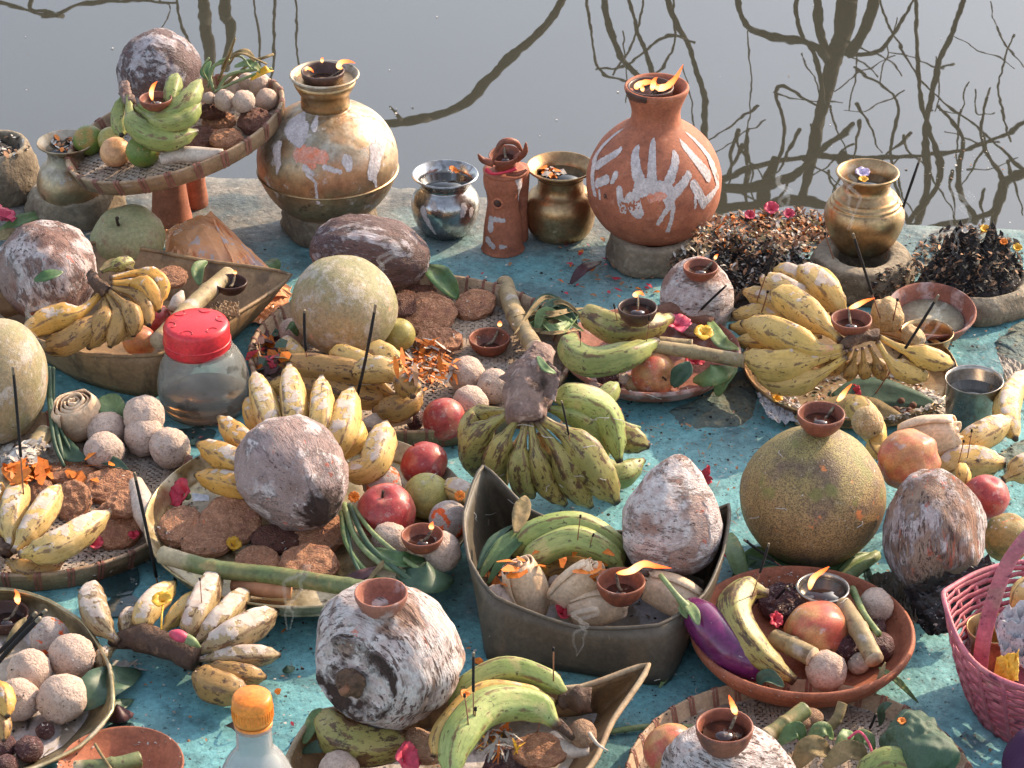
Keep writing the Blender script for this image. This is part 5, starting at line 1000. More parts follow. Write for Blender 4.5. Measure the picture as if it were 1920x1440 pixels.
# 25 thali
PH = [(0, 2), (165, 0), (186, 8), (199, 24), (201, 26), (199, 29), (196, 27), (182, 11), (160, 5), (0, 5)]
t = thing('steel_plate', 'wide steel plate under the big yellow banana hand', 'plate', P(1592, 706, 0)); lathe('plate', 1592, 712, .3, PH, m_brass, t, n=96, res=70, sup=True)
sheet('foil', [(1418, 742, 1.5), (1490, 745, 1), (1520, 800, 1), (1440, 790, 1.5)], m_paper, .006, 'scrap of white paper at the left of the steel plate', 'paper', seed=2)
flower('yellow_petals', 'yellow petals on the white paper scrap', 'petals', 1452, 755, 17, m_yel, 3, al=60); flower('red_petals', 'dark red petals behind the pomelo lamp flame', 'petals', 1598, 755, 28, m_red, 4, al=120, openn=.8)
leaf('soggy_leaf', [(1490, 790, 1.5), (1600, 770, 2), (1700, 790, 1.5)], 34, m_dry, lab='soggy brown leaf plastered on the steel plate', cat='leaf', wave=.1, fold=.1); leaf('soggy_leaf', [(1560, 745, 2), (1640, 735, 2.4), (1760, 760, 1.5)], 30, m_leafd, lab='dark green leaf under the white salt on the plate', cat='leaf', wave=.1, fold=.1)
flakes('plate_crumbs', 'brown crumbs and petal bits littering the steel plate', 'crumbs', scatter(500, 1600, 745, 150, 60, 32), 4.5, [m_dry, m_mud, m_dryp, m_whitep, m_leafd], rise=.3)
flakes('salt_grains', 'white salt and puffed rice spread on the steel plate', 'salt', scatter(420, 1715, 765, 62, 38, 31), 5, [m_whitep, m_whitep, m_radish], rise=.3)
for i, (x, y) in enumerate(((1690, 752), (1712, 760), (1705, 770), (1722, 772), (1698, 778), (1714, 782), (1680, 768))):
    o = blob('chickpea', x, y, 7, 7, m_yam, z0=1.2, sup=False, nu=12, nv=8); tag(o, ('topmost left', 'topmost right', 'upper middle', 'rightmost', 'lower middle', 'lowest', 'leftmost')[i] + ' of the small brown chickpeas in the white salt', 'chickpea', 'chickpeas in the salt')
fruit('knobbly ginger piece in the mud-coloured plate shadow', 'ginger', 'ginger', 1664, 590, 30, 34, m_ginger, 120, 20, z0=4, stem=False, lump=.12); fruit('smaller ginger knob beside the large banana hand', 'ginger', 'ginger', 1712, 632, 24, 20, m_ginger, 40, 20, z0=4, stem=False, lump=.2)
hand('banana_hand', 'back banana hand caked with white paste behind the lamp', 'bananas', [(1580, 585, 5), (1600, 600, 5)],
     [(27, [(1565, 600, 5), (1490, 555, 8.5), (1425, 520, 9)], m_banW, .15), (28, [(1592, 600, 6), (1548, 545, 10), (1498, 500, 9.5)], m_banW, .15), (22, [(1575, 590, 5), (1500, 525, 8), (1450, 505, 8)], m_banW, .15), (24, [(1560, 610, 5), (1480, 575, 7), (1392, 545, 6.5)], m_banW, .15), (22, [(1540, 620, 4), (1450, 592, 5), (1370, 590, 5)], m_banW, .15), (20, [(1540, 630, 3.5), (1450, 620, 4), (1366, 612, 4)], m_banY, .15), (18, [(1560, 590, 7), (1560, 540, 9), (1520, 500, 8)], m_banY, .15), (20, [(1540, 630, 3), (1450, 640, 3), (1375, 640, 3)], m_banY, .15)], m_banW, m_stalkd, 12)
hand('banana_hand', 'big ripe yellow banana hand draped over the steel plate', 'bananas', [(1578, 650, 12), (1610, 632, 12.8), (1648, 626, 12.5)],
     [(31, [(1582, 652, 12), (1530, 655, 11.5), (1460, 625, 11), (1392, 606, 9)], m_banY, .28), (31, [(1578, 640, 12), (1535, 605, 12), (1490, 570, 12), (1448, 548, 11)], m_banY, .2), (30, [(1585, 660, 11.5), (1520, 675, 10), (1450, 685, 8.5), (1395, 664, 7)], m_banY, .28), (26, [(1588, 668, 11), (1530, 705, 8), (1470, 716, 6), (1415, 698, 4.5)], m_banY, .28),
      (22, [(1648, 632, 12), (1695, 655, 11), (1745, 672, 9.5), (1788, 684, 8)], m_banY, .35), (20, [(1645, 640, 12), (1672, 680, 9.5), (1710, 700, 7.5), (1740, 706, 6)], m_banY, .3), (15, [(1596, 655, 12), (1578, 680, 9), (1550, 700, 6)], m_banD, .4), (15, [(1606, 655, 12), (1598, 685, 9), (1590, 712, 5.5)], m_banD, .4), (15, [(1618, 652, 12), (1620, 685, 9), (1622, 708, 5.5)], m_banD, .4), (15, [(1630, 648, 12), (1645, 680, 9), (1655, 712, 5.5)], m_banD, .4), (14, [(1588, 658, 12), (1560, 672, 10), (1530, 685, 7)], m_banD, .4)], m_banY, m_stalkd, [9, 13, 9], stem=.3)
diya('lit clay lamp sitting on the crown of the big yellow banana hand', 1595, 598, 39, z0=12.5, fl=(-2, -20, [(14, -6), (30, -14), (48, -20)], 7), oil=.55)
for l_, a in (('upright black incense stick in the paste-caked bananas', (1420, 562, 1450, 462, 2, .55)), ('long black incense stick with ash tip leaning before the mud ring', (1650, 595, 1588, 440, 0, .72)), ('long incense stick crossing in front of the big banana hand', (1632, 752, 1728, 560, 6, .66)), ('tall incense stick rising against the water beside the ridged pot', (1662, 480, 1722, 292, -6, .75)),
              ('red incense stub at the foot of the ridged pot', (1563, 485, 1543, 436, 0, .1)), ('short stub in the upper yellow banana', (1428, 585, 1438, 545, 0, .1)), ('pair of thin stubs in the ginger', (1675, 600, 1680, 560, 0, .1))): incense(l_, a[0], a[1], a[2], a[3], lift=a[4], frac=a[5], r=3)
# 26
t = thing('clay_dish', 'shallow clay dish whitened inside behind the brass cup', 'dish', P(1740, 606, 0)); PC = [(0, 2), (35, 0), (62, 14), (80, 40), (83, 46), (80, 48), (74, 42), (58, 18), (0, 9)]
lathe('dish', 1742, 622, .2, PC, m_terrad, t, n=64, res=50, sup=True, rot=Matrix.Rotation(R(9), 4, 'X')); lathe('dried_milk', 1742, 622, .2, [(0, 11), (45, 14), (62, 26), (0, 22)], mat('dried_milk', (.50, .46, .34), (.36, .30, .2), 30, bump=.4), t, rot=Matrix.Rotation(R(9), 4, 'X'))
t = thing('brass_cup', 'small brass cup with black residue standing in the clay dish', 'cup', P(1735, 660, 0)); lathe('cup', 1735, 668, .2, [(0, 0), (26, 0), (30, 4), (40, 20), (44, 34), (46, 40), (49, 45), (48, 47), (44, 42), (36, 20), (0, 12)], m_brass, t, res=40, sup=True); disc('residue', 1735, 668, .2, 36, 24, m_ash, t)
t = thing('steel_tumbler', 'plain steel tumbler of water at the right beside the plate', 'tumbler', P(1818, 795, 0)); lathe('tumbler', 1818, 798, 0, [(0, 0), (44, 0), (46, 3), (52, 82), (54, 85), (54, 87), (52, 86), (50, 80), (44, 8), (0, 6)], m_steeld, t, sup=True, n=64); disc('water', 1818, 798, 0, 48, 62, m_water, t)
o = sheet('sheath_scrap', [(1868, 664, 3), (1930, 690, 3), (1930, 760, 1), (1890, 722, 3)], m_sheathw, .004, 'pointed corner of a pale sheath tray at the right edge', 'sheath', seed=4)
banana([(1935, 690, 5), (1898, 735, 6), (1888, 780, 6), (1905, 825, 5)], 26, m_banW, lab='paste-dusted banana hanging down at the right edge', stem=.08)
# ================================================================ third row
fruit('very large pale melon cut off by the left edge', 'melon', 'melon', -4, 714, 93, 120, m_melon, 84, 8, z0=0, stem=False, lump=.03, dimple=.02)
bamboo_tray('big round bamboo tray at the left edge below the pale melon', 85, 952, 288, 34, .25, nb=30, thick=.7)
t = thing('green_stems', 'long green stems drooping between the melon and the pastry', 'greens', P(105, 820, 2))  # plain limp green stems, kind of plant unknown
for pts, r in (([(92, 690, 7), (96, 760, 6), (118, 862, 3)], 5), ([(100, 690, 7), (104, 780, 5), (135, 850, 3)], 3.5), ([(88, 700, 7), (100, 820, 5), (120, 875, 3)], 4)): tube('stem', pts, r, m_leafd, t, n=7)
leaf('leaf', [(95, 800, 3), (130, 850, 3), (160, 862, 3)], 18, m_leafd, t); leaf('leaf', [(170, 850, 3), (205, 865, 3), (240, 880, 3)], 12, m_leafd, t); leaf('leaf', [(222, 800, 3), (212, 770, 5), (198, 742, 5)], 24, m_leafl, lab='pale green leaf behind the five sweet balls', cat='leaf', curl=.3)
khaja('porous pale pastry standing beside the green stems at left', 147, 782, 44, 47, 100, 48)
cane('grey cane stick under the pale melon at the left edge', [(-20, 930, 3), (30, 880, 3.5), (86, 812, 4)], 18)
flakes('crumbled_sweets', 'white crumbled sweets and paste on the left tray floor', 'crumbs', scatter(200, 60, 855, 60, 26, 41), 8, [m_whitep, m_radish, m_whitep], rise=.4)
for l_, x, y, r in (('topmost of five sweet balls in the left tray', 270, 779, 39), ('middle sweet ball behind the front one in the left tray', 199, 808, 37), ('central right sweet ball under the topmost in the left tray', 270, 816, 39), ('rightmost of five sweet balls in the left tray', 318, 840, 39), ('front left of five sweet balls in the left tray', 195, 846, 38)): ladoo(l_, x, y, r)
for l_, x, y, a, b_, ti, sp in (('thin biscuit seen edge-on above the front bananas at left', 128, 886, 54, 17, -10, 10), ('rough biscuit in the middle of the left tray', 208, 912, 52, 33, 14, 0), ('smooth-edged biscuit behind the banana tips at left', 136, 940, 36, 38, 34, 0), ('large rough biscuit beside the red petals at left', 218, 985, 54, 46, 22, 0), ('small biscuit between two banana tips at left', 78, 925, 24, 26, 30, 0), ('dark biscuit under the rough one in the left tray', 232, 945, 34, 24, 10, 0)):
    cookie(l_, x, y, a, b_, ti, spin=sp, c=12)
t = tube('white_root', [(255, 905, 5), (268, 950, 4.5), (278, 992, 3.5)], [14, 24, 13], m_radish, n=14, sup=True); tag(t, 'whitish root standing against the brass plate rim', 'root')
hand('banana_hand', 'paste-streaked banana hand at the left edge of the bamboo tray', 'bananas', [(-10, 1010, 5), (15, 1035, 5)],
     [(26, [(18, 1030, 5.5), (22, 960, 7.5), (44, 900, 7.5)], m_banW, .12), (26, [(25, 1035, 6), (70, 975, 7.5), (112, 910, 7.5)], m_banW, .12), (30, [(35, 1040, 6), (110, 1022, 7), (206, 960, 7)], m_banW, .12), (20, [(0, 1030, 5), (-12, 960, 7), (2, 905, 7)], m_banO, .12), (22, [(10, 1050, 4), (60, 1070, 3), (120, 1050, 2.5)], m_banD, .12), (18, [(60, 1010, 5), (80, 960, 5), (96, 925, 5)], m_banD, .1)], m_banW, m_stalkd, 16)
flakes('marigold_petals', 'marigold petals above the banana hand at the left edge', 'petals', scatter(70, 52, 888, 44, 20, 6), 13, [m_mari], rise=.8, aspect=.5)
flower('red_petals', 'crumpled red petals at the front rim of the left tray', 'petals', 172, 1032, 27, m_red, 4, al=60, openn=.7); flower('red_petals', 'small red petal pressed on the rim beside the big biscuit', 'petals', 252, 1012, 15, m_red, 3)
flakes('marigold_petals', 'single marigold petals dropped over the left tray sweets', 'petals', scatter(9, 190, 880, 70, 30, 8), 13, [m_mari], rise=.4, aspect=.5)
incense('tall incense stick standing in front of the pale melon at left', 44, 926, 50, 693, frac=.70)
# 32 brass plate
PHB = [(0, 3), (250, 0), (285, 10), (303, 30), (306, 33), (304, 36), (300, 33), (280, 14), (245, 6), (0, 7)]
t = thing('brass_plate', 'large dull brass plate carrying the coconut with a dark eye', 'plate', P(580, 998, 2.6)); lathe('plate', 580, 998, 3.0, PHB, m_brassd, t, n=120, res=70, sup=True)
hand('banana_hand', 'yellow banana fingers fanned out behind the coconut with a dark eye', 'bananas', [(520, 905, 6), (560, 890, 6), (610, 890, 6)],
     [(25, [(530, 880, 7), (470, 840, 10), (410, 782, 10.5)], m_banO, .1), (27, [(520, 895, 7), (450, 870, 9.5), (370, 832, 9)], m_banO, .1), (25, [(515, 915, 6), (450, 912, 8), (366, 890, 7)], m_banO, .1), (26, [(540, 870, 7), (505, 780, 11), (476, 698, 11)], m_banW, .1), (26, [(560, 870, 7), (552, 770, 12), (542, 684, 12)], m_banW, .1), (25, [(585, 870, 7), (602, 790, 12), (603, 706, 12)], m_banW, .1),
      (29, [(610, 870, 7), (640, 810, 11), (660, 728, 11.5)], m_banW, .1), (30, [(620, 885, 7), (690, 880, 9), (712, 840, 10.5), (724, 792, 11)], m_banW, .1), (22, [(530, 860, 6), (482, 790, 9), (470, 745, 9)], m_banO, .1), (22, [(600, 870, 6), (660, 830, 9), (672, 790, 9.5)], m_banY, .1)], m_banO, m_stalk, 16)
m_cocoe = coco_mat('coconut_husk_with_eye', (.30, .20, .18), (.38, .27, .245), (.44, .34, .33), .47, .61, .66, eye=(.90, .95))
coco('big paste-smeared coconut with a dark eye on the brass plate', 548, 885, 103, 112, -48, 42, m_cocoe, 2.9, z0=4.5, tip=.22, ridge=.06, lump=.05)
for l_, x, y, a, b_, ti in (('biscuit with an orange dab at the left of the brass plate', 340, 988, 44, 36, 12), ('large biscuit leaning under the coconut on the brass plate', 432, 978, 60, 46, 20), ('flat biscuit behind the yellow flower', 388, 1018, 48, 26, 8), ('biscuit under the coconut nearest the green stems', 600, 1000, 58, 34, 16), ('dark biscuit in the shade below the coconut', 520, 1010, 50, 26, 6),
                            ('biscuit right of the yellow flower on the brass plate', 482, 1055, 42, 30, 14), ('round bright biscuit at the front of the brass plate', 580, 1058, 56, 36, 18)): cookie(l_, x, y, a, b_, ti, c=12, m=(m_cookd if 'dark' in l_ else None))
flower('hibiscus', 'wilted red hibiscus with green calyx at the left of the brass plate', 'flower', 352, 942, 38, m_red, 5, al=150, ta=40, openn=.75, centre=m_stem); sheet('foil_scrap', [(360, 928, 7), (392, 932, 7), (392, 942, 6.5), (362, 944, 6.5)], m_paper, .003, 'small silvery paper scrap on the red hibiscus', 'paper', 6, 6)
flower('yellow_flower', 'small yellow flower with a long stem on the brass plate', 'flower', 436, 1032, 21, m_yel, 5, al=60, ta=50, stem_to=(368, 1042, -.5), openn=.6, pw=.65)
ladoo('dusty sweet ball between the banana tip and the red apple', 717, 908, 38, m=m_lado)
fruit('bright red pomegranate at the back right of the brass plate', 'pomegranate', 'pomegranate', 795, 870, 45, 42, m_apple, 120, 10, lump=.04, dimple=.04); fruit('large pinkish apple with a stub in its skin on the brass plate', 'apple', 'apple', 724, 960, 56, 52, m_apple, 100, 45, lump=.03, dimple=.2)
fruit('yellow-green guava between the red fruits on the brass plate', 'guava', 'guava', 800, 930, 45, 42, m_guava, 90, 40, stem=False, dimple=.05)
banana([(830, 915, 7), (860, 920, 8), (895, 945, 7.5)], 24, m_banW, lab='banana end poking out behind the guava', stem=.1); fruit('orange-dabbed sweet ball at the right rim of the brass plate', 'sweet_ball', 'sweet', 842, 975, 38, 37, m_lado, stem=False, dimple=0)
ladoo('sweet ball left of the lamp on the brass plate', 732, 1015, 37); ladoo('sweet ball right of the lamp on the brass plate', 828, 1034, 38)
diya('lit clay lamp among the sweet balls on the brass plate', 792, 1003, 40, z0=9.0, fl=(18, -8, [(-1, -7), (2, -16)], 6.5), oil=.5)
flower('marigold', 'small marigold bloom beside the red apple', 'flower', 664, 938, 14, m_mari, 9, z0=9, al=90, ta=70, pw=.3); flower('marigold', 'marigold with green calyx on the right rim sweet ball', 'flower', 862, 935, 13, m_mari, 8, z0=12, al=90, ta=70, pw=.3, centre=m_stem)
t = thing('leafy_stems', 'bundle of limp green stems with broad leaves on the brass plate', 'greens', P(700, 1040, 5))
for k, (a, b_, c, d) in enumerate((((645, 945, 8), (668, 1010, 7), (720, 1060, 7.5), (790, 1080, 7)), ((655, 948, 8), (690, 1020, 7.5), (740, 1065, 8), (780, 1095, 7)), ((640, 960, 7.5), (650, 1020, 6.5), (690, 1075, 6.5), (730, 1090, 6.5)), ((662, 950, 8), (700, 1000, 8), (760, 1050, 8.5), (800, 1075, 8)), ((648, 970, 7), (660, 1040, 6.5), (680, 1080, 6.5), (700, 1095, 6.5)))): tube('stem', [a, b_, c, d], 6 - .5 * k, (m_stem, m_leafd, m_leafl)[k % 3], t, n=8)
leaf('leaf', [(745, 1075, 7), (800, 1082, 8), (850, 1085, 5.5)], 34, m_leafd, t, wave=.25, curl=-.4); leaf('leaf', [(730, 1090, 6.5), (760, 1110, 6.5), (800, 1120, 5)], 24, m_leafd, t, wave=.25, curl=-.3); leaf('leaf', [(700, 1030, 7.5), (750, 1050, 8.5), (800, 1050, 7)], 16, m_leaf, t, wave=.3); leaf('dry_leaf', [(640, 1090, 6), (680, 1078, 7), (715, 1065, 7)], 11, m_dusk, t, wave=.3); leaf('dry_leaf', [(680, 1100, 6.5), (730, 1050, 8), (750, 1085, 7)], 6, m_dry, t, wave=.5)
cane('long green cane with a frayed end along the front rim of the brass plate', [(303, 1040, 7), (400, 1066, 7.2), (520, 1080, 7), (650, 1100, 7), (700, 1108, 7)], 17, m_caneg, nodes=3)
t = tube('fried_stick', [(436, 1096, 5), (490, 1102, 5.2), (546, 1108, 5)], [13, 18, 14], m_cook, n=16, res=16); tag(t, 'dark knobbly fried stick under the green cane', 'fried stick')
incense('very long incense stick crossing the left rim of the brass plate', 300, 1118, 271, 892, frac=.84, r=3.6); incense('short black incense stick behind the dusty banana hand', 328, 1098, 332, 1052, frac=.9)
# 33 central plantains
hand('plantain_bunch', 'heavy bunch of browning plantains with a torn stalk in the centre', 'plantains', [(1018, 652, 21), (1000, 700, 19), (988, 745, 17), (985, 790, 15)],
     [(22, [(960, 770, 15), (905, 775, 12), (880, 810, 10), (892, 850, 7)], m_banGY, .2), (30, [(955, 775, 15.5), (905, 810, 12), (888, 850, 7.5), (908, 898, 3)], m_banGY, .2), (26, [(970, 785, 15), (942, 830, 12), (928, 880, 7), (945, 918, 3)], m_banGY, .2), (27, [(985, 790, 15), (975, 850, 11), (980, 900, 6.5), (1000, 932, 3)], m_banGY, .25),
      (26, [(995, 790, 15), (1005, 850, 11), (1025, 905, 6), (1062, 948, 3)], m_banGY, .25), (27, [(1005, 790, 15), (1050, 850, 11), (1075, 905, 6.5), (1110, 952, 3)], m_banGY, .25), (36, [(1015, 785, 15.5), (1075, 825, 12.5), (1115, 880, 8.5), (1158, 945, 4)], m_banGY, .22),
      (30, [(1030, 745, 16), (1085, 745, 15.5), (1135, 780, 12), (1162, 868, 6.5)], m_banG2, .06), (25, [(1025, 765, 15), (1080, 780, 13), (1120, 815, 9), (1135, 868, 5)], m_banG, .1), (27, [(1060, 830, 7), (1110, 870, 4.5), (1160, 890, 3.2), (1208, 862, 4)], m_banG, .1), (27, [(1110, 800, 6), (1160, 815, 6), (1218, 838, 5)], m_banGY, .1), (20, [(1100, 770, 8), (1130, 750, 10), (1158, 718, 11)], m_banG, .1), (24, [(985, 800, 10), (965, 860, 6), (960, 900, 3)], m_banD, .2), (24, [(1010, 810, 9), (1040, 870, 5), (1060, 910, 3)], m_banD, .2)],
     m_banGY, m_stalk, [20, 36, 46, 34])
sheet('torn_bract', [(935, 715, 18.6), (1000, 655, 21.5), (1050, 705, 20.5), (1042, 760, 17.5)], m_stalk, .006, 'torn fibrous bract wrapped round the plantain stalk', 'bract', 16, 16, seed=4, sc_=3, thick=.003, bow=.012)
leaf('leaf', [(1008, 668, 22), (1022, 690, 21.8), (1042, 700, 21)], 8, m_leafl, lab='tiny pale leaf on top of the plantain stalk', cat='leaf')
t = thing('flower_bud', 'red flower bud on a green stem right of the plantain bunch', 'flower bud', P(1150, 780, 4)); tube('bud', [(1125, 762, 8.5), (1145, 768, 8.5), (1163, 768, 8)], [4, 9, 3], m_red, t); tube('stem', [(1150, 775, 8), (1165, 795, 6), (1200, 802, 4)], [6, 8, 3], m_stem, t)
incense('thin incense stick stuck into the plantain bunch from above', 1068, 826, 1052, 752, frac=.85, r=2.2)
# 34 sheath boat
sheath_boat('deep dark leaf-sheath tray with two raised corners in the centre front', [(906, 874, 13), (870, 962, 11), (880, 1050, 10), (930, 1120, 9.2), (1080, 1176, 7.6), (1235, 1172, 9), (1320, 1115, 9.5), (1356, 1035, 11), (1366, 946, 13.5), (1275, 1000, 9.5), (1180, 998, 8.5), (1085, 992, 8.5), (990, 955, 9.5)],
            [(960, 1030), (930, 1080), (918, 1150), (914, 1234), (1080, 1260), (1245, 1284), (1285, 1215), (1310, 1150), (1320, 1090), (1260, 1070), (1180, 1065), (1090, 1055), (1010, 1045)], m_sheathd, m_sheathw, edge=3.6)
banana([(1168, 1062, 6), (1150, 1018, 9), (1080, 984, 11), (1000, 1000, 10), (962, 1046, 6)], 25, m_banG2, lab='yellow-topped plantain arching at the back of the dark sheath tray', stem=.08, name='plantain'); banana([(1170, 1080, 6), (1140, 1038, 9), (1075, 1012, 10.5), (1010, 1036, 8.5), (985, 1070, 5)], 28, m_banG2, lab='green plantain in front of the yellow-topped one in the dark sheath tray', stem=.08, name='plantain')
banana([(1140, 1090, 3), (1090, 1058, 5), (1030, 1066, 4.5), (1000, 1096, 3)], 24, m_banD, lab='dark low plantain behind the pastries', stem=.08, name='plantain')
for k, (pts, w_) in enumerate((([(900, 1085, 6), (935, 1030, 8.5), (1000, 975, 10)], 12), ([(915, 1095, 6), (950, 1040, 8.5), (1008, 985, 10)], 9), ([(895, 1070, 7), (920, 1020, 9), (960, 985, 10)], 8))): leaf('leaf', pts, w_, (m_leafl, m_leaf, m_leafd)[k], lab=('pale folded leaf blade along the left inside of the dark sheath tray', 'green leaf blade lying under the pale folded blade in the dark sheath tray', 'dull leaf blade nearest the left wall of the dark sheath tray')[k], cat='leaf', fold=.7)
leaf('dry_leaf', [(968, 1000, 10), (978, 960, 11), (985, 930, 11.5)], 17, m_dry, lab='withered brown leaf at the back of the dark sheath tray', cat='leaf', wave=.4)
ladoo('sweet ball at the left wall of the dark sheath tray', 934, 1128, 33, z0=3.4); ladoo('tiny sweet ball peeping between two pastries', 1042, 1092, 15, z0=4.5)
khaja('rolled pastry standing upright at the left of the dark sheath tray', 988, 1104, 54, 40, 112, 30, z0=2.4); khaja('rolled pastry leaning to the right beside the lamp', 1080, 1096, 54, 32, 42, 25, z0=4.2); khaja('pastry lying under the lamp in the dark sheath tray', 1118, 1140, 50, 36, 12, 12, z0=2.2); khaja('pastry at the right beneath the aubergine stem', 1262, 1118, 52, 38, -22, 14, z0=3.4)
coco('pink-white coconut with a central ridge in the dark sheath tray', 1254, 985, 93, 104, 82, 14, m_cocow, 4.4, z0=5, tip=.30, ridge=.10, lump=.04)
diya('clay lamp with a long wind-blown flame on the pastries', 1163, 1090, 46, z0=8.2, fl=(-8, -12, [(26, -4), (50, -18), (74, -14), (104, -10)], 10), oil=.45, bowl=.8, m=m_diya)
flower('red_petals', 'coral petals between the pastries in the dark sheath tray', 'petals', 1052, 1160, 24, m_red, 3, z0=4, al=60, openn=.8)
flakes('marigold_petals', 'orange petals stuck on leaves and pastries in the dark sheath tray', 'petals', scatter(18, 960, 1060, 60, 50, 8) + scatter(10, 1110, 1060, 60, 30, 9), 12, [m_mari], aspect=.5)
incense('red incense stub in the arching plantain', 1083, 1012, 1088, 966, frac=.1, r=2.4); incense('short leaning stub beside the red incense stub', 1107, 1020, 1113, 1000, frac=.3, r=2)
flower('red_petals', 'torn red petals on the blue floor behind the pink-white coconut', 'petals', 1305, 905, 34, m_red, 5, z0=0, al=-30, ta=50, openn=.9, pw=.3)
# 35 pomelo
def f_pom(d):
    ph = math.atan2(d.y, d.x); p = d * (1 + .02 * fr(d, 1.5) + .010 * math.cos(5 * ph) * (1 - d.z * d.z))
    if d.z > 0: q = 1 - .16 * d.z ** 2; p.x *= q; p.y *= q; p.z *= 1.06
    return p
t = blob('pomelo', 1524, 930, 137, 132, m_pomelo, 90, 24, z0=0, f=f_pom, nu=72, nv=48); tag(t, 'huge speckled pomelo carrying a lit lamp', 'pomelo')
diya('lit clay lamp on top of the huge pomelo', 1537, 776, 45, fl=(34, -22, [(8, -10), (16, -22), (26, -34)], 7), oil=.6, m=m_diya, bowl=.75)
t = thing('leaf_bed', 'green blades and thick stems spread under the pomelo', 'leaves', P(1500, 1060, 0))
for pts, w_, m_ in (([(1372, 1090, 1), (1420, 1040, 2.5), (1500, 1065, 1)], 14, m_leaf), ([(1366, 1040, 2), (1420, 1060, 2), (1490, 1085, 1)], 13, m_leafd), ([(1380, 1115, 1), (1440, 1075, 3), (1530, 1085, 1)], 12, m_leafl), ([(1368, 1000, 2), (1380, 1050, 2.5), (1400, 1100, 1)], 18, m_leafl), ([(1560, 1095, 1), (1600, 1060, 2.5), (1650, 1035, 2)], 12, m_leafl), ([(1620, 1050, 2), (1632, 1100, 2), (1640, 1140, 1)], 9, m_leafd), ([(1540, 1090, 2), (1590, 1050, 2.5), (1640, 1040, 2)], 10, m_leaf), ([(1405, 1130, 1), (1450, 1095, 2), (1510, 1105, 1)], 10, m_leafd)): leaf('blade', pts, w_, m_, t, fold=.5)
tube('stem', [(1570, 1098, 1.5), (1600, 1072, 2.5), (1645, 1040, 3)], [15, 14, 10], m_stem, t, n=12)
fruit('knobbly blushing apple wedged beside the pomelo', 'apple', 'apple', 1703, 862, 55, 60, m_appley, 205, 20, z0=6, lump=.06, dimple=.05, ribs=5, rib=.05, bot=.3, stem=False)
banana([(1590, 760, 7), (1620, 775, 8), (1655, 845, 6)], 26, m_banY, lab='banana sloping down behind the top of the pomelo', stem=.08); fruit('knobbly yellow banana tip with a dark eye above the blushing apple', 'banana_tip', 'banana', 1627, 792, 30, 32, m_ginger, -60, 50, z0=7, stem=True, dimple=.02)
banana([(1640, 820, 6), (1638, 838, 6), (1655, 862, 5)], 14, m_banY, lab='little banana squeezed between pomelo and blushing apple', stem=.1)
khaja('pale torn pastry behind the blushing apple', 1742, 820, 52, 40, 10, 20, z0=4)
banana([(1790, 850, 4), (1830, 822, 6), (1897, 786, 6.5)], 28, m_banW, lab='straight pale banana pointing up right beside the tumbler', stem=.06, nub=.4); banana([(1760, 892, 4), (1800, 868, 5), (1885, 868, 5)], 33, m_banW, lab='thick pale banana lying above the red apple at right', stem=.06, nub=.3)
banana([(1880, 900, 4), (1915, 880, 5), (1960, 860, 5)], 28, m_banW, lab='banana at the right edge behind the thick pale one', stem=.2); banana([(1800, 870, 7), (1806, 890, 7.5), (1800, 915, 6)], 15, m_banY, lab='small dark-tipped banana hanging over the fibre coconut', stem=.1)
fruit('deep red apple above the mottled orange fruit at right', 'apple', 'apple', 1849, 932, 44, 42, m_apple, 80, 30, z0=3.5, stem=False)
for l_, a in (('twin incense stubs in the thick pale banana', (1797, 868, 1803, 825, 0, .1)), ('single bare incense stub behind the thick pale banana', (1814, 858, 1817, 805, 0, .1))): incense(l_, a[0], a[1], a[2], a[3], frac=a[5], r=2.2)
coco('fibrous brown coconut with red streaks at the right', 1750, 1008, 98, 112, 95, 5, m_cocor, 6.6, z0=1, tip=.22, ridge=.05, lump=.07)
fruit('mottled orange-green fruit right of the fibrous coconut', 'fruit', 'fruit', 1890, 1008, 48, 46, m_orange, 90, 30, z0=2, stem=False, lump=.05)
t = thing('charred_plastic', 'shiny black charred plastic heaped below the fibrous coconut', 'plastic', P(1760, 1150, 0))
sheet('fold', [(1690, 1120, 4), (1790, 1080, 8), (1850, 1130, 5), (1760, 1200, 1)], m_char, .012, parent=t, seed=2, sc_=3.5); sheet('fold', [(1770, 1110, 6), (1850, 1050, 9), (1890, 1090, 7), (1840, 1150, 3)], m_char, .01, parent=t, seed=7, sc_=3.5); sheet('fold', [(1700, 1150, 2), (1790, 1130, 5), (1790, 1190, 2), (1740, 1195, .5)], m_char, .004, parent=t, seed=9, sc_=3.5)
sheet('cloth', [(1625, 1090, 1), (1700, 1090, 4), (1720, 1180, 1.5), (1690, 1240, .5)], m_sheathd, .015, 'dirty crumpled scrap between the clay bowl and the charred plastic', 'scrap', seed=12)
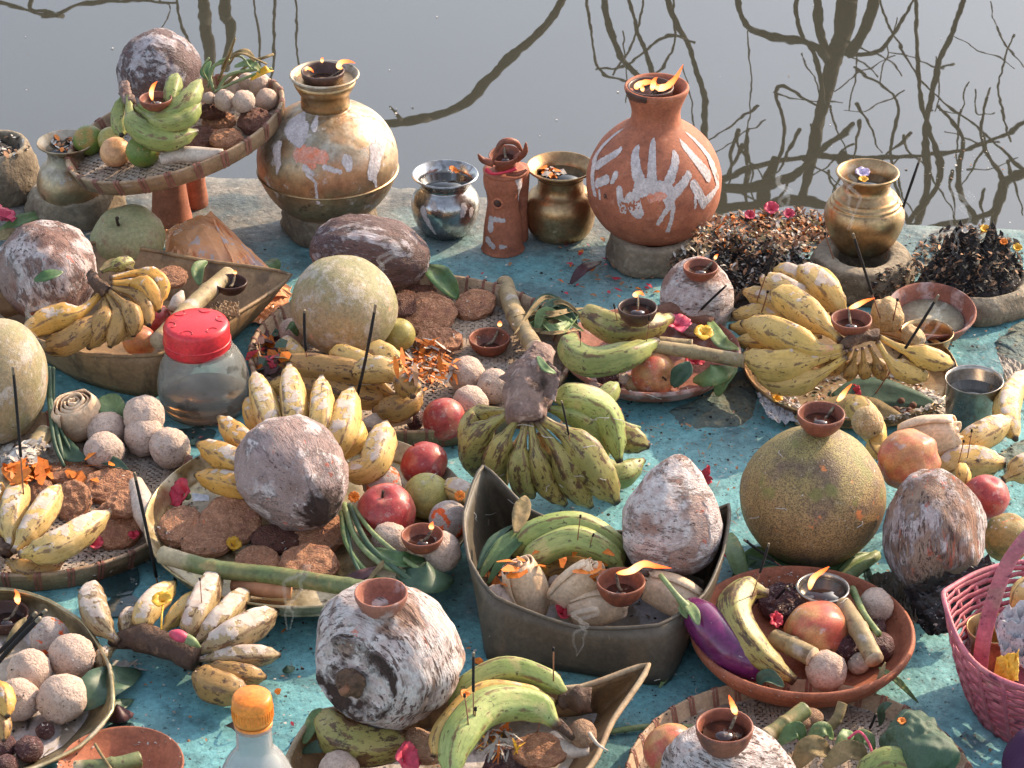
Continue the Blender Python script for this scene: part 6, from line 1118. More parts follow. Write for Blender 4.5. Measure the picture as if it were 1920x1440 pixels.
# 40 bowl
PW = [(0, 0), (110, 0), (172, 18), (202, 44), (209, 55), (209, 62), (203, 65), (196, 58), (176, 34), (110, 13), (0, 10)]
t = thing('terracotta_bowl', 'wide terracotta bowl with aubergine, plantain and a brass lamp', 'bowl', P(1500, 1228, 0)); lathe('bowl', 1500, 1242, 0, PW, m_terra, t, n=96, res=70, sup=True, wob=.008)
cookie('wrinkled dark tuber slice beside the brass lamp', 1468, 1132, 44, 34, 20, m=m_dusk, c=20)
t = thing('aubergine', 'long glossy purple aubergine on the left rim of the clay bowl', 'aubergine', P(1330, 1200, 5)); tube('fruit', [(1296, 1138, 8), (1320, 1165, 8), (1365, 1215, 6.5), (1415, 1252, 4.5), (1442, 1268, 3.5)], [22, 37, 39, 28, 12], m_egg, t, n=28, res=34, sup=True); tube('stem', [(1296, 1150, 9), (1270, 1118, 11), (1238, 1078, 12)], [13, 6, 5], m_stem, t, n=10); leaf('calyx', [(1286, 1128, 10), (1300, 1148, 10.4), (1310, 1172, 9.6)], 11, m_stem, t); leaf('calyx', [(1290, 1126, 10), (1280, 1142, 9.6), (1288, 1160, 9)], 8, m_stem, t)
fruit('lobed orange-yellow quince in the middle of the clay bowl', 'quince', 'quince', 1532, 1182, 54, 66, m_appley, 185, 25, z0=1.5, lump=.03, dimple=.1, ribs=5, rib=.04, bot=.25, stem=False)
banana([(1440, 1112, 9), (1398, 1108, 9.5), (1376, 1150, 9), (1410, 1215, 7), (1490, 1278, 3.5)], 33, m_banGY, lab='large speckled plantain curving down the clay bowl', stem=.08, name='plantain', nub=.3)
fruit('wrinkled plum beside the quince in the clay bowl', 'plum', 'plum', 1586, 1214, 31, 30, m_dusk, 90, 30, z0=1.5, stem=False); fruit('dark fig with a green stem at the right of the clay bowl', 'fig', 'fig', 1645, 1214, 32, 32, m_dusk, 90, 30, z0=1.5, stem=False, lump=.06); fruit('shadowed dark fruit below the right sweet ball', 'fruit', 'fruit', 1640, 1178, 22, 20, m_dusk, 90, 30, z0=1.8, stem=False)
cane('short peeled cane piece in front of the quince', [(1452, 1198, 5), (1485, 1212, 5.5), (1524, 1232, 5.5)], 19, nodes=1); cane('long peeled cane piece right of the quince', [(1580, 1135, 6.5), (1610, 1180, 6.5), (1640, 1238, 5.5)], 18, nodes=1)
ladoo('white sweet ball at the front rim of the clay bowl', 1549, 1258, 40); ladoo('white sweet ball at the back right of the clay bowl', 1642, 1136, 34, z0=2.6); fruit('pale garlic clove under the wrinkled plum', 'garlic', 'garlic', 1610, 1244, 20, 22, m_rad2, 60, 30, stem=False)
t = thing('lamp_pot', 'small shiny brass lamp with a leaping flame in the clay bowl', 'oil lamp', P(1540, 1135, 3)); lathe('bowl', 1540, 1142, 4.0, [(0, 0), (26, 0), (36, 10), (42, 26), (44, 34), (50, 38), (50, 41), (45, 40), (38, 24), (0, 10)], m_steeld, t, sup=True, res=40); disc('oil', 1540, 1142, 4.0, 42, 32, m_oil, t); flame(t, 1518, 1106, [(2, -14), (8, -26), (24, -38), (34, -46)], 8.5, P(1518, 1106, 8))
tube('green_onion', [(1598, 1105, 6), (1620, 1150, 7), (1648, 1190, 6.5)], [8, 6, 7], m_stem, n=10); tag(bpy.data.objects['green_onion'], 'green onion stalk reaching into the clay bowl from behind', 'onion stalk')
flower('red_bud', 'small red bloom between the plantain and the quince', 'flower', 1450, 1168, 20, m_red, 6, z0=7, al=20, ta=60, pw=.35)
leaf('leaf', [(1420, 1282, 4), (1440, 1272, 5), (1470, 1288, 4.5)], 14, m_leafd, lab='curled green leaf under the aubergine tip at the bowl rim', cat='leaf', curl=.5); leaf('straw_leaf', [(1648, 1252, 5), (1680, 1275, 4), (1722, 1318, .5)], 7, m_leafl, lab='narrow leaf trailing over the right rim of the clay bowl', cat='leaf'); leaf('straw', [(1660, 1242, 6), (1650, 1270, 5), (1640, 1305, 3)], 5, m_dry, lab='split straw hanging over the front rim of the clay bowl', cat='straw')
for l_, a in (('tall black incense stick in the speckled plantain', (1410, 1118, 1436, 1020, 0, .55)), ('leaning brown incense stub over the dark tuber', (1428, 1150, 1468, 1096, 3, .45)), ('incense stick slanting from the pomelo to the bowl', (1466, 1062, 1392, 1012, 0, .8)), ('black incense stub rising from the plantain bend', (1410, 1140, 1424, 1118, 0, .6))): incense(l_, a[0], a[1], a[2], a[3], lift=a[4], frac=a[5], r=2.8)
# 42 pink basket
BX, BY = 1965, 1330; p = P(BX, BY, 0); s = 1 / S(p); u = upx(p); t = thing('pink_basket', 'magenta-dyed woven basket with an arched handle at the right edge', 'basket', p)
def brad(h): return 138 + 74 * (h / 150) ** .8
for j in range(15):
    h = 3 + j * 10; vs, fs = [], []
    for i in range(97):
        th = 2 * math.pi * i / 96; o_ = (1.6 if (i // 4 + j) % 2 else -1.6); lift = 36 * max(0, math.cos(th - math.pi)) ** 10 * (h / 150) ** 3
        for dh, dr in ((0, 0), (8.4, 0), (8.4, -2.2), (0, -2.2)): r = brad(h) + o_ + dr; vs.append((r * s * math.cos(th), r * s * math.sin(th), (h + dh + lift) * u))
    for i in range(96):
        for k in range(4): a = i * 4; fs.append((a + k, a + 4 + k, a + 4 + (k + 1) % 4, a + (k + 1) % 4))
    mk('woven_strip', vs, fs, m_pink, Matrix.Translation(p), t)
for i in range(24):
    th = 2 * math.pi * (i + .5) / 24; lift = 40 * max(0, math.cos(th - math.pi)) ** 10
    v, f, uv = tube_geo([Vector((brad(h) * s * math.cos(th), brad(h) * s * math.sin(th), (h + lift * (h / 150) ** 3) * u)) for h in (2, 40, 80, 120, 152)], [5.5 * s] * 5, 6, flat=.35, flatdir=Vector((math.cos(th), math.sin(th), 0))); mk('stake', v, f, m_pink, Matrix.Translation(p), t)
rp = []
for i in range(73): th = 2 * math.pi * i / 72; rp.append(Vector((213 * s * math.cos(th), 213 * s * math.sin(th), (154 + 42 * max(0, math.cos(th - math.pi)) ** 10) * u)))
v, f, uv = tube_geo(rp, [5 * s] * 73, 8); mk('rim', v, f, m_pink, Matrix.Translation(p), t)
hp = [P(*q) for q in cr([(1836, 1262, 8), (1846, 1190, 14), (1868, 1110, 21), (1900, 1040, 27), (1960, 985, 31), (2060, 1010, 30), (2120, 1150, 18), (2140, 1230, 9)], 40)]
v, f, uv = tube_geo([q - p for q in hp], [15 * s] * 40, 10, flat=.3, flatdir=Vector((0, 1, .2))); mk('handle', v, f, m_pink, Matrix.Translation(p), t)
mk('base', *(lambda g_: (g_[0], g_[1]))(lathe_geo([(0, 2 * u), (138 * s, 2 * u), (138 * s, 5 * u), (0, 5 * u)], 40)), m_pink, Matrix.Translation(p), t, sup=True)
t = thing('brass_cup', 'small brass cup standing inside the pink basket', 'cup', P(1856, 1240, 2)); lathe('cup', 1856, 1240, 4.5, [(0, 0), (30, 0), (36, 12), (40, 40), (50, 60), (50, 63), (47, 61), (37, 40), (32, 12), (0, 8)], m_brass, t, res=50, sup=True)
sheet('printed_bag', [(1860, 1175, 13), (1960, 1130, 15), (1990, 1250, 11), (1880, 1280, 8)], m_paper, .02, 'crumpled grey printed packaging in the pink basket', 'packaging', seed=3, sc_=4); sheet('orange_wrapper', [(1868, 1240, 12.5), (1910, 1225, 14), (1908, 1285, 12), (1862, 1278, 10)], m_yel, .006, 'orange wrapper piece stuck in the pink basket', 'wrapper', 10, 10, seed=5); banana([(1905, 1150, 12), (1920, 1110, 15), (1950, 1090, 15)], 24, m_banW, lab='banana behind the basket handle at the right edge', stem=.1)
sheet('foil_scrap', [(1800, 1175, 6), (1830, 1190, 7), (1835, 1240, 5), (1808, 1235, 4)], m_paper, .012, 'silvery foil scrap left of the cup in the pink basket', 'foil', 10, 10, seed=5)
t = blob('cloth_bundle', 1962, 1452, 80, 105, m_purple, 70, 20, z0=0, f=fl_coco(8, .1, .1, .15)); tag(t, 'purple cloth bundle in the lower right corner', 'cloth')
# ================================================================ front row
sheath_boat('shallow pale leaf-sheath tray in the lower left corner', [(-80, 1120, 4), (20, 1106, 4), (90, 1126, 4), (160, 1172, 4), (205, 1250, 4), (210, 1332, 5), (150, 1400, 4), (40, 1450, 4), (-80, 1460, 4)],
            [(-60, 1165), (20, 1150), (80, 1170), (130, 1215), (165, 1280), (165, 1345), (120, 1400), (40, 1440), (-60, 1450)], m_brassd, m_sheathw, edge=4)
for l_, x, y, r, m_ in (('vermilion-marked sweet ball farthest back in the lower left tray', 92, 1194, 37, m_lado), ('rightmost sweet ball in the lower left tray', 136, 1232, 45, None), ('middle left sweet ball in the lower left tray', 56, 1260, 42, None), ('left front sweet ball in the lower left tray', 34, 1312, 42, None), ('largest round sweet ball at the front of the lower left tray', 116, 1310, 49, None)): ladoo(l_, x, y, r, m=m_)
diya('sooty lamp with an upright flame at the lower left edge', 14, 1150, 44, m=m_diyak, fl=(20, -14, [(-1, -10), (0, -20), (-4, -30)], 7.5), oil=.5)
t = thing('leaf', 'wide dark leaf under the sweet balls of the lower left tray', 'leaf', P(190, 1290, 2)); leaf('blade', [(150, 1330, 2), (190, 1290, 3), (262, 1258, .6)], 38, m_leafd, t, wave=.12); leaf('blade', [(180, 1345, .6), (210, 1330, 1.2), (250, 1312, .4)], 15, m_leafd, t)
for l_, a, r in (('thick black incense stick, upper of the bundle at lower left', (-30, 1250, 82, 1148), 5), ('thick black incense stick, lower of the bundle at lower left', (-30, 1275, 92, 1158), 5.5), ('grey-tipped incense stick, middle of the bundle at lower left', (-24, 1240, 100, 1143), 4)): incense(l_, a[0], a[1], a[2], a[3], z0=6.5, lift=1, frac=.92, r=r, group='incense bundle')
leaf('dry_leaf', [(10, 1232, 8), (30, 1190, 10), (48, 1158, 10.5)], 12, m_dry, lab='dry frayed leaf beside the sooty lamp', cat='leaf', wave=.4)
banana([(-30, 1290, 7), (2, 1300, 8), (14, 1345, 7)], 22, m_banO, lab='orange banana cut off by the lower left edge', stem=.05); banana([(-30, 1340, 5), (0, 1350, 6), (8, 1390, 5)], 18, m_banD, lab='darker banana below the orange one at the lower left edge', stem=.05)
for l_, x, y, r in (('dark dried date nearest the torn sheath corner', 55, 1405, 27), ('dark dried date at the lower left edge', 8, 1400, 24), ('small reddish dried fruit under the sweet ball', 85, 1370, 18), ('maroon dried fruit in the very corner at lower left', 12, 1434, 22)): fruit(l_, 'dried_fruit', 'dried fruit', x, y, r, r * .9, m_dusk, stem=False, lump=.1)
leaf('dry_leaf', [(205, 1350, .5), (225, 1335, 2), (250, 1338, .5)], 20, m_dusk, lab='dark dead leaf beside the lower left tray', cat='leaf', curl=-.6)
# 45 dusty hand
hand('banana_hand', 'dust-covered banana hand with a rotting stalk at the lower left', 'bananas', [(208, 1205, 3), (260, 1196, 4), (315, 1212, 4.5), (370, 1238, 4)],
     [(27, [(222, 1205, 4), (186, 1165, 5.5), (172, 1128, 6), (176, 1092, 5.5)], m_banDust, .12), (25, [(262, 1195, 4), (275, 1145, 6), (328, 1092, 5)], m_banW, .15), (19, [(295, 1195, 4), (335, 1150, 5), (372, 1112, 4)], m_banY, .2), (28, [(345, 1205, 4.5), (370, 1150, 6.5), (410, 1062, 6)], m_banDust, .12), (25, [(362, 1210, 4.5), (415, 1160, 6), (466, 1104, 5)], m_banDust, .12), (31, [(370, 1222, 4.5), (440, 1190, 6), (520, 1146, 5)], m_banDust, .12),
      (22, [(372, 1236, 4), (450, 1230, 4.5), (526, 1228, 3.5)], m_banDust, .12), (32, [(372, 1255, 3.5), (400, 1285, 3.5), (470, 1300, 3)], m_banD, .1), (22, [(380, 1250, 4), (440, 1262, 4), (500, 1270, 3)], m_banD, .1), (20, [(240, 1200, 3.5), (240, 1165, 4.5), (262, 1145, 4)], m_banDust, .1), (15, [(215, 1215, 3), (190, 1232, 3), (200, 1262, 1.5)], m_banDust, .1)], m_banDust, m_stalkd, [13, 24, 26, 22])
t = thing('flower_bud', 'pink bud with green tip on the rotting banana stalk', 'flower bud', P(345, 1195, 6)); tube('bud', [(322, 1188, 7.5), (335, 1192, 7.8), (350, 1197, 7.5)], [7, 12, 9], m_pinkp, t); tube('calyx', [(348, 1196, 7.5), (362, 1204, 7.2), (376, 1214, 6.5)], [10, 9, 2], m_stem, t)
flower('yellow_flower', 'yellow trumpet flower lying on the dusty banana hand', 'flower', 306, 1138, 24, m_yel, 4, z0=8, al=100, ta=40, stem_to=(302, 1180, -1), stemm=m_yel, openn=.8, pw=.6)
flakes('crumbs', 'white crumbs beneath the rotting banana stalk', 'crumbs', scatter(30, 235, 1255, 30, 14, 5), 7, [m_whitep])
incense('incense stub standing in the second dusty banana', 378, 1130, 378, 1084, frac=.1, r=2.2)
# 46
t = thing('terracotta_bowl', 'terracotta bowl cut off by the bottom edge beside the bottle', 'bowl', P(230, 1470, 0)); lathe('bowl', 230, 1480, 0, [(0, 0), (60, 0), (98, 24), (116, 40), (118, 44), (114, 46), (96, 30), (60, 10), (0, 8)], m_terra, t, sup=True, res=40, n=64)
cane('short cane with a green end in the bottom terracotta bowl', [(140, 1442, 3.5), (210, 1436, 3.8), (262, 1424, 3.5)], 16, m_caneg, nodes=1); t = tube('straw', [(178, 1395, 5), (190, 1415, 5), (212, 1448, 4.5)], 3, m_dry, n=6); tag(t, 'thin yellow straw across the bottom terracotta bowl', 'straw')
# 47 bottle
t = thing('bottle', 'clear plastic bottle with an orange screw cap in the foreground', 'bottle', P(492, 1640, 0)); BP = [(0, 0), (64, 0), (70, 8), (70, 150), (68, 178), (54, 205), (36, 226), (33, 236), (33, 262), (35, 266), (35, 272), (31, 274), (30, 300)]
lathe('body', 492, 1640, 0, cr(BP, 60) + cr([(r - 1.6, h + .5) for r, h in BP[1:]][::-1] + [(0, 3)], 60), m_bot, t, n=56)
lathe('cap', 492, 1640, 0, [(0, 318), (31, 318), (35, 315), (36.5, 310), (37.5, 282), (36.5, 278), (34, 278), (33, 284)], m_orlid, t, n=64); lathe('cap_band', 492, 1640, 0, [(33, 266), (35, 266), (35.5, 275), (33, 275)], m_orlid, t, n=48)
for k in range(40):
    a = 2 * math.pi * k / 40; c0 = P(492, 1640, 0); s_ = 1 / S(c0); uu = upx(c0); mk('cap_rib', [(-.0004, 0, 0), (.0004, 0, 0), (.0004, -.0008, 0), (-.0004, -.0008, 0), (-.0004, 0, .0125), (.0004, 0, .0125), (.0004, -.0008, .0125), (-.0004, -.0008, .0125)], [(0, 1, 2, 3), (7, 6, 5, 4), (0, 4, 5, 1), (1, 5, 6, 2), (2, 6, 7, 3), (3, 7, 4, 0)], m_orlid, Matrix.Translation(c0 + Vector((37.0 * s_ * math.sin(a), -37.0 * s_ * math.cos(a), 284 * uu))) @ Matrix.Rotation(a, 4, 'Z'), t, smooth=False)
# 49 front sheath, 48 coconut
sheath_boat('large leaf-sheath tray with a pointed right corner at the bottom', [(540, 1420, 5), (600, 1335, 5), (760, 1320, 5), (950, 1296, 6), (1090, 1288, 6), (1216, 1247, 7.5), (1150, 1350, 6.5), (1085, 1460, 6), (800, 1500, 6), (560, 1490, 5)],
            [(600, 1440), (640, 1385), (780, 1370), (950, 1350), (1070, 1345), (1120, 1340), (1090, 1400), (1030, 1480), (800, 1500), (620, 1490)], m_sheath, m_sheathw, edge=6, rimm=mat('pale_split_edge', (.42, .32, .2), (.3, .2, .12), 30, bump=.3))
banana([(770, 1388, 5), (700, 1400, 5.5), (640, 1385, 5.5), (600, 1335, 5)], 40, m_banGY, lab='stubby half-ripe plantain under the left of the front coconut', stem=.05, name='plantain')
leaf('leaf', [(570, 1395, 4), (590, 1350, 5.5), (602, 1328, 6)], 14, m_leafl, lab='folded leaf at the left corner of the bottom sheath tray', cat='leaf'); leaf('leaf', [(565, 1410, 3), (610, 1400, 4), (650, 1415, 3.5)], 14, m_leafd, lab='limp dark leaves under the stubby plantain', cat='leaf', wave=.4)
fruit('dark shadowed sweet potato under the front coconut', 'sweet_potato', 'sweet potato', 790, 1400, 44, 30, m_yamb, 60, 10, z0=2, stem=False, lump=.1)
coco('largest white-streaked coconut with a brown eye in the foreground', 725, 1228, 142, 132, 35, -48, m_cocof, 9.2, z0=5, tip=.02, ridge=.05, lump=.05, dent=.25)
_c = bpy.data.objects['coconut.%03d' % (sum(o.name.startswith('coconut') for o in bpy.data.objects) - 1)]
v, f = ball_geo(lambda d: Vector((d.x * .20 * (1 + .3 * fr(d, 2)), d.y * .24 * (1 + .2 * fr(d, 3)), -.86 + d.z * .12 + .05 * fr(d, 5))), 32, 16); mk('husk_cap', v, f, mat('brown_husk_cap', (.20, .11, .065), (.10, .055, .035), 6, bump=.9, bsc=14, rough=.75, bdist=.006), WM[_c.name], _c)
v, f, u = tube_geo([Vector((0, 0, -.9)), Vector((.03, .0, -1.0)), Vector((.02, .05, -1.08))], [.07, .055, .05], 8); mk('stalk_stub', v, f, m_inct, WM[_c.name], _c)
diya('empty paste-stained clay lamp on the largest foreground coconut', 715, 1112, 50, m=m_terrad, oil=0, bowl=.72)
hand('plantain_bunch', 'curved green plantains on a dark cut stalk in the bottom sheath tray', 'plantains', [(1050, 1318, 9), (1075, 1312, 9.5), (1108, 1312, 9.5)],
     [(27, [(1066, 1304, 9.5), (1020, 1272, 11), (945, 1256, 11.5), (875, 1290, 10), (842, 1330, 8)], m_banG2, .06), (21, [(1045, 1318, 9), (980, 1298, 10.5), (900, 1300, 11), (830, 1370, 9), (812, 1420, 7)], m_banY, .06), (36, [(1046, 1362, 10), (1000, 1322, 11.5), (915, 1325, 12.5), (858, 1390, 11.5), (842, 1470, 9)], m_banG2, .06)], m_banG2, m_stalkd, [12, 22, 26])
t = tube('cut_stem', [(1028, 1345, 9.5), (1050, 1360, 9.5), (1075, 1385, 8)], [9, 11, 6], m_stalkd, n=10); tag(t, 'blackened stem end joining plantain and onion', 'stem')
fruit('brown onion with straggly roots by the pointed sheath corner', 'onion', 'onion', 1092, 1376, 28, 26, m_yamb, 30, 40, z0=6, stem=False, lump=.05)
t = tube('root', [(1105, 1375, 9), (1120, 1395, 9.5), (1140, 1408, 9)], [4, 3, 1.5], m_radish, n=6); tag(t, 'pale root trailing from the brown onion', 'root'); t = tube('white_root', [(1035, 1380, 6), (1060, 1405, 6), (1105, 1408, 6)], [12, 16, 10], m_radish, n=12); tag(t, 'white root in the right of the bottom sheath tray', 'root')
cookie('folded reddish biscuit at the bottom edge', 1012, 1408, 52, 30, 20, z0=5, c=12); cookie('dark maroon biscuit under the folded one at the bottom edge', 955, 1438, 50, 34, 10, z0=3, m=m_dusk, c=12)
ladoo('sweet ball cut by the bottom edge under the stubby plantain', 636, 1448, 40, z0=2); flower('pink_petals', 'pink petals at the bottom edge beside the plantain', 'petals', 752, 1436, 40, m_pinkp, 4, z0=4, al=20, openn=.8)
flakes('marigold_threads', 'marigold petals and white threads in the bend of the green plantain', 'petals', scatter(60, 935, 1400, 40, 26, 9), 12, [m_mari, m_whitep, m_whitep, m_yel], aspect=.15, rise=1)
flower('marigold', 'orange petals on the plantain bend beside the foreground coconut', 'flower', 870, 1308, 13, m_mari, 5, z0=12, al=60)
for l_, a in (('thick black incense stick standing in the green plantains', (888, 1340, 889, 1226, .62)), ('red-brown incense stick at the plantain tip near the dark tray', (1038, 1276, 1037, 1215, .1)), ('reddish incense stub at the left of the green plantains', (878, 1358, 871, 1302, .1)), ('short stub beside the thick black incense stick', (891, 1342, 892, 1326, .4)), ('short brown stub on the front plantain', (1008, 1372, 1016, 1328, .1))): incense(l_, a[0], a[1], a[2], a[3], frac=a[4], r=3.2)
# 50
bamboo_tray('bamboo tray cut off by the bottom edge at the right', 1500, 1500, 330, 30, .25, nb=40)
fruit('blushing apple behind the bottom right coconut', 'apple', 'apple', 1258, 1408, 52, 52, m_appley, 80, 40, z0=2.5, stem=False, dimple=.02)
coco('white-streaked coconut carrying a flaming lamp at the bottom', 1368, 1462, 128, 110, 70, 10, m_cocof, 3.9, z0=1, tip=.02, ridge=.05, lump=.04)
diya('clay lamp with a bright flame at the bottom right', 1356, 1362, 54, fl=(24, -16, [(-4, -10), (-10, -26), (-16, -40)], 8), oil=.7, bowl=.85)
cane('green-brown cane stub leaning at the bottom right', [(1436, 1382, 6), (1472, 1358, 6.5), (1510, 1330, 7)], 16, m_caneg, nodes=1); cane('bent stalk with a frayed tip at the bottom right', [(1540, 1375, 6), (1568, 1350, 7.5), (1580, 1318, 9)], 10, m_dry, nodes=1)
for k, (l_, pts, w_, m_) in enumerate((('green leaf scrap beside the bottom right cane stub', [(1462, 1395, 6), (1490, 1372, 7), (1508, 1388, 6)], 17, m_leaf), ('pale cut leaf sheath in the bottom right tray', [(1515, 1400, 6), (1540, 1370, 7.5), (1562, 1385, 6)], 15, m_leafl), ('folded green bract in the bottom right tray', [(1565, 1425, 6.5), (1585, 1385, 8), (1592, 1370, 8)], 14, m_leafl), ('dry star-shaped bract in the bottom right tray', [(1490, 1440, 6), (1520, 1405, 8), (1560, 1415, 6.5)], 22, m_dry),
                                        ('brown fibrous husk in the bottom right tray', [(1545, 1440, 6.5), (1590, 1410, 8), (1630, 1425, 7)], 20, m_dry), ('dark green wisp standing behind the bottom right tray', [(1650, 1360, 5), (1655, 1330, 8), (1672, 1318, 9)], 8, m_leafd), ('yellow-green bract near the red thread', [(1600, 1400, 7), (1620, 1385, 8), (1640, 1405, 7)], 15, m_leafl))): leaf('leaf_scrap', pts, w_, m_, lab=l_, cat='leaf', wave=.4, curl=.3)
for l_, x, y in (('pale onion at the back of the bottom right tray', 1520, 1345), ('flat dull onion behind the star-shaped bract', 1500, 1352)): fruit(l_, 'onion', 'onion', x, y, 24, 16, m_yamb, stem=False, z0=3)
t = blob('leaf_parcel', 1716, 1404, 74, 56, m_leafd, 160, 40, z0=4, f=fl_coco(5.5, .10, .02, .22), nu=72, nv=48); tag(t, 'crinkled dark green leaf parcel at the bottom right', 'leaf parcel')
banana([(1600, 1462, 7), (1650, 1426, 8.5), (1700, 1432, 8), (1745, 1470, 6)], 26, m_banG, lab='green plantain cut off by the bottom edge under the leaf parcel', stem=.05, name='plantain')
t = tube('red_thread', [(1590, 1385, 9), (1612, 1372, 10), (1632, 1400, 9.5), (1640, 1440, 8)], 2.6, m_pinkp, n=6); tag(t, 'loop of red thread in the bottom right tray', 'thread'); flower('marigold', 'orange petal on the crinkled leaf parcel', 'flower', 1690, 1358, 11, m_mari, 4, z0=11)
incense('incense stub among the bracts at the bottom right', 1540, 1395, 1545, 1350, frac=.2, r=2.4); incense('black incense stick behind the leaf parcel', 1628, 1372, 1640, 1338, frac=.8, r=3)
t = tube('plant_stalk', [(1140, 1372, .6), (1220, 1362, .8), (1300, 1362, .8)], [5, 6, 4], m_stem, n=8); tag(t, 'thin green stalk on the blue floor behind the bottom apple', 'stalk'); leaf('straw', [(1236, 1290, .4), (1250, 1268, 1), (1262, 1245, 1.5)], 5, m_leafl, lab='split green straw beside the dark sheath tray corner', cat='straw')
# ================================================================ floor litter
rr = random.Random(77)
def floor_pts(n_, x0, x1, y0, y1, sd2): r_ = random.Random(sd2); return [P(r_.uniform(x0, x1), r_.uniform(y0, y1), .35) for _ in range(n_)]
flakes('floor_crumbs', 'dark crumbs, seeds and ash specks strewn on the blue floor', 'crumbs', floor_pts(2200, -20, 1940, 440, 1440, 5) + floor_pts(1500, 1050, 1900, 440, 1000, 6), 2.0, [m_ash, m_ash, m_mud, m_dryp], aspect=.8, rise=.2)
flakes('floor_petals', 'orange and brown petals fallen on the blue floor', 'petals', floor_pts(60, 800, 1900, 440, 1300, 8) + floor_pts(40, 0, 900, 440, 1400, 9) + floor_pts(90, 1050, 1300, 450, 560, 10), 6, [m_mari, m_dryp, m_dryp, m_red], aspect=.5, rise=.3)
flakes('white_specks', 'white paste specks spattered on the blue floor', 'specks', floor_pts(500, 0, 1920, 400, 1440, 15), 1.8, [m_whitep], aspect=.9, rise=.1)
leaf('leaf_scrap', [(1070, 532, .5), (1095, 505, 2), (1128, 490, .5)], 11, m_dusk, lab='charred curled leaf on the floor before the handprinted pot', cat='leaf', wave=.4)
leaf('leaf_scrap', [(530, 1258, .4), (541, 1256, .6), (553, 1252, .4)], 8, m_leafd, lab='small round green leaf on the blue floor above the bottle', cat='leaf'); leaf('leaf_scrap', [(425, 1360, .4), (440, 1362, 1.5), (452, 1378, .5)], 7, m_stalkd, lab='blackened scrap on the floor left of the bottle', cat='scrap', wave=.5); leaf('leaf_scrap', [(888, 1238, .4), (898, 1240, .8), (906, 1246, .4)], 7, m_mari, lab='orange petal on the floor beside the foreground coconut', cat='petal')
leaf('leaf_scrap', [(500, 490, 1), (512, 497, 2), (520, 510, 1)], 14, m_leafl, lab='pale round leaf beside the orange plastic bag', cat='leaf')
t = tube('matchstick', [(545, 1395, .6), (556, 1385, .6), (566, 1368, .8)], [2, 2, 2.6], m_incb, n=6); tag(t, 'burnt matchstick beside the bottle', 'matchstick')
# raised cement smears on the floor
def crust(lab, pts, h, seed):
    c = P(sum(p[0] for p in pts) / len(pts), sum(p[1] for p in pts) / len(pts), .1); q = cr(pts + [pts[0]], 60); vs, fs = [], []; n_ = 60
    for j in range(13):
        f_ = j / 12
        for i in range(n_): w_ = c.lerp(P(q[i][0], q[i][1], .1), f_ * (1 + .12 * noise.noise(Vector((i * .4, seed, 0))))); w_.z = .0015 + h * (1 - f_ ** 3) * (.5 + .6 * noise.noise(w_ * 30) + .3 * noise.noise(w_ * 90)) - .002 * (j == 12); vs.append(w_ - c)
    for j in range(12):
        for i in range(n_): i2 = (i + 1) % n_; fs.append((j * n_ + i, j * n_ + i2, (j + 1) * n_ + i2, (j + 1) * n_ + i))
    tag(mk('cement_smear', vs, fs, m_crust, Matrix.Translation(c)), lab, 'cement')
crust('rough raised cement smear between the two dishes', [(1255, 770), (1330, 735), (1400, 690), (1420, 740), (1400, 790), (1340, 800), (1280, 795)], .006, 1)
crust('rough cement smear at the right edge beside the tumbler', [(1865, 640), (1920, 600), (1990, 620), (1990, 760), (1900, 740), (1880, 690)], .004, 4)
crust('cement smear under the thick pale banana at right', [(1870, 850), (1930, 820), (1990, 840), (1990, 900), (1900, 900)], .004, 6)

for k, a in enumerate(((1590, 430, 12, 'smoke curling up from the incense before the mud ring'), (1730, 690, 8, 'smoke drifting over the white salt on the plate'), (1450, 450, 10, 'smoke rising from the long ash heap'), (1790, 480, 8, 'smoke rising along the tall black heap'), (52, 690, 16, 'smoke from the tall incense stick before the pale melon'), (716, 575, 12, 'smoke from the leaning incense before the green melon'), (1080, 1230, 4, 'smoke against the dark wall of the deep sheath tray'), (540, 1180, 5, 'faint smoke beside the dusty banana hand'))): smoke(a[3], a[0], a[1], a[2], k + 3, hpx=120 if k != 6 else 90, w=4)
flakes('straw_bits', 'short straws and twig bits scattered over the blue floor', 'straws', floor_pts(150, -20, 1940, 450, 1440, 25) + floor_pts(90, 1200, 1700, 800, 1000, 26), 8, [m_dryp, m_stalkd, m_dry, m_inct], aspect=.07, rise=.12)
def puddle(lab, x, y, rx, ry, seed):
    c = P(x, y, .3); s_ = 1 / S(c); vs = [Vector((0, 0, .0005))]; fs = []; n_ = 48
    for i in range(n_): a = 2 * math.pi * i / n_; q = 1 + .35 * noise.noise(Vector((math.cos(a) * 1.6, math.sin(a) * 1.6, seed))); vs.append(Vector((rx * s_ * q * math.cos(a), ry / .5 * s_ * q * math.sin(a), -.0006)))
    for i in range(n_): fs.append((0, 1 + i, 1 + (i + 1) % n_))
    tag(mk('puddle', vs, fs, m_wet, Matrix.Translation(c)), lab, 'puddle')
m_wet = mat('spilt_dark_water', (.035, .075, .08), (.02, .04, .04), 20, [dict(s=60, lo=.62, hi=.68, c=(.3, .3, .28), a=.6)], bump=.15, bsc=50, rough=.05)
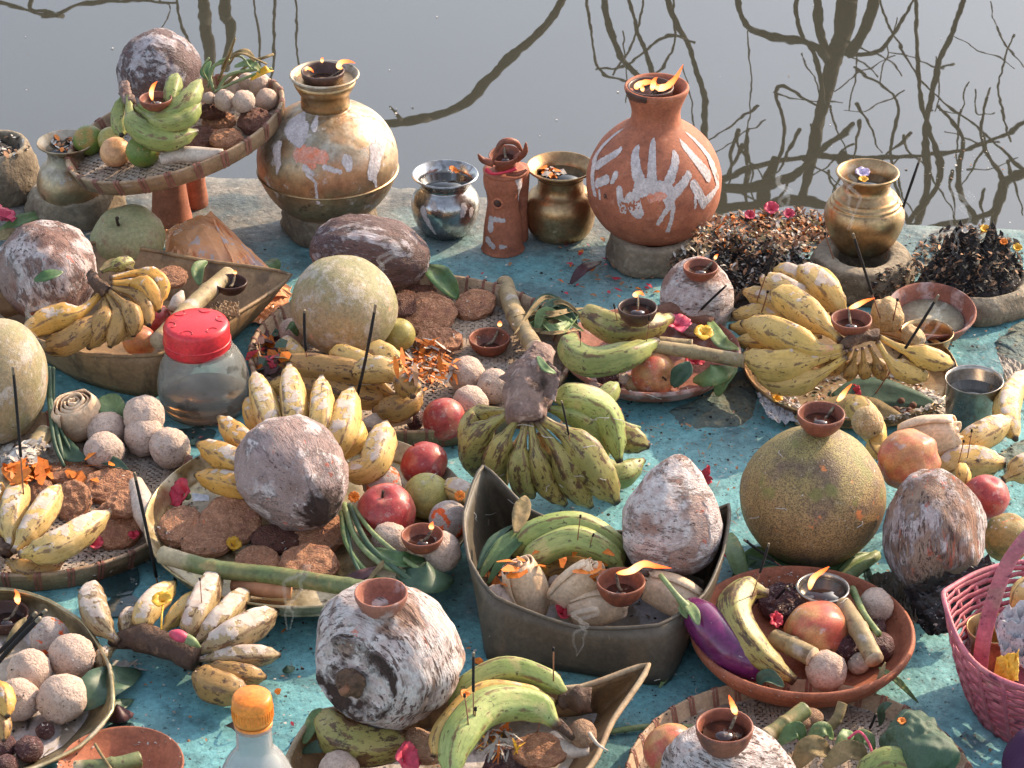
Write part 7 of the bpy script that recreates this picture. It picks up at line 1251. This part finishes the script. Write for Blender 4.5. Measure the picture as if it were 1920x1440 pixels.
for a in (('dark wet spill between the left tray and the brass plate', 222, 1090, 42, 26, 1), ('second spill below the first, above the dusty bananas', 235, 1135, 40, 18, 2), ('wet patch beside the plastic jar', 365, 815, 40, 16, 3), ('damp patch by the lower left tray corner', 225, 1375, 36, 18, 4)): puddle(*a)

def onto(n_, x0, x1, y0, y1, sd2):
    r_ = random.Random(sd2); out = []
    while len(out) < n_:
        x, y = r_.uniform(x0, x1), r_.uniform(y0, y1); h_ = hit(x, y)
        cl = noise.noise(Vector((x * .012, y * .016, sd2)))
        if .006 < h_.z < .05 and cl > r_.uniform(-.05, .5): out.append(h_)
    return out
flakes('rice_grains', 'rice grains and white bits sprinkled over all the offerings', 'rice', onto(700, 0, 1920, 480, 1440, 61), 1.9, [m_whitep, m_whitep, m_radish], aspect=.4, rise=.4, seed=12)
flakes('dark_bits', 'dark seeds, ash and petal crumbs sprinkled over all the offerings', 'crumbs', onto(800, 0, 1920, 480, 1440, 62), 2.0, [m_ash, m_mud, m_dryp, m_stalkd], aspect=.5, rise=.4, seed=13)
t = thing('white_fibres', 'fine pale cotton threads fallen over the plantain bunch and floor', 'threads', P(1000, 900, 3))
for k in range(46):
    x, y = rr.uniform(300, 1650), rr.uniform(600, 1300)
    if k < 22: x, y = rr.uniform(880, 1180), rr.uniform(780, 970)
    a = rr.uniform(0, 6.28); L_ = rr.uniform(12, 34); pts = []
    for i in range(4): h_ = hit(x, y); pts.append((x, y, h_.z * 100 + .25)); a += rr.uniform(-.9, .9); x += math.cos(a) * L_ / 3; y += math.sin(a) * L_ / 3 * .6
    if max(p_[2] for p_ in pts) - min(p_[2] for p_ in pts) < 3: tube('thread', pts, .9, m_whitep, t, n=4, res=8)

flakes('pond_scum', 'pale bubbles and specks of scum floating on the pond', 'scum', [P(rr.uniform(0, 1920), rr.uniform(0, 330), ZW + .1) for _ in range(22)] + [P(rr.gauss(1790, 60), rr.gauss(310, 30), ZW + .1) for _ in range(30)] + [P(rr.gauss(740, 14), rr.gauss(205, 8), ZW + .1) for _ in range(5)], 2.0, [m_whitep, m_dryp, m_whitep], aspect=.8, rise=.05)
